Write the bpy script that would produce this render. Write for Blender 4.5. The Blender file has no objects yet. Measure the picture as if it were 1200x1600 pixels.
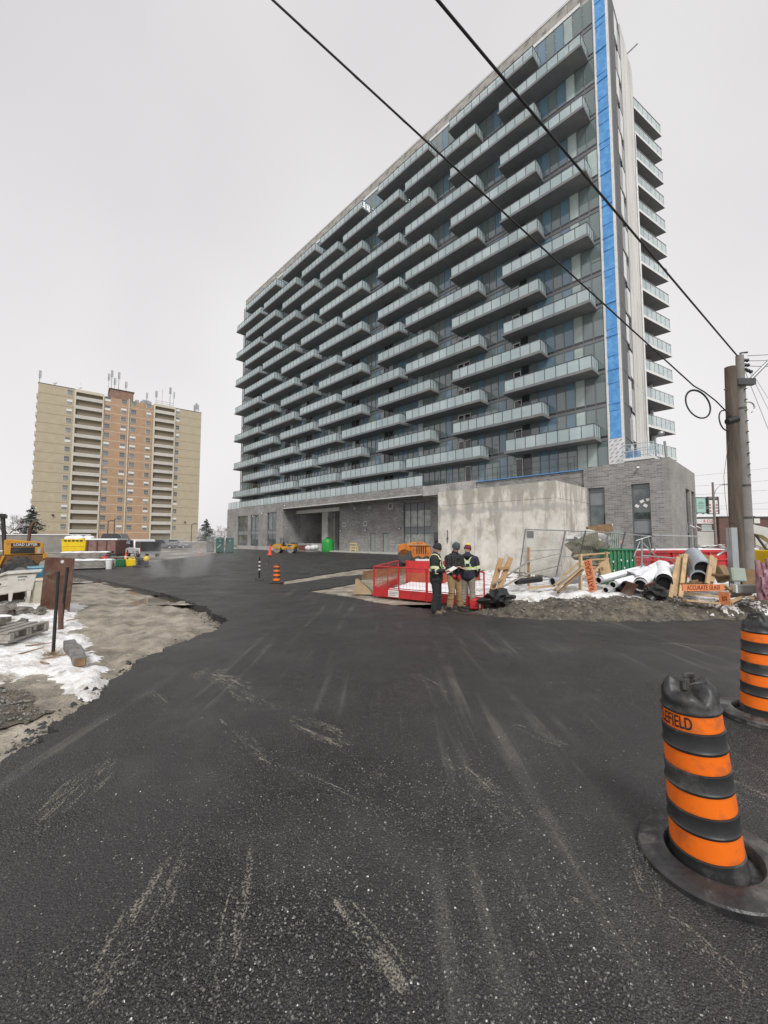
import bpy, bmesh, math, random
import numpy as np
from mathutils import Vector, Matrix, Euler
R = math.radians
random.seed(7)
scene = bpy.context.scene
COL = scene.collection

# ------------------------------------------------------------ camera
EYE = 1.95; FPX = 625.0; PITCH = math.atan(41 / 625.0)
cd = bpy.data.cameras.new('camera'); cam = bpy.data.objects.new('camera', cd); COL.objects.link(cam)
cam.location = (0, 0, EYE); cam.rotation_euler = (math.pi / 2 + PITCH, 0, 0)
cd.sensor_fit = 'VERTICAL'; cd.sensor_height = 36; cd.lens = FPX / 1600 * 36
cd.clip_start = 0.05; cd.clip_end = 3000
scene.camera = cam

# ------------------------------------------------------------ sky, sun, exposure
SUN_EL, SUN_AZ = R(45), R(176)          # azimuth clockwise from +Y: the sun veiled by cloud behind the camera
w = bpy.data.worlds.new('World'); scene.world = w; w.use_nodes = True
nt = w.node_tree; nt.nodes.clear()
sky = nt.nodes.new('ShaderNodeTexSky'); sky.sky_type = 'NISHITA'; sky.sun_disc = False
sky.sun_elevation = SUN_EL; sky.sun_rotation = SUN_AZ; sky.air_density = 2; sky.dust_density = 6
hs = nt.nodes.new('ShaderNodeHueSaturation'); hs.inputs['Saturation'].default_value = 0.1
nt.links.new(sky.outputs[0], hs.inputs['Color'])
tc = nt.nodes.new('ShaderNodeTexCoord')
nz = nt.nodes.new('ShaderNodeTexNoise'); nz.inputs['Scale'].default_value = 1.15; nz.inputs['Detail'].default_value = 3
nt.links.new(tc.outputs['Generated'], nz.inputs['Vector'])
rp = nt.nodes.new('ShaderNodeValToRGB'); rp.color_ramp.elements[0].position = .3; rp.color_ramp.elements[1].position = .7
rp.color_ramp.elements[0].color = (5.25, 5.10, 5.22, 1); rp.color_ramp.elements[1].color = (6.5, 6.42, 6.46, 1)
nt.links.new(nz.outputs['Fac'], rp.inputs[0])
sx = nt.nodes.new('ShaderNodeSeparateXYZ'); nt.links.new(tc.outputs['Generated'], sx.inputs[0])
mr = nt.nodes.new('ShaderNodeMapRange'); mr.inputs[1].default_value = 0; mr.inputs[2].default_value = .75
mr.inputs[3].default_value = 1.10; mr.inputs[4].default_value = .93
nt.links.new(sx.outputs['Z'], mr.inputs[0])
gm = nt.nodes.new('ShaderNodeMix'); gm.data_type = 'RGBA'; gm.blend_type = 'MULTIPLY'; gm.inputs[0].default_value = 1
nt.links.new(rp.outputs[0], gm.inputs[6]); nt.links.new(mr.outputs[0], gm.inputs[7])
mx = nt.nodes.new('ShaderNodeMix'); mx.data_type = 'RGBA'; mx.inputs[0].default_value = .08
nt.links.new(gm.outputs[2], mx.inputs[6]); nt.links.new(hs.outputs[0], mx.inputs[7])
bg = nt.nodes.new('ShaderNodeBackground'); bg.inputs['Strength'].default_value = 0.1
ow = nt.nodes.new('ShaderNodeOutputWorld')
nt.links.new(mx.outputs[2], bg.inputs['Color']); nt.links.new(bg.outputs[0], ow.inputs['Surface'])
sl = bpy.data.lights.new('sun', 'SUN'); sl.energy = 1.5; sl.angle = R(14); sl.color = (1, .99, .975)
so = bpy.data.objects.new('sun', sl); COL.objects.link(so)
sd = Vector((math.sin(SUN_AZ) * math.cos(SUN_EL), math.cos(SUN_AZ) * math.cos(SUN_EL), math.sin(SUN_EL)))
so.rotation_euler = sd.to_track_quat('Z', 'Y').to_euler(); so.location = sd * 80
vs = scene.view_settings
vs.view_transform = 'Standard'; vs.look = 'None'; vs.exposure = 0.5; vs.gamma = 1; vs.use_curve_mapping = False
scene.cycles.max_bounces = 7; scene.cycles.transparent_max_bounces = 24; scene.cycles.diffuse_bounces = 4

# ------------------------------------------------------------ survey helpers: a sight line of the photograph met with the ground or a wall
CP, SP = math.cos(PITCH), math.sin(PITCH)
def ray(px, py):
    u = (800 - py) / FPX
    return Vector(((px - 600) / FPX, CP - u * SP, SP + u * CP))
def G(px, py, z=0.0):
    r = ray(px, py); k = (z - EYE) / r.z
    return Vector((r.x * k, r.y * k, z))
def AY(px, py, Y):
    r = ray(px, py); k = Y / r.y
    return Vector((r.x * k, Y, EYE + r.z * k))

# ------------------------------------------------------------ materials
def rgb(h, g=None, b=None):
    return (h, g, b, 1) if g is not None else (h, h, h, 1)
MATS = {}
def mat(name, c1, c2=None, rough=.7, scale=3., metal=0., spec=.5, bump=0., bscale=None, rnd=0., detail=6., stretch=(1, 1, 1), alpha=1., lo=.35, hi=.65, c3=None, s3=.6, bdist=.02, coat=0., ior=1.5):
    """Principled surface: two tones broken up by noise, an optional stain tone, fine bump and a per-object shift of value."""
    m = bpy.data.materials.new(name); m.use_nodes = True; n = m.node_tree; L = n.links
    p = n.nodes['Principled BSDF']
    p.inputs['Roughness'].default_value = rough; p.inputs['Metallic'].default_value = metal
    p.inputs['Specular IOR Level'].default_value = spec; p.inputs['Alpha'].default_value = alpha
    p.inputs['Coat Weight'].default_value = coat; p.inputs['IOR'].default_value = ior
    c1 = tuple(c1) + ((1,) if len(c1) == 3 else ())
    out = None
    t = n.nodes.new('ShaderNodeTexCoord'); mp = n.nodes.new('ShaderNodeMapping'); mp.inputs['Scale'].default_value = stretch
    L.new(t.outputs['Object'], mp.inputs[0])
    if c2 is not None:
        c2 = tuple(c2) + ((1,) if len(c2) == 3 else ())
        a = n.nodes.new('ShaderNodeTexNoise'); a.inputs['Scale'].default_value = scale; a.inputs['Detail'].default_value = detail
        a.inputs['Roughness'].default_value = .65
        L.new(mp.outputs[0], a.inputs['Vector'])
        r = n.nodes.new('ShaderNodeValToRGB'); r.color_ramp.elements[0].position = lo; r.color_ramp.elements[1].position = hi
        r.color_ramp.elements[0].color = c1; r.color_ramp.elements[1].color = c2
        L.new(a.outputs['Fac'], r.inputs[0]); out = r.outputs[0]
    else:
        v = n.nodes.new('ShaderNodeRGB'); v.outputs[0].default_value = c1; out = v.outputs[0]
    if c3 is not None:
        c3 = tuple(c3) + ((1,) if len(c3) == 3 else ())
        a = n.nodes.new('ShaderNodeTexNoise'); a.inputs['Scale'].default_value = s3; a.inputs['Detail'].default_value = 8
        a.inputs['Roughness'].default_value = .7
        L.new(mp.outputs[0], a.inputs['Vector'])
        q = n.nodes.new('ShaderNodeMapRange'); q.inputs[1].default_value = .52; q.inputs[2].default_value = .66
        L.new(a.outputs['Fac'], q.inputs[0])
        x = n.nodes.new('ShaderNodeMix'); x.data_type = 'RGBA'; x.inputs[7].default_value = c3
        L.new(q.outputs[0], x.inputs[0]); L.new(out, x.inputs[6]); out = x.outputs[2]
    if rnd:
        o = n.nodes.new('ShaderNodeObjectInfo'); q = n.nodes.new('ShaderNodeMapRange')
        q.inputs[3].default_value = 1 - rnd; q.inputs[4].default_value = 1 + rnd
        L.new(o.outputs['Random'], q.inputs[0])
        h = n.nodes.new('ShaderNodeHueSaturation'); L.new(q.outputs[0], h.inputs['Value']); L.new(out, h.inputs['Color']); out = h.outputs[0]
    L.new(out, p.inputs['Base Color'])
    if bump:
        a = n.nodes.new('ShaderNodeTexNoise'); a.inputs['Scale'].default_value = bscale or scale * 4; a.inputs['Detail'].default_value = 6
        L.new(mp.outputs[0], a.inputs['Vector'])
        b = n.nodes.new('ShaderNodeBump'); b.inputs['Strength'].default_value = bump; b.inputs['Distance'].default_value = bdist
        L.new(a.outputs['Fac'], b.inputs['Height']); L.new(b.outputs[0], p.inputs['Normal'])
    MATS[name] = m
    return m
def node_of(m): return m.node_tree, m.node_tree.links, m.node_tree.nodes['Principled BSDF']

# ------------------------------------------------------------ mesh building
class MB:
    def __init__(s): s.v = []; s.f = []; s.m = []; s.mi = 0; s.uv = None
    def add(s, vs, fs):
        o = len(s.v); s.v += [tuple(a) for a in vs]
        for q in fs: s.f.append(tuple(i + o for i in q)); s.m.append(s.mi)
        return s
    def box(s, c, d, M=None):
        x, y, z = d[0] / 2, d[1] / 2, d[2] / 2
        vs = [Vector((i * x, j * y, k * z)) for i in (-1, 1) for j in (-1, 1) for k in (-1, 1)]
        c = Vector(c)
        vs = [(M @ a + c) if M else a + c for a in vs]
        return s.add(vs, [(0, 1, 3, 2), (4, 6, 7, 5), (0, 4, 5, 1), (2, 3, 7, 6), (0, 2, 6, 4), (1, 5, 7, 3)])
    def bb(s, x0, x1, y0, y1, z0, z1):
        return s.box(((x0 + x1) / 2, (y0 + y1) / 2, (z0 + z1) / 2), (x1 - x0, y1 - y0, z1 - z0))
    def beam(s, p, q, wd, ht, up=(0, 0, 1)):
        p, q = Vector(p), Vector(q); a = (q - p); l = a.length; a.normalize()
        sd_ = a.cross(Vector(up))
        if sd_.length < 1e-4: sd_ = Vector((1, 0, 0))
        sd_.normalize(); u = sd_.cross(a)
        M = Matrix((a, sd_, u)).transposed()
        return s.box((p + q) / 2, (l, wd, ht), M)
    def tube(s, pts, r, n=8, cap=True):
        pts = [Vector(p) for p in pts]; k = len(pts)
        rr = r if isinstance(r, (list, tuple)) else [r] * k
        o = len(s.v); ref = None; vs = []
        for i, p in enumerate(pts):
            t = (pts[min(i + 1, k - 1)] - pts[max(i - 1, 0)])
            t = t.normalized() if t.length > 1e-9 else Vector((0, 0, 1))
            if ref is None:
                ref = t.cross(Vector((0, 0, 1)))
                if ref.length < 1e-3: ref = t.cross(Vector((1, 0, 0)))
            ref = (ref - t * ref.dot(t))
            if ref.length < 1e-5: ref = t.cross(Vector((.3, .9, .2)))
            ref.normalize(); b = t.cross(ref)
            for j in range(n):
                a = 2 * math.pi * j / n
                vs.append(p + (ref * math.cos(a) + b * math.sin(a)) * rr[i])
        fs = []
        for i in range(k - 1):
            for j in range(n):
                fs.append((i * n + j, i * n + (j + 1) % n, (i + 1) * n + (j + 1) % n, (i + 1) * n + j))
        if cap:
            fs.append(tuple(range(n - 1, -1, -1))); fs.append(tuple((k - 1) * n + j for j in range(n)))
        return s.add(vs, fs)
    def pipe(s, p, q, r, th, n=16):
        """hollow pipe with open ends"""
        p, q = Vector(p), Vector(q); t = (q - p).normalized()
        ref = t.cross(Vector((0, 0, 1)));
        if ref.length < 1e-3: ref = Vector((1, 0, 0))
        ref.normalize(); b = t.cross(ref); vs = []
        for (c, rad) in ((p, r), (q, r), (q, r - th), (p, r - th)):
            for j in range(n):
                a = 2 * math.pi * j / n; vs.append(c + (ref * math.cos(a) + b * math.sin(a)) * rad)
        fs = []
        for i in range(4):
            k = (i + 1) % 4
            for j in range(n): fs.append((i * n + j, i * n + (j + 1) % n, k * n + (j + 1) % n, k * n + j))
        return s.add(vs, fs)
    def lathe(s, prof, n=24, M=None, c=(0, 0, 0), fn=None):
        vs = []; c = Vector(c)
        for (r, z) in prof:
            for j in range(n):
                a = 2 * math.pi * j / n; v = Vector((r * math.cos(a), r * math.sin(a), z))
                if fn: v = fn(v)
                vs.append((M @ v if M else v) + c)
        fs = []
        for i in range(len(prof) - 1):
            for j in range(n): fs.append((i * n + j, i * n + (j + 1) % n, (i + 1) * n + (j + 1) % n, (i + 1) * n + j))
        if prof[0][0] > 1e-6: fs.append(tuple(range(n - 1, -1, -1)))
        if prof[-1][0] > 1e-6: fs.append(tuple((len(prof) - 1) * n + j for j in range(n)))
        return s.add(vs, fs)
    def prism(s, poly, y0, y1, M=None):
        """polygon given in x,z and pushed from y0 to y1"""
        n = len(poly); vs = [Vector((x, y0, z)) for x, z in poly] + [Vector((x, y1, z)) for x, z in poly]
        if M: vs = [M @ a for a in vs]
        fs = [tuple(range(n)), tuple(range(2 * n - 1, n - 1, -1))] + [(i, i + n, (i + 1) % n + n, (i + 1) % n) for i in range(n)]
        return s.add(vs, fs)
    def ball(s, c, r, n=10, m=7, M=None):
        r = r if isinstance(r, (list, tuple)) else (r, r, r); c = Vector(c); vs = []
        for i in range(m + 1):
            ph = math.pi * i / m
            for j in range(n):
                a = 2 * math.pi * j / n
                v = Vector((r[0] * math.sin(ph) * math.cos(a), r[1] * math.sin(ph) * math.sin(a), r[2] * math.cos(ph)))
                vs.append((M @ v if M else v) + c)
        return s.add(vs, [(i * n + j, (i + 1) * n + j, (i + 1) * n + (j + 1) % n, i * n + (j + 1) % n) for i in range(m) for j in range(n)])
    def mesh(s, name, mats, smooth=None):
        me = bpy.data.meshes.new(name); me.from_pydata(s.v, [], s.f); me.validate(clean_customdata=False)
        for m in (mats if isinstance(mats, (list, tuple)) else [mats]): me.materials.append(m)
        if any(s.m) and len(me.polygons) == len(s.m): me.polygons.foreach_set('material_index', s.m)
        bm = bmesh.new(); bm.from_mesh(me); bmesh.ops.remove_doubles(bm, verts=bm.verts, dist=1e-6)
        bmesh.ops.recalc_face_normals(bm, faces=bm.faces); bm.to_mesh(me); bm.free()
        if smooth is not None:
            me.polygons.foreach_set('use_smooth', [True] * len(me.polygons)); me.set_sharp_from_angle(angle=R(smooth))
        me.update(); return me
    def build(s, name, mats, parent=None, smooth=None, loc=None, bevel=0):
        return link(name, s.mesh(name, mats, smooth), parent, loc, bevel)
def link(name, me, parent=None, loc=None, bevel=0):
    o = bpy.data.objects.new(name, me); COL.objects.link(o)
    if parent: o.parent = parent
    if loc is not None: o.location = loc
    if bevel:
        b = o.modifiers.new('bevel', 'BEVEL'); b.width = bevel; b.segments = 2; b.limit_method = 'ANGLE'; b.angle_limit = R(40)
    return o
def tag(o, label=None, cat=None, group=None, kind=None):
    if label: o['label'] = label
    if cat: o['category'] = cat
    if group: o['group'] = group
    if kind: o['kind'] = kind
    return o
def thing(name, label, cat, loc=(0, 0, 0), rz=0., group=None):
    o = bpy.data.objects.new(name, None); COL.objects.link(o); o.empty_display_size = .3
    o.location = loc; o.rotation_euler = (0, 0, rz)
    return tag(o, label, cat, group)
def clone(o, label, loc=None, rz=None, group=None):
    """a copy of a thing with copies of its parts and their sub-parts"""
    c = o.copy(); COL.objects.link(c); tag(c, label, group=group)
    if loc is not None: c.location = loc
    if rz is not None: c.rotation_euler = (0, 0, rz)
    for ch in o.children:
        d = ch.copy(); COL.objects.link(d); d.parent = c
        for g in ch.children:
            e = g.copy(); COL.objects.link(e); e.parent = d
    return c
def text(name, s, size, m, parent, M, depth=.004, spacing=1., xs=1.):
    cu = bpy.data.curves.new(name, 'FONT'); cu.body = s; cu.size = size; cu.extrude = depth; cu.space_character = spacing
    cu.align_x = 'CENTER'; cu.align_y = 'CENTER'; cu.offset = size * .012; cu.resolution_u = 3
    to = bpy.data.objects.new(name, cu); COL.objects.link(to)
    dg = bpy.context.evaluated_depsgraph_get(); dg.update()
    me = bpy.data.meshes.new_from_object(to.evaluated_get(dg)); bpy.data.objects.remove(to); bpy.data.curves.remove(cu)
    me.materials.clear(); me.materials.append(m)
    me.transform(M @ Matrix.Diagonal((xs, 1, 1, 1)))
    return link(name, me, parent)

# lattice noise for terrain
_rng = np.random.RandomState(11); _tab = _rng.rand(256, 256)
def vn(x, y):
    xi = np.floor(x).astype(int); yi = np.floor(y).astype(int); u = x - xi; v = y - yi
    u = u * u * (3 - 2 * u); v = v * v * (3 - 2 * v)
    a = _tab[xi & 255, yi & 255]; b = _tab[(xi + 1) & 255, yi & 255]; c = _tab[xi & 255, (yi + 1) & 255]; d_ = _tab[(xi + 1) & 255, (yi + 1) & 255]
    return a * (1 - u) * (1 - v) + b * u * (1 - v) + c * (1 - u) * v + d_ * u * v
def fbm(x, y, s, o=4, g=.5):
    t = 0; am = 1; n = 0
    for i in range(o):
        t = t + am * (vn(x * s + 17.3 * i, y * s + 5.1 * i) - .5); n += am; am *= g; s *= 2.03
    return t / n
def sdf(px, py, poly):
    """distance to a polygon's outline, positive inside"""
    d_ = np.full(px.shape, 1e9); ins = np.zeros(px.shape, bool); n = len(poly)
    for i in range(n):
        x0, y0 = poly[i]; x1, y1 = poly[(i + 1) % n]; ex, ey = x1 - x0, y1 - y0
        t = np.clip(((px - x0) * ex + (py - y0) * ey) / (ex * ex + ey * ey + 1e-12), 0, 1)
        d_ = np.minimum(d_, np.hypot(px - x0 - t * ex, py - y0 - t * ey))
        c = (y0 > py) != (y1 > py)
        ins ^= c & (px < (x1 - x0) * (py - y0) / (y1 - y0 + 1e-12) + x0)
    return np.where(ins, d_, -d_)
def field(name, x0, x1, y0, y1, step, zf, m, keep=None, kind='structure', step_y=None):
    xs = np.arange(x0, x1 + step / 2, step); ys = np.arange(y0, y1 + step / 2, step_y or step)
    X, Y = np.meshgrid(xs, ys); Z = zf(X, Y); nx, ny = len(xs), len(ys)
    idx = np.arange(nx * ny).reshape(ny, nx)
    q = np.stack([idx[:-1, :-1], idx[:-1, 1:], idx[1:, 1:], idx[1:, :-1]], -1).reshape(-1, 4)
    if keep is not None:
        K = keep(X, Y, Z).reshape(-1); q = q[K[q].any(1)]
    used = np.unique(q); mp = np.full(nx * ny, -1); mp[used] = np.arange(len(used)); q = mp[q]
    V = np.stack([X, Y, Z], -1).reshape(-1, 3)[used]
    me = bpy.data.meshes.new(name); me.from_pydata(V.tolist(), [], q.tolist()); me.materials.append(m)
    me.polygons.foreach_set('use_smooth', [True] * len(me.polygons)); me.update()
    return tag(link(name, me), kind=kind)
# ============================================================ materials of the place
def m_asphalt():
    m = bpy.data.materials.new('asphalt'); m.use_nodes = True; n, L, p = node_of(m)
    N = n.nodes.new
    t = N('ShaderNodeTexCoord')
    def noise(s, d=5, r=.6, off=0):
        a = N('ShaderNodeTexNoise'); a.inputs['Scale'].default_value = s; a.inputs['Detail'].default_value = d; a.inputs['Roughness'].default_value = r
        mp = N('ShaderNodeMapping'); mp.inputs['Location'].default_value = (off, off * .7, 0); L.new(t.outputs['Object'], mp.inputs[0]); L.new(mp.outputs[0], a.inputs['Vector'])
        return a.outputs['Fac']
    def rng(x, a, b, c=0., d=1.):
        q = N('ShaderNodeMapRange'); q.inputs[1].default_value = a; q.inputs[2].default_value = b; q.inputs[3].default_value = c; q.inputs[4].default_value = d
        L.new(x, q.inputs[0]); return q.outputs[0]
    def mth(op, a, b=None):
        q = N('ShaderNodeMath'); q.operation = op
        for i, x in enumerate((a, b)):
            if x is None: continue
            if isinstance(x, float): q.inputs[i].default_value = x
            else: L.new(x, q.inputs[i])
        return q.outputs[0]
    def mixc(f, a, b):
        x = N('ShaderNodeMix'); x.data_type = 'RGBA'
        L.new(f, x.inputs[0])
        for i, c in ((6, a), (7, b)):
            if isinstance(c, tuple): x.inputs[i].default_value = c
            else: L.new(c, x.inputs[i])
        return x.outputs[2]
    # jitter so that stones are not on a clean lattice
    jit = N('ShaderNodeTexNoise'); jit.inputs['Scale'].default_value = 35; L.new(t.outputs['Object'], jit.inputs['Vector'])
    jm = N('ShaderNodeMix'); jm.data_type = 'VECTOR'; jm.inputs[0].default_value = .02
    L.new(t.outputs['Object'], jm.inputs[4]); L.new(jit.outputs['Color'], jm.inputs[5])
    v1 = N('ShaderNodeTexVoronoi'); v1.inputs['Scale'].default_value = 78; v1.inputs['Randomness'].default_value = 1; L.new(jm.outputs[1], v1.inputs['Vector'])
    v2 = N('ShaderNodeTexVoronoi'); v2.inputs['Scale'].default_value = 150; L.new(jm.outputs[1], v2.inputs['Vector'])
    coarse = rng(noise(.55, 3, .55, 3.1), .46, .60)            # open, stony patches against closed, rolled ones
    coarse = mth('MULTIPLY', coarse, rng(noise(2.3, 4, .6, 9.), .35, .6, .45, 1.))
    big = rng(noise(.33, 5, .6), .35, .68)
    base = mixc(big, (.0235, .0232, .0245, 1), (.047, .0455, .047, 1))
    base = mixc(rng(noise(150, 4, .75, 1.), .44, .62, 0, .75), base, (.088, .083, .080, 1))
    base = mixc(rng(noise(95, 3, .7, 6.), .56, .40, 0, .85), base, (.006, .006, .0065, 1))
    # long soft dusty tyre tracks along the way the traffic turns
    rot = N('ShaderNodeMapping'); rot.inputs['Rotation'].default_value = (0, 0, R(-13)); rot.inputs['Scale'].default_value = (5.5, .22, 1); L.new(t.outputs['Object'], rot.inputs[0])
    tr = N('ShaderNodeTexNoise'); tr.inputs['Scale'].default_value = 1; tr.inputs['Detail'].default_value = 5; tr.inputs['Roughness'].default_value = .6; tr.inputs['Distortion'].default_value = .9; L.new(rot.outputs[0], tr.inputs['Vector'])
    track = mth('MULTIPLY', rng(tr.outputs['Fac'], .54, .74, 0, .85), rng(noise(.45, 4, .6, 7.), .44, .62))
    dust = mth('ADD', rng(noise(.9, 8, .72, 5.), .50, .74, 0, .30), track)
    dust = mth('MULTIPLY', dust, rng(noise(75, 3, .6, 4.), .38, .60, .25, 1.))
    base = mixc(dust, base, (.20, .185, .16, 1))
    sp = N('ShaderNodeSeparateColor'); L.new(v1.outputs['Color'], sp.inputs[0])
    core = rng(v1.outputs['Distance'], .25, .5, 1, 0)
    pale = mth('MULTIPLY', mth('MULTIPLY', rng(sp.outputs[0], .66, .95, 0, .95), core), mth('ADD', mth('MULTIPLY', coarse, .75), .30))
    base = mixc(mth('MULTIPLY', coarse, .55), base, (.014, .014, .0145, 1))
    base = mixc(pale, base, (.26, .245, .225, 1))
    L.new(base, p.inputs['Base Color'])
    rr = mth('SUBTRACT', rng(noise(1.1, 4, .6, 2.), .3, .7, .60, .38), mth('MULTIPLY', coarse, .08))
    L.new(rr, p.inputs['Roughness']); p.inputs['Specular IOR Level'].default_value = .5
    h1 = mth('MULTIPLY', mth('SUBTRACT', 1., v1.outputs['Distance']), mth('ADD', mth('MULTIPLY', coarse, 1.0), .45))
    h2 = mth('MULTIPLY', mth('SUBTRACT', 1., v2.outputs['Distance']), .22)
    h = mth('ADD', h1, mth('ADD', h2, mth('ADD', mth('MULTIPLY', noise(9, 4), .5), mth('MULTIPLY', noise(120, 3), .5))))
    b = N('ShaderNodeBump'); b.inputs['Strength'].default_value = 1.; b.inputs['Distance'].default_value = .017
    L.new(h, b.inputs['Height']); L.new(b.outputs[0], p.inputs['Normal'])
    return m
def m_brick(name, c1, c2, cm, bw=.40, bh=.135, blot=.18):
    m = bpy.data.materials.new(name); m.use_nodes = True; n, L, p = node_of(m)
    t = n.nodes.new('ShaderNodeTexCoord'); s = n.nodes.new('ShaderNodeSeparateXYZ'); L.new(t.outputs['Object'], s.inputs[0])
    a = n.nodes.new('ShaderNodeMath'); L.new(s.outputs['X'], a.inputs[0]); L.new(s.outputs['Y'], a.inputs[1])
    c = n.nodes.new('ShaderNodeCombineXYZ'); L.new(a.outputs[0], c.inputs[0]); L.new(s.outputs['Z'], c.inputs[1])
    b = n.nodes.new('ShaderNodeTexBrick'); b.inputs['Scale'].default_value = 1; b.inputs['Brick Width'].default_value = bw; b.inputs['Row Height'].default_value = bh
    b.inputs['Mortar Size'].default_value = .012; b.inputs['Color1'].default_value = c1; b.inputs['Color2'].default_value = c2; b.inputs['Mortar'].default_value = cm
    b.inputs['Mortar Smooth'].default_value = .2
    L.new(c.outputs[0], b.inputs['Vector'])
    nz = n.nodes.new('ShaderNodeTexNoise'); nz.inputs['Scale'].default_value = .7; nz.inputs['Detail'].default_value = 8; L.new(t.outputs['Object'], nz.inputs['Vector'])
    q = n.nodes.new('ShaderNodeMapRange'); q.inputs[1].default_value = .3; q.inputs[2].default_value = .7; q.inputs[3].default_value = 1 - blot; q.inputs[4].default_value = 1 + blot
    L.new(nz.outputs['Fac'], q.inputs[0])
    h = n.nodes.new('ShaderNodeHueSaturation'); L.new(q.outputs[0], h.inputs['Value']); L.new(b.outputs['Color'], h.inputs['Color'])
    L.new(h.outputs[0], p.inputs['Base Color']); p.inputs['Roughness'].default_value = .85
    bu = n.nodes.new('ShaderNodeBump'); bu.inputs['Strength'].default_value = .6; bu.inputs['Distance'].default_value = .01; bu.invert = True
    L.new(b.outputs['Fac'], bu.inputs['Height']); L.new(bu.outputs[0], p.inputs['Normal'])
    MATS[name] = m; return m
def m_stained_concrete():
    """old site concrete: pale patches, grey runs below the top edge, brown blotches, form joints"""
    m = mat('site_concrete', (.52, .50, .445), (.72, .695, .635), rough=.88, scale=1.5, bump=.4, bscale=14, detail=11, c3=(.44, .39, .30), s3=1.1, lo=.36, hi=.62)
    n, L, p = node_of(m)
    src = p.inputs['Base Color'].links[0].from_socket
    t = n.nodes.new('ShaderNodeTexCoord'); mp = n.nodes.new('ShaderNodeMapping'); mp.inputs['Scale'].default_value = (1.9, 1.9, .55); L.new(t.outputs['Object'], mp.inputs[0])
    a = n.nodes.new('ShaderNodeTexNoise'); a.inputs['Scale'].default_value = 1.0; a.inputs['Detail'].default_value = 7; a.inputs['Roughness'].default_value = .62; L.new(mp.outputs[0], a.inputs['Vector'])
    s = n.nodes.new('ShaderNodeSeparateXYZ'); L.new(t.outputs['Object'], s.inputs[0])
    z = n.nodes.new('ShaderNodeMapRange'); z.inputs[1].default_value = 1.6; z.inputs[2].default_value = 4.4; z.inputs[3].default_value = 0; z.inputs[4].default_value = .17; L.new(s.outputs['Z'], z.inputs[0])
    ad = n.nodes.new('ShaderNodeMath'); L.new(a.outputs['Fac'], ad.inputs[0]); L.new(z.outputs[0], ad.inputs[1])
    q = n.nodes.new('ShaderNodeMapRange'); q.inputs[1].default_value = .57; q.inputs[2].default_value = .68; q.inputs[4].default_value = .75; L.new(ad.outputs[0], q.inputs[0])
    x = n.nodes.new('ShaderNodeMix'); x.data_type = 'RGBA'; x.inputs[7].default_value = (.31, .29, .25, 1)
    L.new(q.outputs[0], x.inputs[0]); L.new(src, x.inputs[6])
    # a damp tide line at the second lift of the pour
    b = n.nodes.new('ShaderNodeTexNoise'); b.inputs['Scale'].default_value = 2.2; b.inputs['Detail'].default_value = 5; L.new(t.outputs['Object'], b.inputs['Vector'])
    e = n.nodes.new('ShaderNodeMath'); e.operation = 'MULTIPLY_ADD'; e.inputs[1].default_value = .7; L.new(b.outputs['Fac'], e.inputs[0]); L.new(s.outputs['Z'], e.inputs[2])
    d = n.nodes.new('ShaderNodeMath'); d.operation = 'SUBTRACT'; d.inputs[1].default_value = 3.72; L.new(e.outputs[0], d.inputs[0])
    ab = n.nodes.new('ShaderNodeMath'); ab.operation = 'ABSOLUTE'; L.new(d.outputs[0], ab.inputs[0])
    qq = n.nodes.new('ShaderNodeMapRange'); qq.inputs[1].default_value = .05; qq.inputs[2].default_value = .22; qq.inputs[3].default_value = .7; qq.inputs[4].default_value = 0; L.new(ab.outputs[0], qq.inputs[0])
    y = n.nodes.new('ShaderNodeMix'); y.data_type = 'RGBA'; y.inputs[7].default_value = (.38, .37, .345, 1)
    L.new(qq.outputs[0], y.inputs[0]); L.new(x.outputs[2], y.inputs[6]); L.new(y.outputs[2], p.inputs['Base Color'])
    return m
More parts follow.
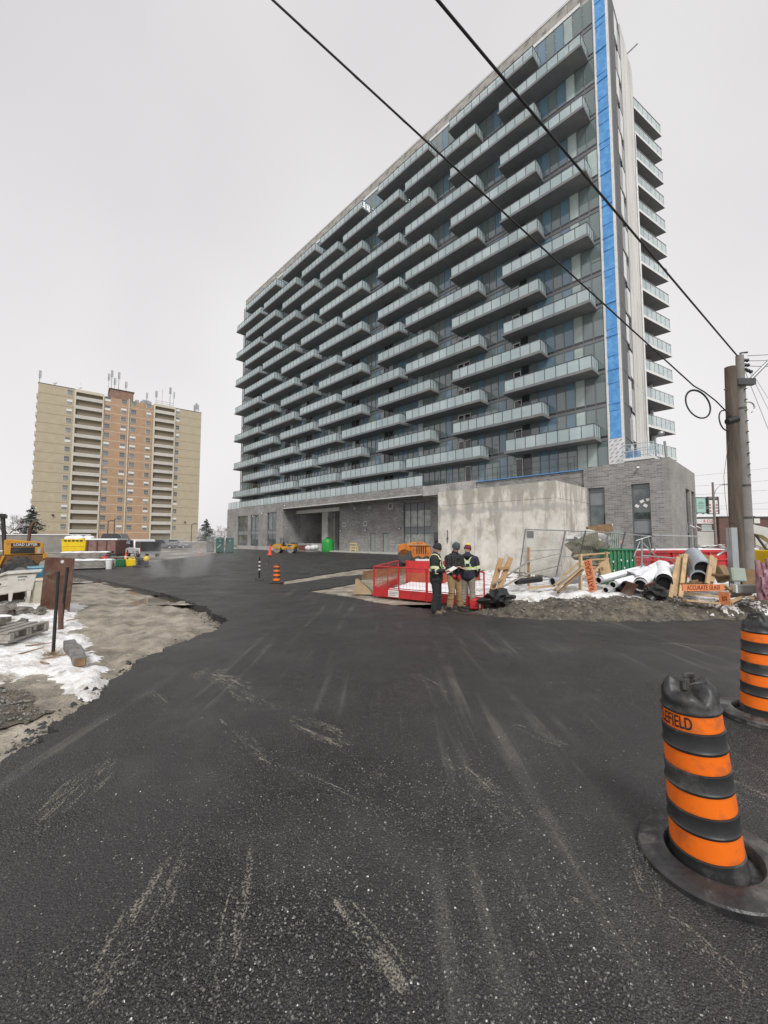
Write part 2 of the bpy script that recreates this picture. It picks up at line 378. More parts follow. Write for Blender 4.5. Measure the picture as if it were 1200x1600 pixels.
def m_streak():
    m = bpy.data.materials.new('dust_streak'); m.use_nodes = True; n, L, p = node_of(m)
    p.inputs['Base Color'].default_value = (.50, .455, .36, 1); p.inputs['Roughness'].default_value = .9
    u = n.nodes.new('ShaderNodeUVMap'); at = n.nodes.new('ShaderNodeSeparateXYZ'); L.new(u.outputs[0], at.inputs[0])
    t = n.nodes.new('ShaderNodeTexCoord')
    # u is metres along, v metres across; z of the object tells nothing, so the fade comes from a second map
    u2 = n.nodes.new('ShaderNodeUVMap'); u2.uv_map = 'fade'; f = n.nodes.new('ShaderNodeSeparateXYZ'); L.new(u2.outputs[0], f.inputs[0])
    mp = n.nodes.new('ShaderNodeMapping'); mp.inputs['Scale'].default_value = (2.0, 15, 1); L.new(u.outputs[0], mp.inputs[0])
    a = n.nodes.new('ShaderNodeTexNoise'); a.inputs['Scale'].default_value = 1; a.inputs['Detail'].default_value = 5; a.inputs['Roughness'].default_value = .7; a.inputs['Distortion'].default_value = .9; L.new(mp.outputs[0], a.inputs['Vector'])
    g = n.nodes.new('ShaderNodeTexNoise'); g.inputs['Scale'].default_value = 85; g.inputs['Detail'].default_value = 3; L.new(t.outputs['Object'], g.inputs['Vector'])
    ad = n.nodes.new('ShaderNodeMath'); ad.operation = 'MULTIPLY_ADD'; ad.inputs[1].default_value = .75; L.new(g.outputs['Fac'], ad.inputs[0]); L.new(a.outputs['Fac'], ad.inputs[2])
    def bell(s):
        q = n.nodes.new('ShaderNodeMath'); q.operation = 'PINGPONG'; q.inputs[1].default_value = .5; L.new(s, q.inputs[0])
        r = n.nodes.new('ShaderNodeMath'); r.operation = 'MULTIPLY'; r.inputs[1].default_value = 2; L.new(q.outputs[0], r.inputs[0]); return r.outputs[0]
    mu = n.nodes.new('ShaderNodeMath'); mu.operation = 'MULTIPLY'; L.new(bell(f.outputs[0]), mu.inputs[0]); L.new(bell(f.outputs[1]), mu.inputs[1])
    # the threshold drops towards the middle of the mark
    th = n.nodes.new('ShaderNodeMapRange'); th.inputs[1].default_value = 0; th.inputs[2].default_value = .30; th.inputs[3].default_value = -.40; th.inputs[4].default_value = .0; L.new(mu.outputs[0], th.inputs[0])
    s2 = n.nodes.new('ShaderNodeMath'); L.new(ad.outputs[0], s2.inputs[0]); L.new(th.outputs[0], s2.inputs[1])
    al = n.nodes.new('ShaderNodeMapRange'); al.inputs[1].default_value = .93; al.inputs[2].default_value = 1.16; al.inputs[4].default_value = .58; L.new(s2.outputs[0], al.inputs[0])
    L.new(al.outputs[0], p.inputs['Alpha'])
    return m
asphalt = m_asphalt()
mud = mat('mud', (.175, .148, .112), (.47, .415, .335), rough=.62, scale=1.7, bump=1., bscale=26, detail=12, c3=(.15, .132, .108), s3=1.3, bdist=.04)
far_dirt = mat('far_dirt', (.17, .15, .12), (.33, .30, .26), rough=.9, scale=.35, detail=10, c3=(.7, .7, .72), s3=.09, bump=.5, bscale=6)
berm_mud = mat('berm_mud', (.045, .038, .030), (.19, .165, .13), rough=.85, scale=5.5, bump=1, bscale=30, detail=12, c3=(.25, .205, .14), s3=2.2, bdist=.07)
gravel = mat('gravel', (.10, .092, .08), (.34, .32, .29), rough=.9, scale=26, detail=5, bump=1., bscale=40, bdist=.03)
snow = mat('snow', (.86, .87, .89), (.70, .69, .67), rough=.6, scale=2.4, bump=.45, bscale=16, detail=8, lo=.5, hi=.8, bdist=.03)
dirty_snow = mat('dirty_snow', (.84, .84, .85), (.55, .51, .45), rough=.7, scale=3.5, bump=.8, bscale=18, detail=10, lo=.42, hi=.68, bdist=.04, c3=(.27, .235, .185), s3=1.9)
stone = mat('stone', (.17, .16, .145), (.36, .345, .32), rough=.9, scale=6, bump=.5, rnd=.25)
water = mat('puddle_water', (.10, .085, .065), rough=.04, spec=.6, bump=.03, bscale=3)
concrete = mat('concrete', (.36, .35, .335), (.48, .47, .45), rough=.85, scale=.9, bump=.25, bscale=20, detail=9, c3=(.24, .23, .215), s3=.5)
site_concrete = m_stained_concrete()
brick_grey = m_brick('grey_brick', (.185, .178, .172, 1), (.315, .305, .295, 1), (.39, .38, .37, 1))
white_paint = mat('white_paint', (.76, .76, .75), (.62, .62, .60), rough=.5, scale=3)
steel = mat('galvanised_steel', (.30, .31, .31), (.44, .45, .45), rough=.42, metal=.7, scale=6)
dark_steel = mat('dark_steel', (.045, .046, .048), (.08, .08, .08), rough=.5, scale=8)
alu_grey = mat('grey_aluminium', (.155, .16, .165), (.20, .205, .21), rough=.45, scale=1.2, metal=.2)
slab_grey = mat('balcony_concrete', (.155, .163, .172), (.20, .208, .218), rough=.8, scale=.8, detail=8, c3=(.24, .235, .215), s3=.14, rnd=.06)
glass_clear = mat('clear_glass', (.115, .158, .155), (.165, .212, .205), rough=.035, scale=.22, spec=.5, ior=2.0, rnd=.10, detail=2)
glass_blue = mat('blue_spandrel_glass', (.115, .20, .262), (.135, .225, .285), rough=.06, scale=.5, spec=.5, ior=1.8, rnd=.08, detail=2)
glass_dark = mat('dark_opening', (.02, .024, .026), (.045, .05, .052), rough=.05, scale=.4, spec=.5, ior=1.7, rnd=.3, detail=2)
glass_white = mat('curtained_glass', (.42, .50, .47), (.30, .37, .35), rough=.08, scale=.5, spec=.7, rnd=.2, detail=2)
balu_glass = mat('balustrade_glass', (.45, .555, .565), (.58, .665, .67), rough=.05, scale=.4, spec=.9, rnd=.10, alpha=.62, detail=2)
red_paint = mat('red_paint', (.55, .028, .03), (.40, .02, .022), rough=.45, scale=4, c3=(.30, .03, .025), s3=2)
rust = mat('rusty_steel', (.075, .030, .018), (.15, .075, .05), rough=.8, scale=3, bump=.35, bscale=30, detail=9, c3=(.19, .16, .14), s3=1.1)
wood_pale = mat('pale_lumber', (.50, .36, .20), (.36, .25, .14), rough=.8, scale=4, stretch=(1, 1, 1), bump=.3, rnd=.2)
wood_grey = mat('weathered_lumber', (.22, .20, .175), (.38, .355, .32), rough=.85, scale=5, bump=.4, rnd=.15)
wood_brown = mat('brown_lumber', (.16, .095, .05), (.27, .17, .09), rough=.85, scale=5, bump=.3, rnd=.2)
black_rubber = mat('black_rubber', (.022, .022, .023), (.05, .05, .05), rough=.62, scale=9, bump=.2, bscale=40, c3=(.12, .115, .11), s3=5)
black_plastic = mat('black_plastic', (.012, .012, .013), (.03, .03, .03), rough=.42, scale=5)
yellow_paint = mat('yellow_paint', (.62, .30, .02), (.50, .23, .015), rough=.5, scale=3, c3=(.22, .11, .03), s3=1.8)
orange_paint = mat('orange_paint', (.66, .20, .02), (.48, .14, .015), rough=.5, scale=4, c3=(.2, .1, .05), s3=2)

# ============================================================ ground and road
def ground_sheet():
    mb = MB(); mb.add([(-410, -60, -.27), (410, -60, -.27), (410, 510, -.27), (-410, 510, -.27)], [(0, 1, 2, 3)])
    tag(mb.build('ground', far_dirt), kind='structure')
ground_sheet()
edge_px = [(0, 1197), (60, 1150), (120, 1110), (170, 1076), (185, 1056), (230, 1026), (275, 1006), (318, 991), (345, 979), (353, 968), (332, 955),
           (290, 937), (250, 926), (210, 917), (160, 906), (120, 896), (98, 891), (170, 884), (250, 876), (330, 866), (357, 858), (440, 855), (640, 857), (700, 868),
           (660, 879), (560, 889), (500, 898), (470, 903), (440, 908), (431, 912), (444, 913), (480, 908), (520, 902), (560, 898), (575, 897), (556, 911), (510, 919), (480, 923.5), (520, 929),
           (560, 935), (600, 943), (650, 950), (720, 956), (765, 962), (850, 968), (960, 971), (1060, 970), (1200, 966), (1500, 955)]
road = [(-5.2, -3.), (-4.1, 1.)] + [tuple(G(*q)[:2]) for q in edge_px] + [(16, 5), (16, -3)]
def build_road():
    pts = []
    n = len(road)
    for i in range(n):
        a, b = Vector(road[i]), Vector(road[(i + 1) % n]); l = (b - a).length
        near = min(a.y, b.y) < 14 and max(abs(a.x), abs(b.x)) < 12 and min(a.y, b.y) > .5
        k = max(1, int(l / (.07 if near else .6))) if l < 60 else 1
        nrm = Vector((-(b - a).y, (b - a).x)).normalized()
        for j in range(k):
            p = a.lerp(b, j / k); s = 0 if j == 0 or not near else (random.random() - .5) * .11 + (random.random() < .12) * random.uniform(-.10, .04) + .05 * math.sin(p.x * 5 + p.y * 7)
            pts.append(p + nrm * s)
    bm = bmesh.new(); vs = [bm.verts.new((p.x, p.y, 0)) for p in pts]
    es = [bm.edges.new((vs[i], vs[(i + 1) % len(vs)])) for i in range(len(vs))]
    bmesh.ops.triangle_fill(bm, edges=es, use_beauty=True)
    for f in bm.faces:
        if f.normal.z < 0: f.normal_flip()
    top = list(bm.edges); o = len(vs)
    lo = [bm.verts.new((v.co.x, v.co.y, -.265)) for v in vs]
    for i in range(o):
        j = (i + 1) % o
        bm.faces.new((vs[j], vs[i], lo[i], lo[j]))
    me = bpy.data.meshes.new('asphalt_road'); bm.to_mesh(me); bm.free(); me.materials.append(asphalt)
    tag(link('asphalt_road', me), kind='structure')
build_road()

dirt_poly = [tuple(G(*q)[:2]) for q in edge_px[:17]]
def sd_road(X, Y): return sdf(X, Y, road)
left_snow = [tuple(G(*q)[:2]) for q in [(-420, 1090), (-120, 1095), (30, 1060), (75, 1062), (105, 1105), (150, 1090), (178, 1062), (172, 1035), (150, 1010), (150, 988), (132, 965), (128, 948), (112, 938), (60, 930), (-40, 925), (-420, 930)]]
left_rubble = [tuple(G(*q)[:2]) for q in [(-300, 1260), (-60, 1165), (40, 1120), (85, 1085), (60, 1068), (-20, 1064), (-300, 1110)]]
puddle_c = [G(*q) for q in [(205, 922), (160, 912), (245, 934), (130, 903)]]
def dirt_z(X, Y):
    z = -.08 + .10 * fbm(X, Y, .55, 5) + .085 * fbm(X, Y, 2.3, 5, .65) + .05 * fbm(X + .3 * Y, Y * .6, 7, 3, .6)
    z = z + .16 * np.clip((-X - 3.5 - .25 * Y) / 4, 0, 1)
    for (ox, oy, dx, dy) in ((-4.6, 8.5, -.42, .907), (-5.6, 9.5, -.55, .835)):
        sd_ = (X - ox) * dy - (Y - oy) * dx + .25 * fbm(X, Y, .5, 3); al_ = (X - ox) * dx + (Y - oy) * dy
        for off in (-.62, .62): z = z - (.032 + .004 * np.sin(al_ * 38 + 9 * sd_)) * np.exp(-((sd_ - off) / .13) ** 2) + .016 * np.exp(-((np.abs(sd_ - off) - .24) / .07) ** 2)
    for c, r in zip(puddle_c, (1.0, 1.3, .8, 1.2)):
        z = z - .13 * np.exp(-(((X - c.x) / (r * 1.5)) ** 2 + ((Y - c.y) / r) ** 2))
    rb = np.clip(sdf(X, Y, left_rubble) / .3, 0, 1)
    z = z + rb * (.03 + .09 * np.abs(fbm(X, Y, 7, 3)))
    z = z - .10 * np.exp(-(sd_road(X, Y) / .45) ** 2) * np.clip((Y - 5) / 3, 0, 1)
    return np.maximum(z, -.26)
field('dirt_ground', -13, -1.4, .6, 22, .07, dirt_z, mud, keep=lambda X, Y, Z: (sd_road(X, Y) < .12) & (X > -1.15 * Y - 1.6))
def snow_z(X, Y):
    d_ = sdf(X, Y, left_snow) + 1.1 * fbm(X, Y, .8, 6, .62)
    return dirt_z(X, Y) + np.clip(d_ - .08, -.3, .30) * .24 + .13 * fbm(X, Y, 2.9, 6, .62) - .006
field('snow', -13, -1.6, 1.8, 12.5, .045, snow_z, dirty_snow, keep=lambda X, Y, Z: (Z > dirt_z(X, Y) - .02) & (sd_road(X, Y) < -.03) & (X > -1.15 * Y - 1.6))
for c, r in zip(puddle_c, (1.0, 1.3, .8, 1.2)):
    mb = MB(); mb.add([(c.x + 1.5 * r * math.cos(a), c.y + 1.15 * r * math.sin(a), -.104 - .002 * r) for a in [R(15 * i) for i in range(24)]], [tuple(range(24))]); tag(mb.build('puddle', water), kind='structure')
# strip of bare gravel between two lifts of asphalt, and the bare ground by the trench
mb = MB(); q = [G(*a, -.03) for a in [(425, 913), (480, 902), (600, 888), (700, 880), (720, 910), (560, 935), (470, 924)]]
def gstrip(X, Y): return -.045 + .05 * fbm(X, Y, 1.3, 4) + .02 * fbm(X, Y, 6, 3)
field('gravel_strip', -6.5, 4, 12.2, 26, .12, gstrip, mud, keep=lambda X, Y, Z: sd_road(X, Y) < .1)

# --- the bank of mud and snow on the right
def bank_z(X, Y):
    s = -sd_road(X, Y)
    rise = np.clip((s - .02) / .75, 0, 1); rise = rise * rise * (3 - 2 * rise)
    x_in = np.clip((X - 2.3) / 1.2, 0, 1)
    z = -.06 + rise * x_in * (.36 + .16 * fbm(X, Y, .8, 4) + .05 * np.sin(X * 1.3)) + .16 * fbm(X, Y, 2.4, 5, .65) * np.clip(rise + .2, 0, 1) + .09 * fbm(X, Y, 7.5, 3, .65)
    return np.maximum(z, -.115)
field('mud_bank', 1.5, 19, 8.4, 21, .06, bank_z, berm_mud, keep=lambda X, Y, Z: sd_road(X, Y) < .12)
def bank_snow_z(X, Y):
    s = -sd_road(X, Y)
    toe = np.exp(-((s - .16) / .2) ** 2) * np.clip(fbm(X, Y * .3, .7, 3) * 3 - .1, -.2, .3) * (X > 2.9); top = np.clip((s - 1.15) / .6, 0, 1) * .42 * np.clip(1.6 - (s - 2.) / 4, .3, 1)
    m_ = np.maximum(toe * 1.4, top) + .44 * fbm(X, Y, 1.25, 6, .66) - .165
    m_ = m_ + .16 * np.clip((X - 7) / 3, 0, 1)
    return bank_z(X, Y) + np.clip(m_, -.2, .3) * .30
field('snow', 2.3, 19, 9.2, 20, .07, bank_snow_z, dirty_snow, keep=lambda X, Y, Z: (Z > bank_z(X, Y) - .015) & (sd_road(X, Y) < -.02))
def bz(x, y): return float(bank_z(np.array([[float(x)]]), np.array([[float(y)]]))[0, 0])
def lz(x, y): return max(float(snow_z(np.array([[float(x)]]), np.array([[float(y)]]))[0, 0]), float(dirt_z(np.array([[float(x)]]), np.array([[float(y)]]))[0, 0]))

# loose stones: too many to count
_SB = np.array([(1, 0, 0), (0, 1, 0), (-1, 0, 0), (0, -1, 0), (0, 0, 1.), (.5, .5, .75), (-.5, -.5, .7)])
_SF = np.array([(0, 1, 5), (1, 4, 5), (4, 0, 5), (1, 2, 4), (2, 3, 6), (3, 4, 6), (2, 6, 4), (3, 0, 4)])
def stones(name, x, y, z, r, m, rs, flat=.8, sink=.12):
    n = len(x); V = _SB[None] * r[:, None, None] * (.6 + .8 * rs.rand(n, 7, 3)); a = rs.rand(n) * 6.283; ca, sa = np.cos(a)[:, None], np.sin(a)[:, None]
    P = np.stack([V[..., 0] * ca - V[..., 1] * sa + x[:, None], V[..., 0] * sa + V[..., 1] * ca + y[:, None], V[..., 2] * flat + (z - sink * r)[:, None]], -1).reshape(-1, 3)
    F = (_SF[None] + 7 * np.arange(n)[:, None, None]).reshape(-1, 3)
    me = bpy.data.meshes.new(name); me.vertices.add(len(P)); me.vertices.foreach_set('co', P.ravel()); me.loops.add(F.size); me.loops.foreach_set('vertex_index', F.ravel()); me.polygons.add(len(F)); me.polygons.foreach_set('loop_start', np.arange(len(F)) * 3)
    me.update(calc_edges=True); me.validate(); me.materials.append(m); return tag(link(name, me), kind='stuff')
def lzv(x, y): return np.maximum(snow_z(x, y), dirt_z(x, y))
rs = np.random.RandomState(3)
field('gravel', -9, -2.4, 2, 7.2, .05, lambda X, Y: dirt_z(X, Y) + .012 + .05 * np.abs(fbm(X, Y, 9, 3)), MATS['berm_mud'], keep=lambda X, Y, Z: (sdf(X, Y, left_rubble) + 1.5 * fbm(X, Y, 1.3, 5, .6) - .12 > 0) & (sd_road(X, Y) < -.1), kind='stuff')
x = rs.uniform(-8, -3, 16000); y = rs.uniform(2.5, 7, 16000); k = (sdf(x, y, left_rubble) + 1.5 * fbm(x, y, 1.3, 5, .6) - .12 > 0) & (sd_road(x, y) < -.08); x, y = x[k][:5200], y[k][:5200]
stones('rubble_stones', x, y, lzv(x, y) + .03, .006 + .022 * rs.rand(len(x)) ** 3, gravel, rs)
x = rs.uniform(-9, -2, 4000); y = rs.uniform(2.5, 14, 4000); k = (sd_road(x, y) < -.05) & (x > -1.1 * y) & ((snow_z(x, y) < dirt_z(x, y)) | (rs.rand(4000) < .06)); x, y = x[k][:900], y[k][:900]
stones('clods', x, y, lzv(x, y), .006 + .026 * rs.rand(len(x)) ** 3, mud, rs)
_ed = np.array(dirt_poly[:12]); i_ = rs.randint(0, len(_ed) - 1, 1500); f_ = rs.rand(1500)[:, None]; q_ = _ed[i_] * (1 - f_) + _ed[i_ + 1] * f_; x = q_[:, 0] - np.abs(rs.normal(0, .15, 1500)); y = q_[:, 1] + rs.normal(0, .08, 1500)
stones('asphalt_crumbs', x, y, lzv(x, y), (.006 + .034 * rs.rand(1500) ** 3), black_rubber, rs)
x = rs.uniform(2.6, 14, 14000); y = rs.uniform(8.8, 14, 14000); d_s = -sd_road(x, y); k = (d_s > .03) & (d_s < 1.4 + rs.rand(14000)); x, y = x[k][:4200], y[k][:4200]
stones('bank_stones', x, y, bank_z(x, y), .008 + .05 * rs.rand(len(x)) ** 4, mat('bank_stone', (.07, .06, .05), (.26, .24, .21), rough=.9, scale=5), rs)

# the open, stony texture of the asphalt close to the camera: real stones set half into the surface
def aggregate():
    rs = np.random.RandomState(4); n = 330000
    y = 0.85 + 5.6 * rs.rand(n) ** 1.9; x = (rs.rand(n) - .5) * 2.5 * (y + .6) * 1.05
    def g(cx, cy, rx, ry): return np.exp(-((x - cx) / rx) ** 2 - ((y - cy) / ry) ** 2)
    q = [G(*a) for a in ((560, 1430), (620, 1300), (740, 1230), (330, 1560), (900, 1480), (250, 1290), (120, 1560), (850, 1350), (700, 1560), (480, 1230))]
    d_ = sum(g(c.x, c.y, rx, ry) * k for c, rx, ry, k in zip(q, (.55, .5, .6, .45, .45, .5, .4, .5, .6, .7), (.35, .5, .7, .3, .35, .5, .25, .5, .25, .7), (1.1, 1., .8, .9, .9, .45, .7, .5, 1.0, .35)))
    d_ = d_ * (.55 + 1.5 * np.clip(fbm(x, y, 2.3, 4) + .25, 0, 1)) + .055 + .25 * np.clip(fbm(x, y, 1.3, 4), 0, 1)
    k = rs.rand(n) < np.clip(d_, 0, 1) * .50
    k &= sdf(x, y, road) > .03
    x, y = x[k], y[k]; n = len(x); pale = rs.rand(n) < .42
    b = np.array([(1, 0, 0), (0, 1, 0), (-1, 0, 0), (0, -1, 0), (0, 0, 1.), (.5, .5, .75), (-.5, -.5, .7)])
    fs = np.array([(0, 1, 5), (1, 4, 5), (4, 0, 5), (1, 2, 4), (2, 3, 6), (3, 4, 6), (2, 6, 4), (3, 0, 4)])
    for sel, m in ((~pale, mat('asphalt_stone', (.014, .014, .0145), (.065, .062, .060), rough=.34, scale=90, detail=1)), (pale, mat('glint_asphalt_stone', (.05, .048, .046), (.20, .188, .168), rough=.26, scale=90, detail=1))):  # the paler share carries wet glints in its stone colour
        xs, ys = x[sel], y[sel]; n = len(xs)
        r = .0026 + .0066 * rs.rand(n) ** 2.2
        V = b[None] * r[:, None, None] * (.65 + .7 * rs.rand(n, 7, 3)); a = rs.rand(n) * 6.283; ca, sa = np.cos(a)[:, None], np.sin(a)[:, None]
        P = np.stack([V[..., 0] * ca - V[..., 1] * sa + xs[:, None], V[..., 0] * sa + V[..., 1] * ca + ys[:, None], V[..., 2] * .8 - .0012], -1).reshape(-1, 3)
        F = (fs[None] + 7 * np.arange(n)[:, None, None]).reshape(-1, 3)
        me = bpy.data.meshes.new('asphalt_stones'); me.vertices.add(len(P)); me.vertices.foreach_set('co', P.ravel()); me.loops.add(F.size); me.loops.foreach_set('vertex_index', F.ravel()); me.polygons.add(len(F)); me.polygons.foreach_set('loop_start', np.arange(len(F)) * 3); me.update(calc_edges=True); me.validate()
        me.materials.append(m); me.polygons.foreach_set('use_smooth', [True] * len(me.polygons)); me.set_sharp_from_angle(angle=R(50)); tag(link('asphalt_stones', me), kind='stuff')
aggregate()

# --- dust and tyre scuffs lying on the asphalt
def streaks():
    spec = [((300, 1058), (345, 1036), .12), ((328, 1052), (374, 1040), .12), ((318, 1060), (404, 1100), .08), ((345, 1068), (388, 1104), .06), ((298, 1050), (332, 1066), .15), ((305, 1046), (392, 1080), .12), ((296, 1056), (400, 1066), .30), ((310, 1040), (420, 1096), .25), ((226, 1072), (266, 1108), .14), ((340, 1120), (425, 1195), .16), ((450, 1118), (552, 1168), .32), ((425, 1190), (568, 1255), .10),
            ((690, 1180), (830, 1300), .30), ((795, 1128), (900, 1172), .16), ((130, 1600), (285, 1320), .22), ((330, 1610), (392, 1320), .12), ((880, 1398), (925, 1424), .05), ((1040, 1425), (1210, 1590), .13),
            ((1168, 1620), (1184, 1455), .08), ((1120, 1215), (1290, 1300), .45), ((990, 1000), (1240, 1026), .3), ((640, 1050), (700, 1085), .2), ((560, 1190), (610, 1225), .08), ((380, 1085), (440, 1110), .12),
            ((250, 908), (420, 901), .9), ((180, 900), (330, 897), .7), ((300, 916), (400, 914), .5), ((320, 880), (420, 884), .8), ((500, 878), (600, 873), .9), ((980, 1300), (1030, 1420), .2), ((60, 1290), (180, 1180), .3), ((520, 1400), (640, 1560), .25), ((700, 1330), (800, 1420), .12)]
    vs, fs, uv, fd = [], [], [], []
    for i, (a, b, wd) in enumerate(spec):
        p, q = G(*a, .004 + .0003 * i), G(*b, .004 + .0003 * i); d_ = (q - p); l = d_.length; d_.normalize(); p = p - d_ * l * .12; q = q + d_ * l * .12; l *= 1.24; wd *= 1.5; s = Vector((-d_.y, d_.x, 0)) * wd / 2
        o = len(vs); vs += [p - s, q - s, q + s, p + s]; fs.append((o, o + 1, o + 2, o + 3))
        u0 = i * 7.3; uv += [(u0, 0), (u0 + l, 0), (u0 + l, wd), (u0, wd)]; fd += [(0, 0), (1, 0), (1, 1), (0, 1)]
    me = bpy.data.meshes.new('dust_streaks'); me.from_pydata([tuple(v) for v in vs], [], fs)
    a = me.uv_layers.new(name='UVMap'); b = me.uv_layers.new(name='fade')
    for i in range(len(uv)): a.data[i].uv = uv[i]; b.data[i].uv = fd[i]
    me.materials.append(m_streak()); tag(link('dust_streaks', me), kind='stuff')
streaks()
# ============================================================ the tower under construction
BL = 68.3                                       # length of the long front
tower = thing('apartment_tower', 'long new tower with glass balconies, blue corner strip and grey brick podium', 'apartment tower', (18.85, 32, 0), R(-45.51))
def zk(k): return 10.1 + 2.85 * (k - 1)
T = tower
# body behind the curtain wall
MB().bb(-BL, -1.6, .12, 10.2, 7.25, zk(15)).build('core_wall', mat('core_wall', (.05, .055, .058), rough=.9), T)
MB().bb(-BL, -1.6, .0, 10.2, zk(15) + .003, zk(15) + .35).build('roof_slab', white_paint, T)
parapet_mat = mat('parapet_concrete', (.28, .26, .235), (.44, .42, .39), rough=.9, scale=1.2, bump=.3, detail=9, c3=(.14, .13, .12), s3=.5)
x = -BL
pm = MB().bb(0, 3.25, .1, .35, zk(15) + .36, 51.55).mesh('parapet_panel', parapet_mat)
while x < .3:
    link('parapet_panel', pm, T, (x, 0, 0)); x += 3.279
fl = MB(); fl.bb(-BL, .6, .05, .4, 51.56, 51.66)
fl.build('parapet_flashing', white_paint, T)
rl = MB()
for i in range(36): rl.bb(-BL + i * 1.95, -BL + i * 1.95 + .04, .5, .54, 51.6, 52.35)
rl.bb(-BL, .4, .5, .54, 52.31, 52.35); rl.bb(-BL, .4, .5, .54, 51.95, 51.98)
rl.build('roof_guard_rail', steel, T)
# slab bands and mullions
for k in range(15):
    b = MB(); b.bb(-BL, -.62, -.035, .11, zk(k) - .14, zk(k) + .11); b.mi = 1
    b.bb(-BL, -.62, -.004, .11, zk(k) + .112, zk(k) + .30); b.mi = 0; b.bb(-BL, -.62, -.03, .11, zk(k) + .302, zk(k) + .36)
    b.build('floor_band', [alu_grey, glass_dark], T)
PW = .82; NP = 82
mm = MB().bb(-.025, .025, -.045, .11, 7.25, zk(15)).mesh('mullion', alu_grey)
for i in range(NP + 2):
    link('mullion', mm, T, (-.60 - i * PW, 0, 0))
# panes, laid out as flats repeat along the front
pat = 'ccwbcbbcDdcbhcbcddcbhc'
kinds = {'c': glass_clear, 'w': glass_white, 'b': glass_blue, 'D': glass_dark, 'd': glass_dark, 'h': glass_clear}
pane = {}
for k_, m_ in (('c', glass_clear), ('w', glass_white), ('b', glass_blue), ('D', glass_dark)):
    pane[k_] = MB().bb(-PW + .03, -.03, .01, .05, .37, 2.70).mesh('window_pane', m_)
hp = MB(); hp.bb(-PW + .03, -.03, .01, .05, 1.25, 2.70); hp.mi = 1; hp.bb(-PW + .03, -.03, -.02, .06, 1.18, 1.245); hp.mi = 0; hp.bb(-PW + .03, -.03, .01, .05, .37, 1.175)
pane['h'] = hp.mesh('window_pane', [glass_clear, alu_grey])
dd = MB(); dd.bb(-PW + .10, -.09, .01, .05, .45, 2.25); dd.mi = 1
dd.bb(-PW + .03, -PW + .098, -.02, .06, .37, 2.32); dd.bb(-.088, -.03, -.02, .06, .37, 2.32); dd.bb(-PW + .1, -.09, -.02, .06, 2.255, 2.32); dd.mi = 2; dd.bb(-PW + .03, -.03, .01, .05, 2.33, 2.70)
pane['d'] = dd.mesh('window_pane', [glass_dark, white_paint, glass_clear])
rest = MB(); rmats = [glass_clear, glass_white, glass_blue, glass_dark]; ri = {'c': 0, 'w': 1, 'b': 2, 'D': 3, 'd': 3, 'h': 0}
rr = random.Random(5)
for i in range(NP + 1):
    for k in range(15):
        c = pat[i % len(pat)]
        if rr.random() < .06: c = rr.choice('cwch')
        xr = -.60 - i * PW
        if i < 20: link('window_pane', pane[c], T, (xr, 0, zk(k)))
        else:
            rest.mi = ri[c]; x1 = max(xr - PW + .03, -BL)
            rest.bb(x1, xr - .03, .01 + (.03 if c in 'dD' else 0), .08, zk(k) + .37, zk(k) + 2.70)
tag(rest.build('window_pane', rmats, T), kind='stuff')

# balconies: a slab each, with its own glass and rail
rail_dark = dark_steel
def balcony_meshes(wd, split):
    s = MB(); s.bb(-wd, 0, -1.75, -.04, -.24, 0)
    IN = .10; n = max(3, round((wd - 2 * IN) / .98)); st = (wd - 2 * IN) / n
    posts = MB()
    for i in range(n + 1):
        xx = -IN - i * st
        posts.bb(xx - .018, xx + .018, -1.60, -1.54, .0, 1.07)
    for y in (-1.03, -.55, -.08):
        for xx in (-IN, -wd + IN): posts.bb(xx - .018, xx + .018, y - .02, y + .02, .002, 1.07)
    posts.bb(-wd + IN - .03, -IN + .03, -1.61, -1.54, 1.072, 1.115)
    for xx in (-IN, -wd + IN): posts.bb(xx - .025, xx + .025, -1.539, -.03, 1.072, 1.115)
    gl = []
    for i in range(n):
        gl.append(MB().bb(-IN - (i + 1) * st + .022, -IN - i * st - .022, -1.578, -1.562, .01, 1.068))
    for xx in (-IN, -wd + IN):
        for y0, y1 in ((-1.53, -1.06), (-1.0, -.58), (-.52, -.11)): gl.append(MB().bb(xx - .008, xx + .008, y0, y1, .03, 1.068))
    if split: glass = [g.mesh('glass_panel', balu_glass) for g in gl]
    else:
        a = MB()
        for g in gl: a.add(g.v, g.f)
        glass = [a.mesh('glass_panel', balu_glass)]
    return s.mesh('balcony', slab_grey), posts.mesh('railing', rail_dark), glass
odd = [(-9.0, -1.05), (-21.7, -11.5), (-33.8, -22.5), (-44.5, -34.8), (-57.2, -46.0), (-68.4, -58.2)]
even = [(-15., -5.25), (-26.5, -17.8), (-39.4, -29.4), (-50.5, -40.6), (-64.4, -52.6)]
for ci, (x0, x1) in enumerate(odd + even):
    near = x0 > -22
    sm, pmesh, gms = balcony_meshes(x1 - x0, near)
    for k in range(1, 15):
        if (k % 2 == 1) != (ci < len(odd)): continue
        b = link('balcony', sm, T, (x1, 0, zk(k)))
        link('railing', pmesh, b)
        for g in gms:
            o = link('glass_panel', g, b)
            if not near: o['kind'] = 'stuff'
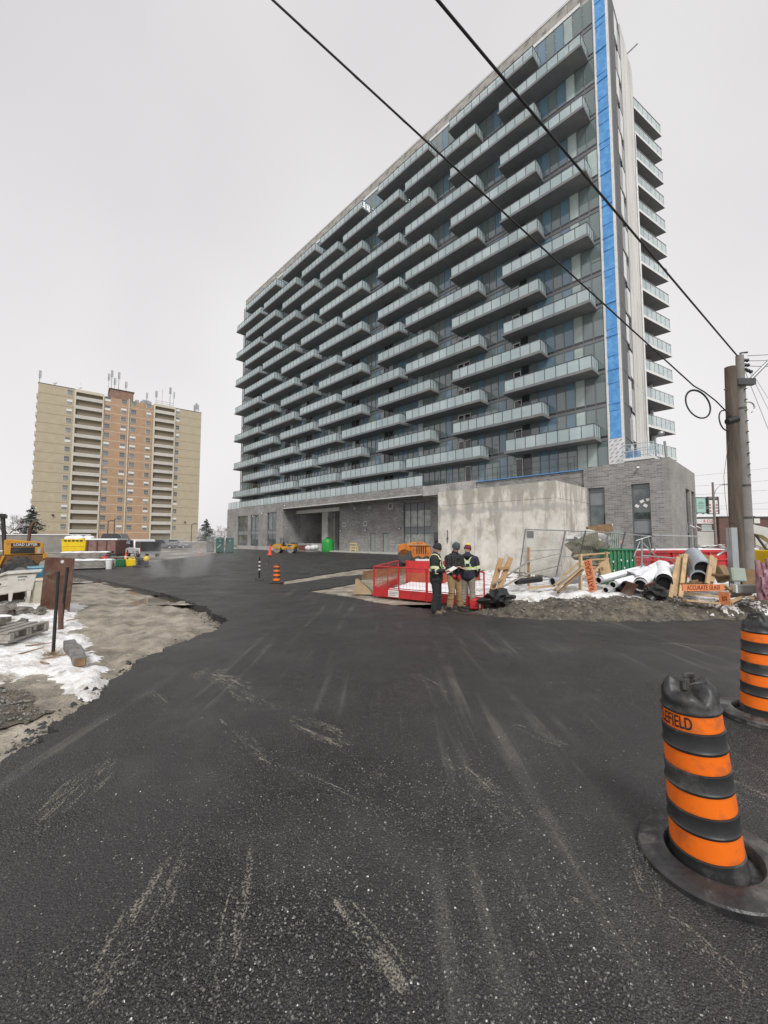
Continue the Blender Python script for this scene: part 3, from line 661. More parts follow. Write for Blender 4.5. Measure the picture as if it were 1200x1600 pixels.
    # white wind screens where balcony columns meet, seen edge-on
# corner strip: white edge, blue membrane storey by storey, white edge
bm_ = mat('blue_membrane', (.075, .27, .60), (.12, .36, .70), rough=.42, scale=2.2, bump=.5, bscale=5, detail=5, bdist=.05, c3=(.14, .40, .74), s3=2.2)
for k in range(1, 16):
    z0 = zk(k) - .0; z1 = zk(k + 1) - .03 if k < 15 else 51.6
    g = MB(); rows = 5
    for r_ in range(rows):
        a0 = z0 + (z1 - z0) * r_ / rows; a1 = z0 + (z1 - z0) * (r_ + 1) / rows
        bl = .016 * ((r_ * 7 + k * 3) % 4)
        g.add([(-.40, -.05 - bl, a0), (.41, -.05 - bl * .6, a0), (.41, -.06 - bl * .4, a1 - .006), (-.40, -.05 - bl, a1 - .006), (-.40, .1, a0), (.41, .1, a0), (.41, .1, a1 - .006), (-.40, .1, a1 - .006)],
              [(0, 1, 2, 3), (4, 7, 6, 5), (0, 4, 5, 1), (3, 2, 6, 7), (1, 5, 6, 2), (0, 3, 7, 4)])
    g.build('membrane_panel', bm_, T)
    MB().bb(-.42, .43, -.13, -.055, zk(k) - .05, zk(k) + .02).build('membrane_lap', bm_, T)
for x0, x1 in ((-.575, -.41), (.415, .58)): MB().bb(x0, x1, -.075, .1, 7.25, 51.6).build('corner_trim', white_paint, T)
sh = MB(); sh.bb(-.58, .60, -.10, -.082, 7.6, 10.05); sh.mi = 1
for i in range(7):
    for j in range(3):
        cx, cz = -.42 + j * .38 + (i % 2) * .12, 7.85 + i * .33
        if cx < .5: sh.box((cx, -.102, cz), (.24, .003, .055), Matrix.Rotation(R(-32), 3, 'Y'))
sh.build('sheathing_board', [white_paint, mat('print_blue', (.12, .17, .27), rough=.6)], T)
# end wall: it turns inward a little as it runs back
EA = math.atan2(.59, 10.3); ER = Matrix.Rotation(EA, 4, 'Z')
def epart(name, mb, m, smooth=None):
    me = mb.mesh(name, m, smooth); me.transform(Matrix.Translation((.6, .1, 0)) @ ER); return link(name, me, T)
prec = mat('precast_panel', (.55, .54, .51), (.66, .65, .62), rough=.8, scale=.5, detail=9, bump=.15, bscale=9, c3=(.46, .45, .42), s3=.35, rnd=.05, stretch=(1, 1, .3))
epart('end_wall_backing', MB().bb(-.9, -.16, 0, 10.3, 7.25, 51.2), concrete)
ys = [4.8, 6.1, 7.4, 8.8, 10.3]
for i in range(4):
    for j in range(5):
        z0 = 7.25 + j * 8.8; epart('precast_panel', MB().bb(-.15, 0 + .03 * (i % 2), ys[i] + .02, ys[i + 1] - .02, z0 + .015, z0 + 8.785), prec)
for k in range(0, 15):
    z0 = zk(k)
    epart('dark_cladding', MB().bb(-.10, .0, .26, 2.2, z0 + .03, z0 + 2.83), dark_steel)
    epart('white_panel', MB().bb(-.10, .012, 2.23 + 1.1 * (k % 2), 3.3 + 1.1 * (k % 2), z0 + .3, z0 + 2.6), white_paint)
    epart('window_pane', MB().bb(-.10, .0, 3.33 - 1.1 * (k % 2), 4.40 - 1.1 * (k % 2), z0 + .05, z0 + 2.1), glass_dark)
    epart('spandrel_panel', MB().bb(-.10, -.003, 4.43, 4.75, z0 + .05, z0 + 2.83), alu_grey)
epart('dark_frame', MB().bb(-.16, -.10, 0, 4.78, 7.25, 51.2), dark_steel)
epart('dark_frame', MB().bb(-.12, .0, .02, .25, 7.25, 51.2), alu_grey)
epart('drain_pipe', MB().tube([(.12, 9.7, 7.4), (.12, 9.7, 40)], .09, 8), white_paint, 60)
epart('drain_pipe', MB().tube([(.10, 10.1, 7.4), (.10, 10.1, 44)], .05, 8), steel, 60)
dv = MB(); dv.tube([(-.3, 8.6, 51.2), (-.3, 8.6, 51.8)], .09, 8); dv.tube([(-.7, 8.6, 51.6), (.85, 8.7, 52.2)], .07, 8)
epart('davit_arm', dv, steel, 50)
# rear wing whose balconies look past the end wall
gx, gy = .233, .972
def RW(s, o): return (.03 + gx * s * 1.065 + o, 10.5 + gy * s * 1.065)
MB().bb(-1.58, .55, .12, .5, 7.25, 51.4).build('corner_column', concrete, T)
rear = MB(); a, b, c, d_ = RW(0, -1.85), RW(5.2, -1.85), (-14, 16.2), (-14, 10.8)
rear.add([(a[0], a[1], 7.25), (b[0], b[1], 7.25), (c[0], c[1], 7.25), (d_[0], d_[1], 7.25), (a[0], a[1], 51), (b[0], b[1], 51), (c[0], c[1], 51), (d_[0], d_[1], 51)],
         [(0, 1, 5, 4), (1, 2, 6, 5), (2, 3, 7, 6), (3, 0, 4, 7), (4, 5, 6, 7)])
rear.build('rear_wing_wall', mat('rear_wall', (.16, .165, .165), (.24, .24, .24), rough=.4, scale=.4), T)
for s in (1.2, 4.6):
    p = RW(s, -1.7); MB().bb(p[0] - .1, p[0] + .14, p[1] - .2, p[1] + .2, 7.25, 50.5).build('rear_pier', prec, T)
rb = MB(); q = [RW(0, 0), RW(5.5, 0), RW(5.5, -1.84), RW(0, -1.84)]
rb.add([(x_, y_, z_) for z_ in (-.22, 0) for x_, y_ in q], [(0, 1, 2, 3), (7, 6, 5, 4), (0, 4, 5, 1), (1, 5, 6, 2), (2, 6, 7, 3), (3, 7, 4, 0)])
rbm = rb.mesh('balcony', slab_grey)
rrail = MB(); rg = []
for i in range(7):
    p = RW(.06 + i * .89, -.05); rrail.bb(p[0] - .02, p[0] + .02, p[1] - .02, p[1] + .02, 0, 1.1)
rrail.beam((*RW(.02, -.05), 1.12), (*RW(5.45, -.05), 1.12), .06, .05); rrail.beam((*RW(5.44, -.05), 1.12), (*RW(5.44, -1.8), 1.12), .06, .05)
for i in range(6):
    g = MB(); a, b = RW(.09 + i * .89, -.06), RW(.92 + i * .89, -.06); g.beam((*a, .55), (*b, .55), .014, 1.0); rg.append(g.mesh('glass_panel', balu_glass))
rrm = rrail.mesh('railing', steel); fas = MB(); fas.beam((*RW(.0, .012), -.08), (*RW(5.5, .012), -.08), .02, .26); fam = fas.mesh('slab_edge', white_paint); RZ0, RDZ = 10.45, 2.85
for k in range(1, 15):
    b = link('balcony', rbm, T, (0, 0, RZ0 + RDZ * (k - 1)))
    link('railing', rrm, b); link('slab_edge', fam, b)
    for g in rg: link('glass_panel', g, b)['kind'] = 'stuff'

# ------------------------------------------------------------ podium
def wall(axis, fixed, th, u0, u1, z0, z1, holes=()):
    """a wall along axis with openings (u0,u1,z0,z1), made of butted piers, sills and heads"""
    mb = MB(); cur = u0
    def put(a, b, c, d_):
        if b - a < 1e-4 or d_ - c < 1e-4: return
        if axis == 'x': mb.bb(a, b, fixed, fixed + th, c, d_)
        else: mb.bb(fixed - th, fixed, a, b, c, d_)
    for h in sorted(holes):
        put(cur, h[0], z0, z1); put(h[0], h[1], z0, h[2]); put(h[0], h[1], h[3], z1); cur = h[1]
    put(cur, u1, z0, z1)
    return mb
frame_m = mat('window_frame', (.11, .115, .12), (.15, .155, .16), rough=.5, scale=3)
shop_glass = mat('shop_glass', (.025, .034, .034), (.12, .15, .145), rough=.03, scale=.8, spec=.5, ior=1.9, detail=4)
panel_grey = mat('grey_panel', (.20, .215, .225), (.24, .25, .26), rough=.5, scale=2)
def window(axis, fixed, u0, u1, z0, z1, bars_u=(), bars_z=(), panels=(), gm=None, dep=.22):
    """frame part with one glass sub-part per light"""
    f = MB(); fw = .07
    def put(mb, a, b, c, d_, y0, y1):
        if axis == 'x': mb.bb(a, b, fixed + y0, fixed + y1, c, d_)
        else: mb.bb(fixed - y1, fixed - y0, a, b, c, d_)
    us = [u0] + list(bars_u) + [u1]; zs = [z0] + list(bars_z) + [z1]
    for u in us:
        a = min(max(u - fw / 2, u0), u1 - fw); put(f, a, a + fw, z0, z1, dep - .06, dep + .06)
    for z in zs:
        a = min(max(z - fw / 2, z0), z1 - fw); put(f, u0 + .002, u1 - .002, a, a + fw, dep - .055, dep + .055)
    fo = f.build('window', frame_m, T)
    for i in range(len(us) - 1):
        for j in range(len(zs) - 1):
            g = MB(); put(g, us[i] + .03, us[i + 1] - .03, zs[j] + .03, zs[j + 1] - .03, dep - .01, dep + .02)
            g.build('pane', panel_grey if j in panels else (gm or shop_glass), fo)
    return fo
bw = brick_grey
# right-hand wing
W1 = (-1.45, -.28, .7, 5.85); W2 = (1.5, 2.68, .7, 5.9)
wall('x', -2.5, .4, -1.75, 3.5, -.1, 7.55, [W1, W2]).build('brick_wall', bw, T)
E1 = (3.1, 5.0, .25, 5.9); E2 = (5.7, 7.3, .25, 5.9)
side_m = mat('wing_side_brick', (.22, .215, .20), (.30, .29, .275), rough=.9, scale=2.4, detail=10, bump=.3, bscale=14)
wall('y', 3.9, .4, -2.5, 7.8, -.1, 7.6, [E1, E2]).build('brick_wall', m_brick('side_brick', (.25, .24, .225, 1), (.31, .30, .28, 1), (.33, .32, .3, 1)), T)
MB().bb(-1.75, 3.48, -2.08, 7.8, 7.0, 7.2).build('wing_roof', concrete, T)
MB().bb(-1.73, -1.35, -2.08, 7.0, 0, 7.0).build('wing_inner_wall', bw, T)
cpg = MB(); cpg.bb(-1.77, 3.92, -2.53, -2.06, 7.555, 7.6)
for w_ in (W1, W2): window('x', -2.5, *w_, bars_z=(2.3, 3.3, 5.6) if w_ is W2 else (2.0, 2.9, 4.5, 5.55), panels=(1,) if w_ is W2 else (1, 3))
for e_ in (E1, E2): window('y', 3.9, *e_, bars_z=(2.4, 3.2), panels=(1,))
pp = mat('paper', (.75, .74, .70), rough=.9)
for cx, cz, a in ((1.80, 4.30, 35), (2.12, 4.62, -25), (2.33, 4.30, 35), (2.52, 4.72, -10)):
    MB().box((cx, -2.5 + .2, cz), (.26, .006, .2), Matrix.Rotation(R(a), 3, 'Y')).build('paper_sheet', pp, T)
def wall_lamp(x, y, z):
    m = MB(); m.bb(x - .07, x + .07, y - .12, y, z - .06, z + .1); m.mi = 1; m.lathe([(.11, -.1), (.1, .0), (.03, .05)], 10, c=(x, y - .2, z))
    m.build('wall_lamp', [dark_steel, white_paint], T, 50)
wall_lamp(2.05, -2.5, 7.1)
MB().bb(-.02, .22, -2.58, -2.5, 2.85, 3.05).build('wall_sign', white_paint, T)
o = MB().bb(.62, .86, -2.53, -2.5, 1.55, 1.82); o.build('wall_sign', mat('pink_sign', (.6, .32, .30), rough=.6), T)
for y in (2.7, 5.35):
    m = MB(); m.tube([(3.9, y, 2.9), (4.15, y, 2.95), (4.45, y, 2.75)], .035, 6); m.bb(3.9, 3.95, y - .06, y + .06, 2.6, 3.0); m.build('wall_lamp', steel, T)
# left block
LW = [(-64.5, -60.2, .45, 6.1), (-59.2, -56.0, .45, 6.1), (-53.1, -49.9, .45, 6.3)]
wall('x', -2.3, .4, -69.2, -48.0, -.1, 7.7, LW).build('brick_wall', bw, T)
for w_ in LW: window('x', -2.3, *w_, bars_u=((w_[0] + w_[1]) / 2,), bars_z=(2.6, 3.3), panels=(1,))
wall('y', -48.0, .4, -1.9, .9, -.1, 7.7).build('brick_wall', bw, T)
MB().bb(-69.2, -68.8, -1.9, 12, -.1, 7.7).build('brick_wall', bw, T)
MB().bb(-69, -48.2, -1.9, 0, 7.0, 7.2).build('terrace_slab', concrete, T)
# recessed wall with the loading bay, doors and entrance
RY = .5
bay = (-47.9, -36.7, -.1, 5.95); d1 = (-30.05, -29.0, .2, 2.62); d2 = (-27.65, -26.6, .2, 2.62); ent = (-24.0, -19.7, .2, 6.25); d3 = (-19.35, -18.5, .2, 2.7)
wall('x', RY, .35, -47.98, -1.8, -.1, 7.0, [bay, d1, d2, ent, d3]).build('brick_wall', bw, T)
window('x', RY, *ent, bars_u=(-22.95, -21.85, -20.8), bars_z=(2.5, 3.3, 5.35), panels=(1, 3), gm=mat('entrance_glass', (.20, .22, .20), (.40, .42, .38), rough=.05, scale=1.2, spec=.8))
for d_ in (d1, d2):
    fo = MB().bb(d_[0], d_[1], RY + .1, RY + .16, d_[2], d_[3]).build('door', mat('door_glass', (.22, .26, .23), (.30, .34, .30), rough=.15, scale=2), T)
    fr = MB()
    for u in (d_[0], d_[1] - .09): fr.bb(u, u + .09, RY + .05, RY + .2, d_[2], d_[3])
    fr.bb(d_[0] + .09, d_[1] - .09, RY + .05, RY + .2, d_[3] - .09, d_[3]); fr.build('frame', frame_m, fo)
fo = MB().bb(d3[0], d3[1], RY + .1, RY + .16, d3[2], d3[3]).build('door', glass_dark, T)
fr = MB()
for u in (d3[0], d3[1] - .1): fr.bb(u, u + .1, RY + .05, RY + .2, d3[2], d3[3])
fr.bb(d3[0] + .1, d3[1] - .1, RY + .05, RY + .2, d3[3] - .1, d3[3]); fr.build('frame', panel_grey, fo)
MB().bb(-48.05, -36.6, RY - .25, RY + .3, 5.96, 6.5).build('bay_lintel', mat('white_lintel', (.74, .73, .70), (.66, .65, .62), rough=.8, scale=1), T)
MB().bb(-41.2, -39.7, RY + .1, RY + 1.4, .0, 5.955).build('bay_column', concrete, T)
bi = MB(); bi.bb(-47.9, -36.7, 7.5, 7.8, 0, 6.4); bi.bb(-48.25, -47.95, .86, 7.49, 0, 6.4); bi.bb(-36.65, -36.35, .86, 7.49, 0, 6.4); bi.bb(-47.94, -36.66, .86, 7.49, 6.1, 6.4); bi.build('loading_bay_wall', concrete, T)
MB().bb(-39.6, -39.3, 1.6, 7.48, 0, 6.09).build('bay_partition', concrete, T)
MB().bb(-47.9, -41.3, RY - .1, RY + .25, -.05, 1.15).build('dock_wall', concrete, T)
MB().bb(-69, -48.05, -3.0, -2.62, -.1, .62).build('kerb_wall', concrete, T)
MB().bb(-44, -1.8, -.9, RY - .02, -.1, .16).build('kerb_slab', mat('pale_kerb', (.42, .41, .38), (.55, .54, .5), rough=.9, scale=1.5), T)
for x_, z_, s_ in ((-35.6, 3.9, .62), (-31.0, 3.95, .62), (-33.3, 6.1, .4), (-30.2, 6.1, .4), (-26.2, 6.05, .75)):
    v = MB(); v.bb(x_ - s_ / 2, x_ + s_ / 2, RY - .05, RY, z_ - s_ / 2, z_ + s_ / 2); v.mi = 1
    v.bb(x_ - s_ / 2 + .09, x_ + s_ / 2 - .09, RY - .056, RY - .051, z_ - s_ / 2 + .09, z_ + s_ / 2 - .09)
    v.build('wall_vent', [white_paint, alu_grey], T)
for x_ in (-36.2, -30.8, -24.5): wall_lamp(x_, RY, 3.05 if x_ < -30 else 3.2)
wall_lamp(-54.5, -2.3, 6.3); wall_lamp(-57.9, -2.3, 5.9); wall_lamp(-47, -2.3, 7.2)
# fascia over the recess
def fascia(x0, x1, z0, z1, m, nm):
    return MB().bb(x0, x1, -2.3, RY - .003, z0, z1).build(nm, m, T)
fascia(-47.96, -18.55, 6.72, 7.72, bw, 'brick_fascia')
MB().bb(-47.6, -18.6, -2.42, -2.31, 6.66, 6.74).build('drip_edge', white_paint, T)
for i in range(4): MB().bb(-18.5 + i * 1.7, -16.83 + i * 1.7, -2.34, RY - .003, 6.55, 7.60).build('concrete_beam', concrete, T)
fascia(-11.7, -1.76, 6.15, 7.38, bw, 'brick_fascia')
MB().bb(-11.7, -1.0, -2.45, -2.2, 7.385, 7.45).build('membrane_strip', bm_, T)
MB().bb(-48, -1.8, RY, .1 + RY, 7.02, 7.25).build('terrace_edge', concrete, T)
MB().bb(-69, -.2, -2.2, .1, 7.2, 7.245).build('terrace_floor', concrete, T)
# terrace balustrade: 41 glass panels, then bare rails
tp = MB().bb(.03, 1.17, -2.12, -2.10, 7.78, 8.85).mesh('glass_panel', balu_glass)
tposts = MB()
for i in range(42):
    link('glass_panel', tp, T, (-69.1 + i * 1.2, 0, 0)); tposts.bb(-69.1 + i * 1.2 - .02, -69.1 + i * 1.2 + .02, -2.14, -2.08, 7.7, 8.9)
tposts.bb(-69.1, -18.6, -2.15, -2.07, 8.9, 8.95); tposts.build('terrace_railing', dark_steel, T)
tr = MB()
for i in range(11): tr.bb(-17 + i * 1.42 - .02, -17 + i * 1.42 + .02, -1.5, -1.46, 7.25, 8.75)
for z_ in (8.0, 8.73): tr.bb(-17, -2.6, -1.5, -1.46, z_, z_ + .04)
tr.build('terrace_railing', dark_steel, T)

# things left on the terrace and the wing roof
wp = thing('work_platform', 'pale swing stage platform with rails hung at the foot of the blue strip', 'work platform', tower.matrix_world @ Vector((0, 0, 0)))
wp.location = (18.85, 32, 0); wp.rotation_euler = (0, 0, R(-45.51))
MB().bb(.9, 2.9, -1.9, .0, 7.75, 7.95).build('deck', white_paint, wp)
r_ = MB()
for x_ in (.93, 1.6, 2.25, 2.87):
    for y_ in (-1.87, -.03): r_.tube([(x_, y_, 7.95), (x_, y_, 9.0)], .03, 6)
for z_ in (8.45, 8.98):
    for y_ in (-1.87, -.03): r_.tube([(.93, y_, z_), (2.87, y_, z_)], .03, 6)
    for x_ in (.93, 2.87): r_.tube([(x_, -1.87, z_), (x_, -.03, z_)], .03, 6)
r_.tube([(.93, -1.87, 8.0), (1.6, -1.87, 8.95)], .02, 5); r_.tube([(2.25, -1.87, 8.95), (2.87, -1.87, 8.0)], .02, 5)
r_.build('guard_rail', mat('pale_blue_rail', (.42, .50, .55), rough=.5), wp, 50)
MB().bb(1.05, 1.75, -1.5, -.3, 7.955, 8.6).build('winch_box', mat('winch_blue', (.06, .18, .36), (.25, .35, .45), rough=.5, scale=4), wp)
l_ = MB(); l_.tube([(.95, -.9, 7.55), (2.85, -.9, 7.55)], .06, 8); l_.tube([(1.0, -.9, 7.22), (1.0, -.9, 7.75)], .05, 6); l_.tube([(2.8, -.9, 7.22), (2.8, -.9, 7.75)], .05, 6); l_.build('support', steel, wp)
r_ = MB(); r_.tube([(2.6, .3, 7.3), (2.6, .3, 9.8)], .06, 7); r_.tube([(2.6, .3, 9.7), (3.2, .1, 9.9)], .08, 7); r_.ball((3.0, .2, 9.9), .22); r_.tube([(3.2, .8, 7.2), (3.1, .8, 9.4)], .09, 7)
r_.bb(2.9, 3.4, .5, 1.0, 7.2, 7.9); r_.build('hoist', steel, wp, 50)
# ============================================================ the old apartment block in the distance
F = thing('apartment_block', 'old tan and orange brick apartment block with balcony stacks and roof antennas, far left', 'apartment block', (-84, 95, 0), R(38.08))
tan = m_brick('tan_brick', (.425, .36, .25, 1), (.46, .395, .285, 1), (.45, .39, .30, 1), .5, .16, .06)
org = m_brick('orange_brick', (.385, .24, .145, 1), (.44, .285, .18, 1), (.45, .33, .22, 1), .5, .16, .09)
cream = mat('cream_render', (.52, .47, .37), (.60, .56, .46), rough=.85, scale=.8)
balc_m = mat('balcony_parapet', (.47, .45, .41), (.56, .54, .50), rough=.85, scale=.8, rnd=.06)
joint_m = mat('floor_joint', (.24, .20, .14), rough=.9)
win_m = mat('old_window', (.10, .105, .11), (.22, .23, .235), rough=.1, scale=.4, rnd=.3, detail=2)
recess_shade_m = mat('balcony_recess_shade', (.06, .046, .038), (.10, .078, .062), rough=.9, scale=.5)  # shade of the deep balconies is put into this dark wall colour
MB().bb(.0, 37.0, .4, 16, 0, 39.3).build('core_wall', joint_m, F)
MB().bb(0, 7.0, 0, .4, 0, 39.7).build('brick_wall', tan, F)
MB().bb(30.15, 37.1, 0, .4, 0, 39.45).build('brick_wall', tan, F)
MB().bb(-.01, .3, .41, 16, 0, 39.6).build('brick_wall', tan, F)
MB().bb(13.2, 24.55, -.0, .4, 0, 39.25).build('brick_wall', org, F)
for x0, x1 in ((6.99, 7.34), (12.88, 13.19), (18.6, 18.85), (24.56, 24.95), (29.85, 30.14)): MB().bb(x0, x1, -.28, .38, 0, 39.7).build('pilaster', cream, F)
FH = 2.42
def fz(k): return 3.45 + FH * k                     # floor line k
pj = MB().bb(.02, 6.97, -.012, .1, 0, .09).mesh('floor_joint', joint_m); pj2 = MB().bb(30.2, 37.08, -.012, .1, 0, .09).mesh('floor_joint', joint_m)
po = MB().bb(13.22, 24.53, -.03, .1, 0, .13).mesh('floor_joint', cream)
bp1 = MB().bb(7.36, 12.86, -.25, -.05, -.12, .74).mesh('balcony', balc_m); bp2 = MB().bb(24.97, 29.83, -.25, -.05, -.12, .74).mesh('balcony', balc_m)
bs1 = MB().bb(7.36, 12.86, -.049, 1.4, -.14, .0).mesh('slab', balc_m); bs2 = MB().bb(24.97, 29.83, -.049, 1.4, -.14, .0).mesh('slab', balc_m)
wm = {}
def fwin(x, k, wd):
    key = round(wd, 1)
    if key not in wm:
        a = MB(); a.bb(-wd / 2, wd / 2, -.03, .0, -.62, .62)
        f_ = MB()
        for s in (-1, 1): f_.bb(s * wd / 2 - .04, s * wd / 2 + .04, -.06, -.0, -.66, .66)
        f_.bb(-wd / 2 + .041, wd / 2 - .041, -.06, -.0, -.66, -.6); f_.bb(-wd / 2 + .041, wd / 2 - .041, -.055, -.0, -.02, .03)
        lo = MB().bb(-wd / 2 + .05, wd / 2 - .05, -.045, -.031, -.58, -.05)
        wm[key] = (a.mesh('window', win_m), f_.mesh('frame', cream), lo.mesh('blind', white_paint))
    a, f_, lo = wm[key]
    o = link('window', a, F, (x, 0, fz(k) + 1.38)); link('frame', f_, o)
    if random.random() < .35:
        b = link('blind', lo, o); b.location.z = .62 if random.random() < .6 else 0.
for k in range(15):
    for m_ in (pj, pj2, po): link('floor_joint', m_, F, (0, 0, fz(k)))
    for a, b in ((bp1, bs1), (bp2, bs2)):
        o = link('balcony', a, F, (0, 0, fz(k))); link('slab', b, o)
    for x_, w_ in ((6.08, 1.15), (14.0, 1.3), (17.6, 1.3), (19.85, 1.35), (23.45, 1.2), (30.75, 1.0)): fwin(x_, k, w_)
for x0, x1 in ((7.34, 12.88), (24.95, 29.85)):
    MB().bb(x0, x1, 1.4, 1.6, 0, 39).build('balcony_back_wall', recess_shade_m, F)
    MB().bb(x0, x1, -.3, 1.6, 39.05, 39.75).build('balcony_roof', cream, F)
    for k in range(15):
        for j in range(3):
            if random.random() < .75:
                xx = x0 + .5 + j * 1.8 + random.random() * .6
                MB().bb(xx, xx + random.choice((.8, 1.3)), 1.33, 1.39, fz(k) + .15, fz(k) + 2.0).build('balcony_door', random.choice((win_m, win_m, glass_white, recess_shade_m)), F)
MB().bb(-.1, 7.2, -.05, 16, 39.71, 39.85).build('roof_coping', dark_steel, F)
MB().bb(30, 37.15, -.05, 16, 39.46, 39.6).build('roof_coping', dark_steel, F)
MB().bb(14.4, 19.8, 1.5, 8, 39.3, 42.1).build('penthouse', m_brick('roof_brick', (.22, .12, .085, 1), (.27, .16, .11, 1), (.3, .22, .17, 1), .5, .16), F)
MB().bb(14.2, 20, 1.3, 8.2, 42.11, 42.25).build('roof_coping', dark_steel, F)
for x_, y_, s in ((20.7, 1.5, .9), (21.9, 1.2, .8), (23.6, 1.4, 1.1), (22.9, 2.5, 1.6)):
    MB().bb(x_ - s / 2, x_ + s / 2, y_ - .4, y_ + .5, 39.28, 39.3 + s).build('roof_unit', steel, F)
def mast(x, y, z0, z1, r=.06, pods=0):
    m = MB(); m.tube([(x, y, z0), (x, y, z1)], r, 6)
    for i in range(pods):
        a = i * 2.1; m.bb(x + .22 * math.cos(a) - .09, x + .22 * math.cos(a) + .09, y + .22 * math.sin(a) - .09, y + .22 * math.sin(a) + .09, z1 - 1.9, z1 - .1)
    if pods: m.tube([(x - .3, y, z1 - 1.2), (x + .3, y, z1 - 1.2)], .04, 5)
    m.build('antenna', steel, F)
for a in ((.15, .5, 39.7, 43.0, .08, 3), (14.0, 1.0, 39.3, 46.0, .06, 2), (14.7, 1.7, 42.2, 47.3, .08, 3), (15.4, 1.8, 42.2, 45.4, .06, 2), (16.3, 2, 42.2, 47.3, .09, 2), (18.0, 2, 42.2, 45.1, .05, 2), (22.9, 1.5, 39.3, 43.0, .08, 1),
          (25.2, .8, 39.7, 43.8, .07, 2), (26.7, .8, 39.7, 44.6, .05, 0), (28.7, .8, 39.7, 45.6, .09, 3), (29.6, .8, 39.7, 44.5, .06, 1), (35.3, .6, 39.6, 41.8, .06, 2), (35.8, .6, 39.6, 42.4, .07, 2), (36.2, .6, 39.6, 42.0, .05, 1), (3.0, 1, 39.8, 41.3, .05, 0), (8.0, 1, 39.7, 41.9, .04, 0)): mast(*a)
m = MB(); m.tube([(25.2, .8, 41), (29.6, .8, 41)], .05, 5); m.tube([(25.2, .8, 40.4), (29.6, .8, 40.4)], .05, 5); m.build('antenna_frame', steel, F)
for x_ in (3.0, 8.0):
    m = MB(); m.ball((x_, .7, 40.7), (.45, .12, .45), 10, 6); m.build('satellite_dish', white_paint, F, 60)
for k in range(15): MB().bb(-.5, -.011, 4, 9, fz(k), fz(k) + .9).build('side_balcony', balc_m, F)
for x_ in (4.0, 33.5):
    m = MB(); m.lathe([(.22, 0), (.25, .35), (.1, .4)], 8, c=(x_, -.25, 7.4 if x_ < 10 else 6.4)); m.build('wall_lamp', dark_steel, F, 60)

# ============================================================ bare concrete stair block in front of the tower
B = thing('concrete_block', 'stained bare concrete block standing in front of the new tower behind the three workers', 'concrete block', (7.55, 17.5, 0), R(-45.51))
MB().bb(-6.5, 0, 0, 3.85, -.1, 3.72).build('lower_wall', site_concrete, B)
MB().bb(-6.5, 0, 0, 3.85, 3.735, 4.5).build('upper_wall', site_concrete, B)
MB().bb(-6.47, -.03, .03, 3.82, 3.70, 3.75).build('joint', concrete, B)
for x_ in (-5.6, -4.2, -2.9, -1.55): MB().bb(x_, x_ + .022, -.006, .01, .0, 4.48).build('form_line', concrete, B)
MB().bb(-1.35, -1.05, -.03, 0, 1.98, 2.28).build('junction_box', alu_grey, B)
m = MB(); m.tube([(-5.85, -.03, 2.4), (-5.85, -.03, 1.7)], .02, 6); m.ball((-5.85, -.04, 1.95), .06, 8, 5); m.build('conduit', dark_steel, B)

# ============================================================ trees and background
leafm = mat('pine_needles', (.035, .05, .035), (.06, .075, .05), rough=.9, scale=1.2)
bark = mat('bark', (.10, .085, .07), (.17, .15, .125), rough=.9, scale=6, bump=.4)
twigm = mat('bare_twigs', (.17, .145, .125), (.24, .21, .19), rough=.95, scale=2)
def conifer(loc, h, r, label, seed):
    rnd = random.Random(seed); t = thing('conifer_tree', label, 'tree', loc)
    MB().tube([(0, 0, 0), (.1, 0, h * .5), (0, 0, h)], [r * .09, r * .06, .02], 8).build('trunk', bark, t, 60)
    c = MB(); s = MB(); n = int(h * 7)
    for i in range(n):
        f = (i + rnd.random()) / n; z = h * (.16 + .84 * f); rr_ = r * (1 - f) ** .75 * rnd.uniform(.55, 1.1) + .15; a = rnd.random() * 6.28
        dx, dy = math.cos(a), math.sin(a); m_ = int(rr_ * 9) + 5
        for j in range(m_):
            q = (j + .5) / m_; w_ = .35 * rr_ * (1 - q * .6)
            for e in range(3):
                cx = dx * rr_ * q + rnd.gauss(0, .13) * rr_; cy = dy * rr_ * q + rnd.gauss(0, .13) * rr_; cz = z - rr_ * .28 * q + .1 * math.sin(q * 3) + rnd.gauss(0, .09)
                b_ = rnd.random() * 6.28; l = rnd.uniform(.12, .3)
                tgt = s if (e == 0 and rnd.random() < .35) else c
                up = .07 if tgt is s else 0
                tgt.add([(cx - l * math.cos(b_), cy - l * math.sin(b_), cz + up), (cx + l * math.cos(b_), cy + l * math.sin(b_), cz - .06 + up), (cx - .4 * l * math.sin(b_), cy + .4 * l * math.cos(b_), cz + .09 + up)], [(0, 1, 2)])
    c.build('crown', leafm, t); s.build('snow_load', snow, t)
def bare_tree(loc, h, label, seed, group=None):
    rnd = random.Random(seed); t = thing('bare_tree', label, 'tree', loc, group=group); tr_ = MB(); cr = MB()
    def br(p, d_, l, r, dep):
        q = p + d_ * l * .5 + Vector((rnd.gauss(0, .05), rnd.gauss(0, .05), .02)) * l; e = p + d_ * l
        (tr_ if dep < 2 else cr).tube([p, q, e], [r, r * .8, r * .62], 5 if dep < 3 else 3, cap=False)
        if dep >= 6: return
        for i in range(3 if dep < 5 else 2):
            v = (d_ + Vector((rnd.gauss(0, .5), rnd.gauss(0, .5), rnd.gauss(.12, .3)))).normalized(); br(q.lerp(e, rnd.random() * .9 + .1), v, l * rnd.uniform(.6, .8), max(r * .58, .012), dep + 1)
    br(Vector((0, 0, 0)), Vector((0, 0, 1)), h * .32, h * .02, 0)
    tr_.build('trunk', bark, t); cr.build('crown', twigm, t)
conifer(AY(322, 838, 100) * 1, 6.5, 3.0, 'conifer with snow on its branches standing right of the old apartment block', 3)
bpy.data.objects['conifer_tree'].location.z = 0
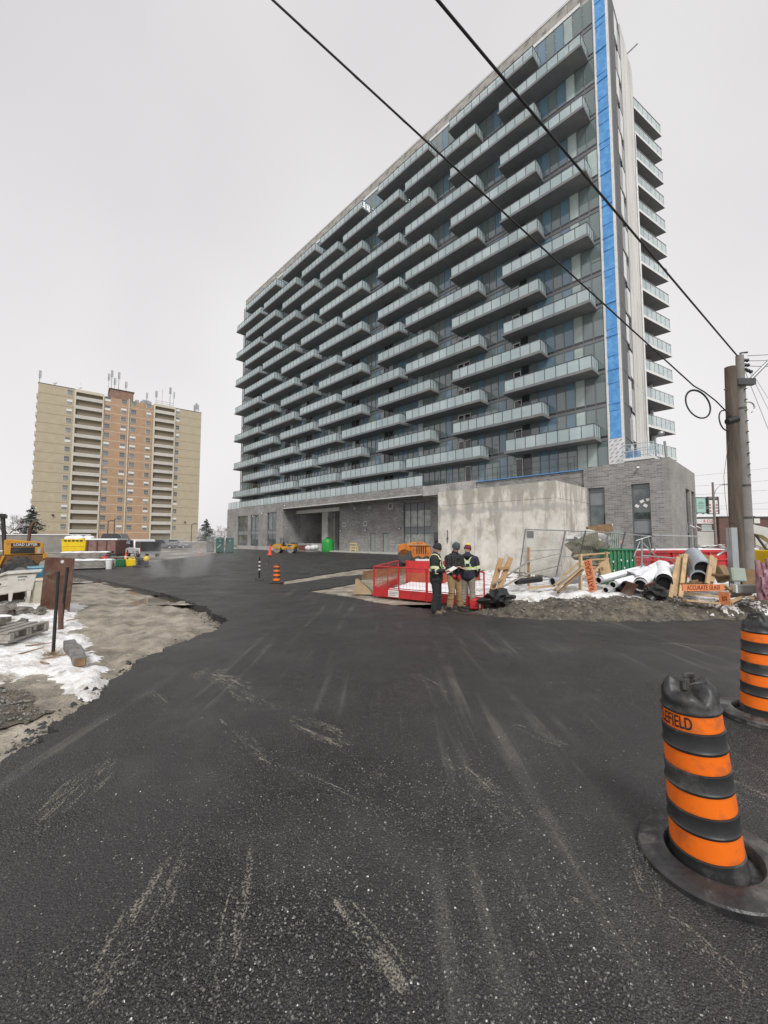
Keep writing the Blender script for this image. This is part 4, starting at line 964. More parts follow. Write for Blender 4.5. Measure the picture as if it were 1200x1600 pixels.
t_ = AY(48, 838, 78); conifer((t_.x, 78, 0), 8.2, 3.6, 'conifer with snowy boughs at the left corner of the old apartment block', 5)
for i, (px, Y, h, lb) in enumerate(((12, 75, 8.5, 'bare tree at the left edge of the picture behind the yellow loader'), (33, 88, 8.0, 'bare tree between the left edge and the snowy conifer beside the old block'), (346, 105, 6.5, 'small bare tree beside the left end of the grey podium'))):
    p = AY(px, 838, Y); bare_tree((p.x, Y, 0), h, lb, 20 + i)
# brushy mass and low far buildings along the horizon: one mass
hm = MB(); rnd = random.Random(8)
for i in range(5200):
    px = rnd.uniform(-250, 60) if i % 3 else rnd.uniform(300, 352); Y = rnd.uniform(92, 105) if i % 3 else rnd.uniform(125, 140)
    x_ = (px - 600) / FPX * Y; z_ = rnd.random() ** 1.4 * 4.2; a = rnd.gauss(0, .5); l = rnd.uniform(.4, 1.1)
    hm.add([(x_, Y, z_), (x_ + .07, Y, z_), (x_ + math.sin(a) * l, Y + .1, z_ + math.cos(a) * l)], [(0, 1, 2)])
tag(hm.build('brush', twigm), kind='stuff')
# long snow-topped site wall and trailers behind the yard, left
def long_wall(pa, pb, Y0, Y1, h, label, m, capm=snow, name='site_wall', cat='wall'):
    a = AY(*pa, Y0); b = AY(*pb, Y1); a.z = b.z = 0
    t = thing(name, label, cat, a); d_ = b - a
    MB().beam((0, 0, h / 2), (d_.x, d_.y, h / 2), .3, h).build('wall', m, t)
    MB().beam((0, 0, h + .062), (d_.x, d_.y, h + .062), .5, .12).build('snow_cap', capm, t)
long_wall((-60, 840), (142, 840), 52, 60, 2.4, 'long low grey wall with a snow cap behind the loader yard', mat('grey_hoarding', (.24, .225, .20), (.33, .31, .29), rough=.9, scale=1), name='site_wall')
long_wall((216, 840), (345, 840), 72, 84, 1.15, 'low tan retaining wall with snow on top in front of the old block', mat('tan_wall', (.30, .26, .21), (.40, .36, .30), rough=.9, scale=1), name='retaining_wall')
def lamp_post(px, Y, h, label):
    p = AY(px, 838, Y); t = thing('lamp_post', label, 'lamp post', (p.x, Y, 0), group='lamp posts before the old block')
    MB().tube([(0, 0, 0), (0, 0, h)], [.12, .08], 8).build('pole', dark_steel, t, 60); MB().tube([(0, 0, h - .1), (.5, 0, h + .15), (.9, 0, h + .12)], .07, 6).build('arm', dark_steel, t, 60)
    MB().bb(.6, 1.15, -.15, .15, h + .0, h + .14).build('lamp_head', dark_steel, t)
lamp_post(168, 85, 5.6, 'thin lamp post before the orange brick middle of the old block, left of two'); lamp_post(178, 85, 6.0, 'thin lamp post before the orange brick middle of the old block, right of two'); lamp_post(299, 92, 5.2, 'thin lamp post before the right tan wing of the old block')

# chain-link fence line far off, with posts
fp = MB()
cl = thing('wire_fence', 'low wire fence with thin posts in front of the old apartment block', 'fence', (0, 0, 0))
P0 = AY(195, 838, 78); P1 = AY(335, 838, 90)
for i in range(12):
    p = P0.lerp(P1, i / 11); MB().tube([(p.x, p.y, 0), (p.x, p.y, 2.3)], .04, 6).build('post', steel, cl)
for z_ in (.9, 1.6, 2.28): MB().beam((P0.x, P0.y, z_), (P1.x, P1.y, z_), .03, .03).build('rail', steel, cl)

# ============================================================ vehicles and site kit, far left
tyre_m = mat('tyre_rubber', (.030, .029, .028), (.085, .078, .068), rough=.9, scale=5, bump=.4, bscale=30)
def wheel(parent, c, r, wd, axis='y', rim=white_paint, lugs=0):
    Rm = Matrix.Rotation(R(90), 3, 'X') if axis == 'y' else Matrix.Rotation(R(90), 3, 'Y')
    t = MB().lathe([(r * .55, -wd / 2), (r * .9, -wd / 2), (r, -wd * .36), (r, wd * .36), (r * .9, wd / 2), (r * .55, wd / 2), (r * .55, -wd / 2)], 28, Rm, c)
    if lugs:
        for i in range(lugs):
            a = 6.283 * i / lugs
            for s in (-1, 1):
                q = a + (.5 if s > 0 else 0) * 6.283 / lugs
                v = Rm @ Vector((math.cos(q) * r, math.sin(q) * r, s * wd * .24)) + Vector(c); u = (Rm @ Vector((math.cos(q), math.sin(q), 0))); w_ = Rm @ Vector((0, 0, 1)); ta = u.cross(w_)
                M = Matrix((u, (w_ + ta * s * .6).normalized(), (ta - w_ * s * .6).normalized())).transposed()
                t.box(v + u * r * .008, (r * .075, wd * .5, r * .075), M)
    o = t.build('wheel', tyre_m, parent, 40)
    MB().lathe([(r * .1, -wd * .30), (r * .5, -wd * .25), (r * .56, -wd * .42), (r * .56, wd * .42), (r * .5, wd * .25), (r * .1, wd * .30)], 20, Rm, c).build('rim', rim, o, 40)
    return o
def car(kind, label, loc, rz, paint, dims, group=None):
    L_, W_, H_ = dims; t = thing('pickup_truck' if kind == 'pickup' else 'parked_car', label, 'pickup truck' if kind == 'pickup' else 'car', loc, rz, group)
    bl = H_ * .52; g0 = H_ * .2
    if kind == 'pickup': prof = [(0, g0), (0, bl), (.28, bl + .0), (.36, bl + .02), (.40, H_ * .97), (.44, H_), (.62, H_), (.74, bl + .03), (.97, bl * .92), (1, bl * .75), (1, g0)]
    else: prof = [(0, g0), (0, bl), (.03, bl + .1), (.08, H_ * .96), (.13, H_), (.60, H_), (.72, bl + .04), (.96, bl * .9), (1, bl * .75), (1, g0)]
    MB().prism([(x * L_ - L_ / 2, z) for x, z in prof], -W_ / 2, W_ / 2).build('body', paint, t, 30, bevel=.06)
    gp = [(.42, bl + .06), (.455, H_ * .94), (.61, H_ * .94), (.71, bl + .06)] if kind == 'pickup' else [(.06, bl + .08), (.10, H_ * .93), (.60, H_ * .93), (.70, bl + .08)]
    for s in (-1, 1): MB().prism([(x * L_ - L_ / 2, z) for x, z in gp], s * (W_ / 2 + .012) - .01, s * (W_ / 2 + .012) + .01).build('side_window', glass_dark, t)
    xb = (.395 if kind == 'pickup' else .045) * L_ - L_ / 2
    MB().box((xb - .0, 0, (bl + H_) / 2 + .02), (.05, W_ * .78, (H_ - bl) * .66), Matrix.Rotation(R(8), 3, 'Y')).build('rear_window', glass_dark, t)
    for s in (-1, 1): MB().box((-L_ / 2 - .01, s * W_ * .44, bl * .86), (.06, .16, .34)).build('tail_light', red_paint, t)
    MB().box((-L_ / 2 - .08, 0, g0 + .15), (.16, W_ * .96, .2)).build('bumper', steel, t); MB().box((-L_ / 2 - .02, 0, bl * .74), (.02, .5, .16)).build('licence_plate', white_paint, t)
    for a in (.17, .83):
        for s in (-1, 1): wheel(t, (a * L_ - L_ / 2, s * (W_ / 2 - .12), H_ * .21), H_ * .21, .24)
    return t
white_car = mat('white_car_paint', (.66, .67, .68), (.58, .58, .58), rough=.25, scale=2, coat=.5)
black_car = mat('dark_car_paint', (.02, .021, .023), (.04, .04, .04), rough=.22, scale=2, coat=.5)
p = G(209, 871); tk = car('pickup', 'pale silver pickup truck with a black tailgate, parked beyond the fuel cans', (p.x, p.y + 1.5, 0), R(136), white_car, (5.2, 2.0, 1.85))
MB().box((-2.73, 0, .78), (.05, 1.8, .6)).build('tailgate', black_car, tk)
MB().bb(-2.66, -.85, -.93, .93, .99, 1.62).build('bed_cover', black_car, tk)
for i, (px, Y, a, pm_, lb) in enumerate(((158, 60, 10, black_car, 'dark parked car furthest left in the row before the old block'), (188, 58, 5, black_car, 'black sport utility car parked directly behind the pickup truck'), (172, 66, 8, white_car, 'pale snowy parked car half hidden behind the black sport utility car'), (255, 75, 5, mat('grey_car_paint', (.16, .16, .17), rough=.3), 'grey car parked beyond the low tan retaining wall'), (277, 78, 4, mat('silver_car_paint', (.3, .31, .32), rough=.3), 'silver car parked further right beyond the low tan retaining wall'))):
    q = AY(px, 838, Y); car('suv', lb, (q.x, Y, 0), R(a), pm_, (4.8, 1.9, 1.75 if i != 1 else 2.6), 'cars parked before the old block')
# yellow bin with snow
p = G(121, 868); yb = thing('waste_bin', 'bright yellow site bin with a thick cap of snow', 'bin', (p.x, p.y, 0), R(8))
yl = mat('bright_yellow', (.80, .58, .01), (.70, .48, .01), rough=.45, scale=2)
MB().prism([(-1.15, .15), (-1.25, 1.75), (1.25, 1.75), (1.15, .15)], -.8, .8).build('body', yl, yb, bevel=.04)
MB().bb(-1.3, 1.3, -.85, .85, 1.755, 1.84).build('rim', yl, yb)
sl_ = MB()
for i in range(5): sl_.bb(-.95 + i * .4, -.7 + i * .4, -.86, -.852, 1.6, 1.72)
sl_.build('slot', black_plastic, yb)
for z_ in (.55, 1.05): MB().bb(-1.12, 1.12, -.84, -.80, z_, z_ + .06).build('rib', yl, yb)
s_ = MB(); rn = random.Random(2)
for i in range(16): s_.ball((rn.uniform(-1.0, 1.0), rn.uniform(-.6, .6), 1.9 + rn.random() * .12), (.45, .4, .28), 9, 6)
s_.build('snow_load', snow, yb, 80)
# trailer with rusty container
p = G(165, 869); tr_ = thing('skip_container', 'rust brown ribbed container with snow along its top, left of the pickup truck', 'container', (p.x, p.y, 0), R(6))
MB().bb(-1.4, 1.6, -1, 1, .3, 1.75).build('body', mat('skip_rust', (.17, .09, .075), (.26, .16, .14), rough=.8, scale=2), tr_)
for x_ in (-1.35, -.4, .55, 1.5): MB().bb(x_, x_ + .12, -1.06, -1.001, .3, 1.78).build('rib', mat('dark_rust', (.10, .05, .04), rough=.8) if x_ < -1 else MATS['dark_rust'], tr_)
MB().bb(-1.5, 1.7, -1.1, 1.1, 1.76, 1.92).build('snow_cap', snow, tr_)
MB().bb(-1.4, 1.6, -.9, .9, .0, .29).build('skid', dark_steel, tr_)
p = G(147, 873); tl = thing('flat_trailer', 'low black flat trailer frame on small wheels in front of the rust brown container', 'trailer', (p.x, p.y, 0), R(4))
MB().bb(-1.6, 1.4, -.7, .7, .5, .72).build('deck', black_plastic, tl)
for x_ in (-1, .7):
    for y_ in (-.75, .75): wheel(tl, (x_, y_, .3), .3, .2)
# snowy stacks of planks behind the steel plate
def plank_stack(loc, rz, L_, n, rows, label, m=wood_grey):
    t = thing('plank_stack', label, 'plank stack', loc, rz, 'stacks of planks in the left yard'); rn = random.Random(n * 7 + rows)
    bm_p = MB().bb(-L_ / 2, L_ / 2, -.11, .11, 0, .05).mesh('plank', m)
    for r_i in range(rows):
        for i in range(n):
            o = link('plank', bm_p, t, (rn.uniform(-.15, .15), (i - n / 2) * .235, .1 + r_i * .065)); o.rotation_euler = (0, 0, rn.uniform(-.015, .015))
    s = MB()
    for i in range(14): s.ball((rn.uniform(-.45, .45) * L_, rn.uniform(-.1, .1) * n, .1 + rows * .065), (.42, .2, .05 + .03 * rn.random()), 9, 5)
    tag(s.build('snow_cap', snow, t, 80), kind='stuff')
    for x_ in (-L_ * .35, L_ * .35): MB().bb(x_ - .06, x_ + .06, -n * .12, n * .12, 0, .098).build('bearer', wood_brown, t)
p = G(136, 889); plank_stack((p.x, p.y, 0), R(25), 2.6, 5, 7, 'snowy plank stack lying right of the rusty steel beam, beside the fuel cans')
p = G(88, 889); plank_stack((p.x - .5, p.y + 3.2, 0), R(22), 2.6, 5, 13, 'taller snowy plank stack showing above the rusty steel beam')
p = G(70, 872); plank_stack((p.x - 3.2, p.y + 1, 0), R(20), 3.4, 5, 9, 'far snowy plank stack between the loader bonnet and the yellow bin')
# fuel cans and small kit on the wet edge of the asphalt
def can(px, py, m, label, kind):
    p = G(px, py, 0.0); t = thing('fuel_can' if kind != 'bucket' else 'bucket', label, 'fuel can' if kind != 'bucket' else 'bucket', p, R(20), 'cans along the edge of the asphalt')
    if kind == 'bucket':
        MB().lathe([(.17, 0), (.21, .55), (.19, .55), (.16, .03)], 16).build('body', m, t, 40); MB().tube([(-.2, 0, .5), (-.15, 0, .75), (.15, 0, .75), (.2, 0, .5)], .012, 5).build('handle', steel, t)
    elif kind == 'tall':
        MB().lathe([(.22, 0), (.24, .05), (.24, .52), (.14, .68), (.05, .72)], 16).build('body', m, t, 40); MB().tube([(0, 0, .7), (.1, 0, .85)], .04, 8).build('spout', m, t)
    else:
        MB().prism([(-.26, 0), (-.28, .1), (-.28, .42), (-.12, .5), (.28, .5), (.3, .1), (.27, 0)], -.12, .12).build('body', m, t, bevel=.03); MB().tube([(-.05, 0, .49), (-.02, 0, .6), (.18, 0, .6), (.2, 0, .49)], .025, 6).build('handle', m, t); MB().tube([(-.2, 0, .45), (-.3, 0, .6)], .035, 6).build('spout', black_plastic, t)
green_p = mat('green_plastic', (.015, .13, .05), (.02, .1, .04), rough=.5)
can(163.5, 885, red_paint, 'tall red fuel can at the left end of the row of cans', 'tall'); can(170, 889, white_paint, 'white plastic bucket beside the tall red can', 'bucket'); can(188, 885, green_p, 'dark green can in the middle of the row of cans', 'can'); can(198, 884, yl, 'yellow fuel can left of its twin, right of the green can', 'can'); can(205, 884.5, yl, 'yellow fuel can right of its twin, next to the plate compactor', 'can')
p = G(222, 886); pc = thing('plate_compactor', 'yellow and black plate compactor beside the fuel cans', 'plate compactor', p, R(-10))
MB().prism([(-.5, .12), (-.38, 0), (.38, 0), (.5, .12)], -.3, .3).build('base_plate', dark_steel, pc); MB().bb(-.2, .35, -.22, .22, .14, .5).build('engine', black_plastic, pc, bevel=.04); MB().ball((.38, -.05, .55), (.2, .2, .2), 10, 7).build('tank', yl, pc, 60)
m = MB(); m.tube([(-.2, -.2, .3), (-.55, -.2, 1.05), (-.55, .2, 1.05), (-.2, .2, .3)], .025, 6); m.build('handle', dark_steel, pc, 50)
# cones
cone_o = mat('cone_orange', (.80, .10, .03), (.72, .085, .03), rough=.5, scale=4)
def cone(loc, h, label, z_off=False):
    t = thing('traffic_cone', label, 'traffic cone', loc, R(15), 'traffic cones across the site'); r = h * .2
    MB().lathe([(r, .03), (r * .78, h * .3), (r * .3, h * .9), (r * .25, h), (0, h)], 16).build('body', cone_o, t, 50); MB().bb(-r * 1.35, r * 1.35, -r * 1.35, r * 1.35, 0, .03).build('base', cone_o, t)
    MB().lathe([(r * .735, h * .38), (r * .515, h * .62)], 16).build('collar', cone_o if z_off else white_paint, t, 50)
p = G(196.5, 876); cone(p, .75, 'orange traffic cone standing behind the yellow fuel cans'); p = G(312, 868); cone(p, .8, 'pale orange traffic cone far off, left of the green toilets')
p = G(421.5, 880.5); st = thing('barrier_stand', 'thin folding stand on the asphalt with an orange cone on top', 'stand', p, R(10))
m = MB()
for s in (-1, 1):
    m.tube([(s * .12, -.18, .0), (s * .05, 0, .62)], .018, 5); m.tube([(s * .12, .18, .0), (s * .05, 0, .62)], .018, 5)
m.tube([(-.09, -.1, .3), (.09, -.1, .3)], .015, 5); m.build('legs', dark_steel, st); MB().bb(-.14, .14, -.1, .1, .62, .65).build('top_plate', dark_steel, st)
cone((p.x, p.y, .65), .78, 'orange traffic cone perched on the thin folding stand', True); 
p = G(405, 906); dl = thing('delineator_post', 'slim black delineator post with white bands left of the far striped barrel', 'delineator post', p)
MB().lathe([(.2, 0), (.2, .03), (.07, .06), (.04, .08)], 14).build('base', black_rubber, dl, 40); MB().lathe([(.042, .08), (.035, 1.02), (.05, 1.04), (.0, 1.08)], 12).build('post', black_plastic, dl, 40)
for z_ in (.45, .62, .8): MB().lathe([(.046, z_), (.045, z_ + .07)], 12).build('white_band', white_paint, dl, 50)
# portable toilets
teal = mat('toilet_green', (.012, .075, .065), (.02, .10, .085), rough=.5, scale=2)
def toilet(px, Y, h, m, label, decal=False):
    p = AY(px, 838, Y); t = thing('portable_toilet', label, 'portable toilet', (p.x, Y, -.05), R(24), 'portable toilets beside the podium'); s = h / 2.35; t.scale = (.9, .9, 1)
    MB().bb(-.58 * s, .58 * s, -.58 * s, .58 * s, .1 * s, 2.1 * s).build('cabin', m, t, bevel=.03)
    MB().prism([(-.62 * s, 2.1 * s), (-.5 * s, 2.26 * s), (0, 2.35 * s), (.5 * s, 2.26 * s), (.62 * s, 2.1 * s)], -.6 * s, .6 * s).build('roof', mat('toilet_roof', (.05, .10, .09), (.3, .33, .33), rough=.6, scale=1) if 'toilet_roof' not in MATS else MATS['toilet_roof'], t)
    d_ = MB().bb(-.45 * s, .45 * s, -.62 * s, -.585 * s, .15 * s, 2.0 * s).build('door', m, t, bevel=.02)
    MB().bb(.3 * s, .4 * s, -.65 * s, -.625 * s, 1.0 * s, 1.15 * s).build('latch', dark_steel, d_); MB().bb(-.12 * s, .12 * s, -.632 * s, -.622 * s, 1.7 * s, 1.78 * s).build('sign', white_paint, d_)
    MB().bb(-.5 * s, .5 * s, -.5 * s, .5 * s, 0, .1 * s).build('skid', dark_steel, t)
    for z_ in (.7, 1.3): MB().bb(.582 * s, .60 * s, -.4 * s, .4 * s, z_ * s, (z_ + .12) * s).build('louvre', black_plastic, t)
    if decal: MB().prism([(-.5 * s, .7 * s), (-.38 * s, .72 * s), (.1 * s, 1.2 * s), (.1 * s, 1.3 * s)], -.64 * s, -.623 * s).build('stripe', white_paint, t)
toilet(359, 54, 2.25, teal, 'dark green portable toilet nearest the podium wall'); toilet(344, 54.6, 2.2, teal, 'dark green portable toilet with a white slash on its door', True); toilet(329, 58, 2.3, mat('toilet_grey', (.12, .13, .125), (.22, .23, .22), rough=.6, scale=2), 'grey portable toilet standing left of the two green ones')
# far roller by the podium
def roller(px, py, label, rz, sc=1.):
    p = G(px, py); t = thing('road_roller', label, 'road roller', p, rz); t.scale = (sc,) * 3
    Rx = Matrix.Rotation(R(90), 3, 'X')
    for x_ in (-1.05, 1.05):
        MB().lathe([(.12, -.62), (.5, -.62), (.52, -.6), (.52, .6), (.5, .62), (.12, .62)], 28, Rx, (x_, 0, .52)).build('drum', steel, t, 40)
        f_ = MB()
        for s in (-1, 1): f_.beam((x_ - .55, s * .68, .72), (x_ + .55, s * .68, .72), .06, .22); f_.beam((x_, s * .68, .5), (x_, s * .68, .75), .06, .2)
        f_.build('drum_frame', yellow_paint, t)
    MB().prism([(-1.75, .75), (-1.75, 1.15), (-1.3, 1.3), (-.45, 1.3), (-.35, .95), (.35, .95), (.45, 1.25), (1.35, 1.25), (1.7, 1.1), (1.7, .78), (.4, .74), (.3, .5), (-.3, .5), (-.4, .74)], -.6, .6).build('body', yellow_paint, t, 30, bevel=.04)
    MB().bb(-.25, .2, -.25, .25, .96, 1.15).build('seat', black_plastic, t, bevel=.04); MB().bb(-.34, -.24, -.25, .25, 1.15, 1.55).build('seat_back', black_plastic, t, bevel=.03)
    m = MB(); m.tube([(.45, 0, 1.2), (.28, 0, 1.6)], .03, 6); m.lathe([(.2, -.015), (.2, .015), (.17, .015), (.17, -.015)], 16, Matrix.Rotation(R(25), 3, 'Y'), (.28, 0, 1.6)); m.build('steering_wheel', black_plastic, t)
    m = MB()
    for s in (-1, 1): m.tube([(-.5, s * .5, 1.2), (-.55, s * .5, 2.0)], .04, 7)
    m.tube([(-.55, -.5, 2.0), (-.55, .5, 2.0)], .04, 7); m.build('roll_bar', black_plastic, t, 50)
    MB().bb(.6, 1.2, -.61, .61, .82, 1.15).build('engine_grille', black_plastic, t)
    return t
roller(446, 864, 'yellow tandem roller parked before the tall windows of the podium', R(-12), .92)
# things against the podium wall
W2L = Matrix.Translation((18.85, 32, 0)) @ Matrix.Rotation(R(-45.51), 4, 'Z')
def TL(x, y, z=0): return W2L @ Vector((x, y, z))
p = TL(-45.6, -2.2); t = thing('mixer_trailer', 'grey steel hopper trailer standing right of the far roller', 'trailer', p, R(-40))
MB().prism([(-.8, .55), (-1.1, 1.25), (1.1, 1.25), (.8, .55)], -.7, .7).build('hopper', steel, t); wheel(t, (0, -.75, .3), .3, .2); wheel(t, (0, .75, .3), .3, .2); MB().beam((-.8, 0, .5), (-1.9, 0, .35), .08, .08).build('drawbar', dark_steel, t); MB().bb(-.7, .7, -.5, .5, .4, .548).build('frame', dark_steel, t)
p = TL(-42.0, -1.9); t = thing('brick_pallet', 'low stack of dark red brick on a pallet before the loading bay', 'brick stack', p, R(-40))
bk = MB().bb(-.19, .19, -.1, .1, 0, .1).mesh('brick', mat('red_brick', (.13, .045, .035), (.2, .08, .06), rough=.85, rnd=.25, scale=8))
for k in range(7):
    for i in range(5):
        for j in range(2): link('brick', bk, t, (-.8 + i * .4, -.4 + j * .7, .15 + k * .108))
MB().bb(-1, 1, -.55, .45, 0, .12).build('pallet', wood_grey, t)
p = TL(-40.2, -1.9); t = thing('wrapped_stack', 'white plastic wrapped stack between the brick pallet and the green tank', 'wrapped stack', p, R(-40))
m = MB(); rn = random.Random(4)
for i in range(9): m.ball((rn.uniform(-.8, .8), rn.uniform(-.3, .3), .4 + rn.uniform(0, .25)), (.5, .45, .4), 10, 7)
m.build('wrap', white_paint, t, 70); MB().bb(-1, 1, -.5, .5, 0, .14).build('pallet', wood_grey, t)
p = TL(-38.0, -.6); t = thing('green_tank', 'bright green ribbed plastic tank standing by the loading bay', 'tank', p, R(-30))
gm_ = mat('bright_green', (.03, .36, .06), (.02, .25, .04), rough=.45, scale=3)
MB().lathe([(.85, 0), (.9, .2), (.86, .5), (.9, .8), (.86, 1.1), (.88, 1.4), (.7, 1.75), (.3, 1.9), (.3, 2.0), (0, 2.0)], 20).build('body', gm_, t, 40); MB().lathe([(.25, 2.0), (.25, 2.1), (0, 2.1)], 12).build('lid', black_plastic, t, 40)
p = TL(-32.2, -.5); t = thing('yellow_trestle', 'small pale yellow trestle standing against the grey podium wall', 'trestle', p, R(-42))
m = MB()
for s in (-1, 1):
    m.beam((s * .55, -.25, 0), (s * .45, 0, 1.2), .1, .1); m.beam((s * .55, .25, 0), (s * .45, 0, 1.2), .1, .1)
m.build('legs', mat('pale_yellow', (.70, .55, .25), (.6, .48, .25), rough=.7), t)
for z_ in (.4, .75, 1.15): MB().bb(-.65, .65, -.2, -.14, z_, z_ + .16).build('slat', MATS['pale_yellow'], t)
for i, xx in enumerate((-66.5, -63)):
    p = TL(xx, -4.2); m = MB(); rn = random.Random(i)
    for j in range(7): m.box((rn.uniform(-1, 1), rn.uniform(-.3, .3), .25 + .15 * j % .5), (1.6, .15, .12), Matrix.Rotation(rn.uniform(-.5, .5), 3, 'Z'))
    o = m.build('timber_offcuts', wood_brown); o.location = p; tag(o, ('dark timber offcuts against the kerb right of the toilets', 'second heap of timber offcuts under the left tall window')[i], 'timber heap', 'timber heaps by the podium')
# orange machine near the fence
p = G(650, 882); om = thing('orange_paving_machine', 'orange machine with drum and engine parked beyond the red fence behind the workers', 'paving machine', (p.x, p.y + .4, 0), R(-8))
MB().lathe([(.15, -.75), (.52, -.75), (.55, -.7), (.55, .7), (.52, .75), (.15, .75)], 24, Matrix.Rotation(R(90), 3, 'X'), (-.75, 0, .62)).build('drum', dark_steel, om, 40)
MB().prism([(-1.1, .75), (-1.1, 1.35), (-.2, 1.65), (.55, 1.7), (1.1, 1.35), (1.2, .7), (.9, .45), (-.2, .5)], -.55, .55).build('engine_cover', orange_paint, om, 30, bevel=.06)
MB().lathe([(.1, -.6), (.42, -.6), (.46, -.55), (.46, .55), (.42, .6), (.1, .6)], 20, Matrix.Rotation(R(90), 3, 'X'), (-.8, -.15, 1.1)).build('hose_reel', orange_paint, om, 40)
MB().bb(-1.35, 1.15, -.66, -.6, 1.42, 1.5).build('side_rail', wood_pale, om)
m = MB(); m.tube([(.2, 0, 1.6), (.2, 0, 2.15), (.4, 0, 2.25)], .06, 8); m.build('exhaust', steel, om, 50); MB().bb(-.3, .9, -.6, .6, .25, .5).build('chassis', dark_steel, om)
for x_ in (.2, .85): wheel(om, (x_, -.55, .32), .32, .22); wheel(om, (x_, .55, .32), .32, .22)
m = MB()
for i in range(5): m.bb(.1 + i * .16, .18 + i * .16, -.57, -.553, .8, 1.35)
m.build('grille', black_plastic, om)
p = G(664, 884); o = MB().prism([(-.6, 0), (-.7, .45), (.7, .45), (.6, 0)], -.4, .4).build('white_tub', white_paint, bevel=.04); o.location = p; tag(o, 'low white tub on the asphalt in front of the orange machine', 'tub')
# ============================================================ right background: car wash, billboards, street
def P2(px, Y, z=0): q = AY(px, 838, Y); return Vector((q.x, Y, z))
cw = P2(1060, 62); CW = thing('car_wash_building', 'low brown and white building with a red lettered sign beyond the utility poles', 'building', cw, R(-10))
MB().bb(0, 13, 0, 8, 0, 3.04).build('lower_wall', mat('pale_block', (.50, .48, .44), (.58, .56, .52), rough=.85, scale=.6), CW)
MB().bb(-.05, 13.05, -.05, 8, 3.06, 4.92).build('upper_wall', m_brick('brown_brick', (.11, .055, .045, 1), (.16, .085, .07, 1), (.2, .14, .12, 1), .4, .12), CW)
MB().bb(-.1, 13.2, -.2, 8, 4.93, 5.2).build('parapet', dark_steel, CW); MB().bb(-.1, 13.2, -.2, 8.2, 5.21, 5.62).build('snow_cap', snow, CW)
sg = MB().bb(-.2, 11.0, -.18, -.08, 4.18, 4.92).build('sign_board', white_paint, CW)
text('lettering', 'R CLEAN CA', .66, mat('sign_red', (.55, .03, .035), rough=.6), sg, Matrix.Translation((4.95, -.19, 4.55)) @ Matrix.Rotation(R(90), 4, 'X'), .01, 1.0, .80)
for x0, x1 in ((3.2, 4.6), (4.8, 5.6), (7.2, 8.3)):
    o = MB().bb(x0, x1, -.1, -.051, 3.2, 4.05).build('window', glass_white if x0 != 4.8 else glass_clear, CW); MB().bb(x0 - .1, x1 + .1, -.14, -.06, 3.1, 3.19).build('sill', white_paint, o)
MB().bb(6.2, 6.6, -.3, -.051, 3.85, 4.05).build('wall_lamp', dark_steel, CW); MB().bb(6.6, 7.0, -.08, -.02, 1.9, 2.2).build('notice', white_paint, CW)
p = P2(1174, 60); CW2 = thing('brown_annex', 'narrow brown brick annex right of the light pole, with a pale window', 'building', (p.x - 1.5, 60, 0), R(-6)); MB().bb(-3, 1.9, 0, 6, 0, 5.1).build('wall', MATS['brown_brick'], CW2); MB().bb(-3.05, 2.0, -.1, 6.1, 5.11, 5.25).build('parapet', dark_steel, CW2)
o = MB().bb(.5, 1.3, -.05, .05, 3.2, 4.2).build('window', white_paint, CW2); MB().bb(.65, 1.15, -.07, -.051, 3.3, 4.1).build('pane', glass_clear, o)
def billboard(px, Y, z0, wd, ht, m, label, rz):
    p = P2(px, Y); t = thing('billboard', label, 'billboard', p, rz)
    MB().bb(-wd / 2, wd / 2, -.1, .1, z0, z0 + ht).build('panel', m, t); f_ = MB()
    for s in (-1, 1): f_.bb(s * wd / 2 - .12, s * wd / 2 + .12, -.16, .12, z0 - .15, z0 + ht + .15)
    f_.bb(-wd / 2 + .121, wd / 2 - .121, -.16, .12, z0 - .15, z0 - .002); f_.bb(-wd / 2 + .121, wd / 2 - .121, -.16, .12, z0 + ht + .002, z0 + ht + .15); f_.build('frame', dark_steel, t)
    m_ = MB()
    for s in (-1, 1): m_.tube([(s * wd * .3, .2, 0), (s * wd * .3, .2, z0 + .2)], .12, 6)
    m_.build('legs', dark_steel, t); return t
bbd = billboard(1097, 75, 6.75, 2.2, 2.75, mat('mint_board', (.30, .52, .44), (.36, .56, .48), rough=.5), 'mint green billboard above the car wash roof, nearer the tower', R(6))
m = MB()
for i, (z_, w_) in enumerate(((8.65, .9), (8.35, 1.2), (7.95, 1.4), (7.55, 1.0))): m.bb(-w_ / 2, w_ / 2, -.108, -.102, z_, z_ + .12)
m.build('print', mat('print_dark', (.05, .15, .12), rough=.6), bbd)
bb2 = billboard(1116.5, 75, 6.6, 2.0, 3.0, white_paint, 'white billboard with red blots above the car wash roof, right of the mint one', R(4))
m = MB(); rn = random.Random(3)
for i in range(9): m.lathe([(0.0, 0), (.18, .0), (.18, .006), (0, .006)], 8, Matrix.Rotation(R(90), 3, 'X'), (-.65 + .65 * (i % 3), -.102, 7.05 + .58 * (i // 3)))
m.build('print', mat('print_red', (.40, .05, .09), rough=.6), bb2); MB().bb(-.9, .9, -.108, -.102, 9.1, 9.5).build('header', dark_steel, bb2)
p = P2(1118, 48); sl2 = thing('street_lamp', 'tall street lamp before the car wash sign, with a curved arm', 'street lamp', p)
MB().tube([(0, 0, 0), (0, 0, 8.7)], [.16, .11], 8).build('pole', mat('lamp_pole', (.20, .17, .155), (.28, .25, .23), rough=.8), sl2, 60); MB().tube([(0, 0, 6.9), (.35, 0, 7.8), (.9, 0, 8.35), (1.5, 0, 8.45)], .05, 6).build('arm', steel, sl2, 60); MB().bb(1.2, 2.0, -.12, .12, 8.36, 8.5).build('lamp_head', steel, sl2, bevel=.03)
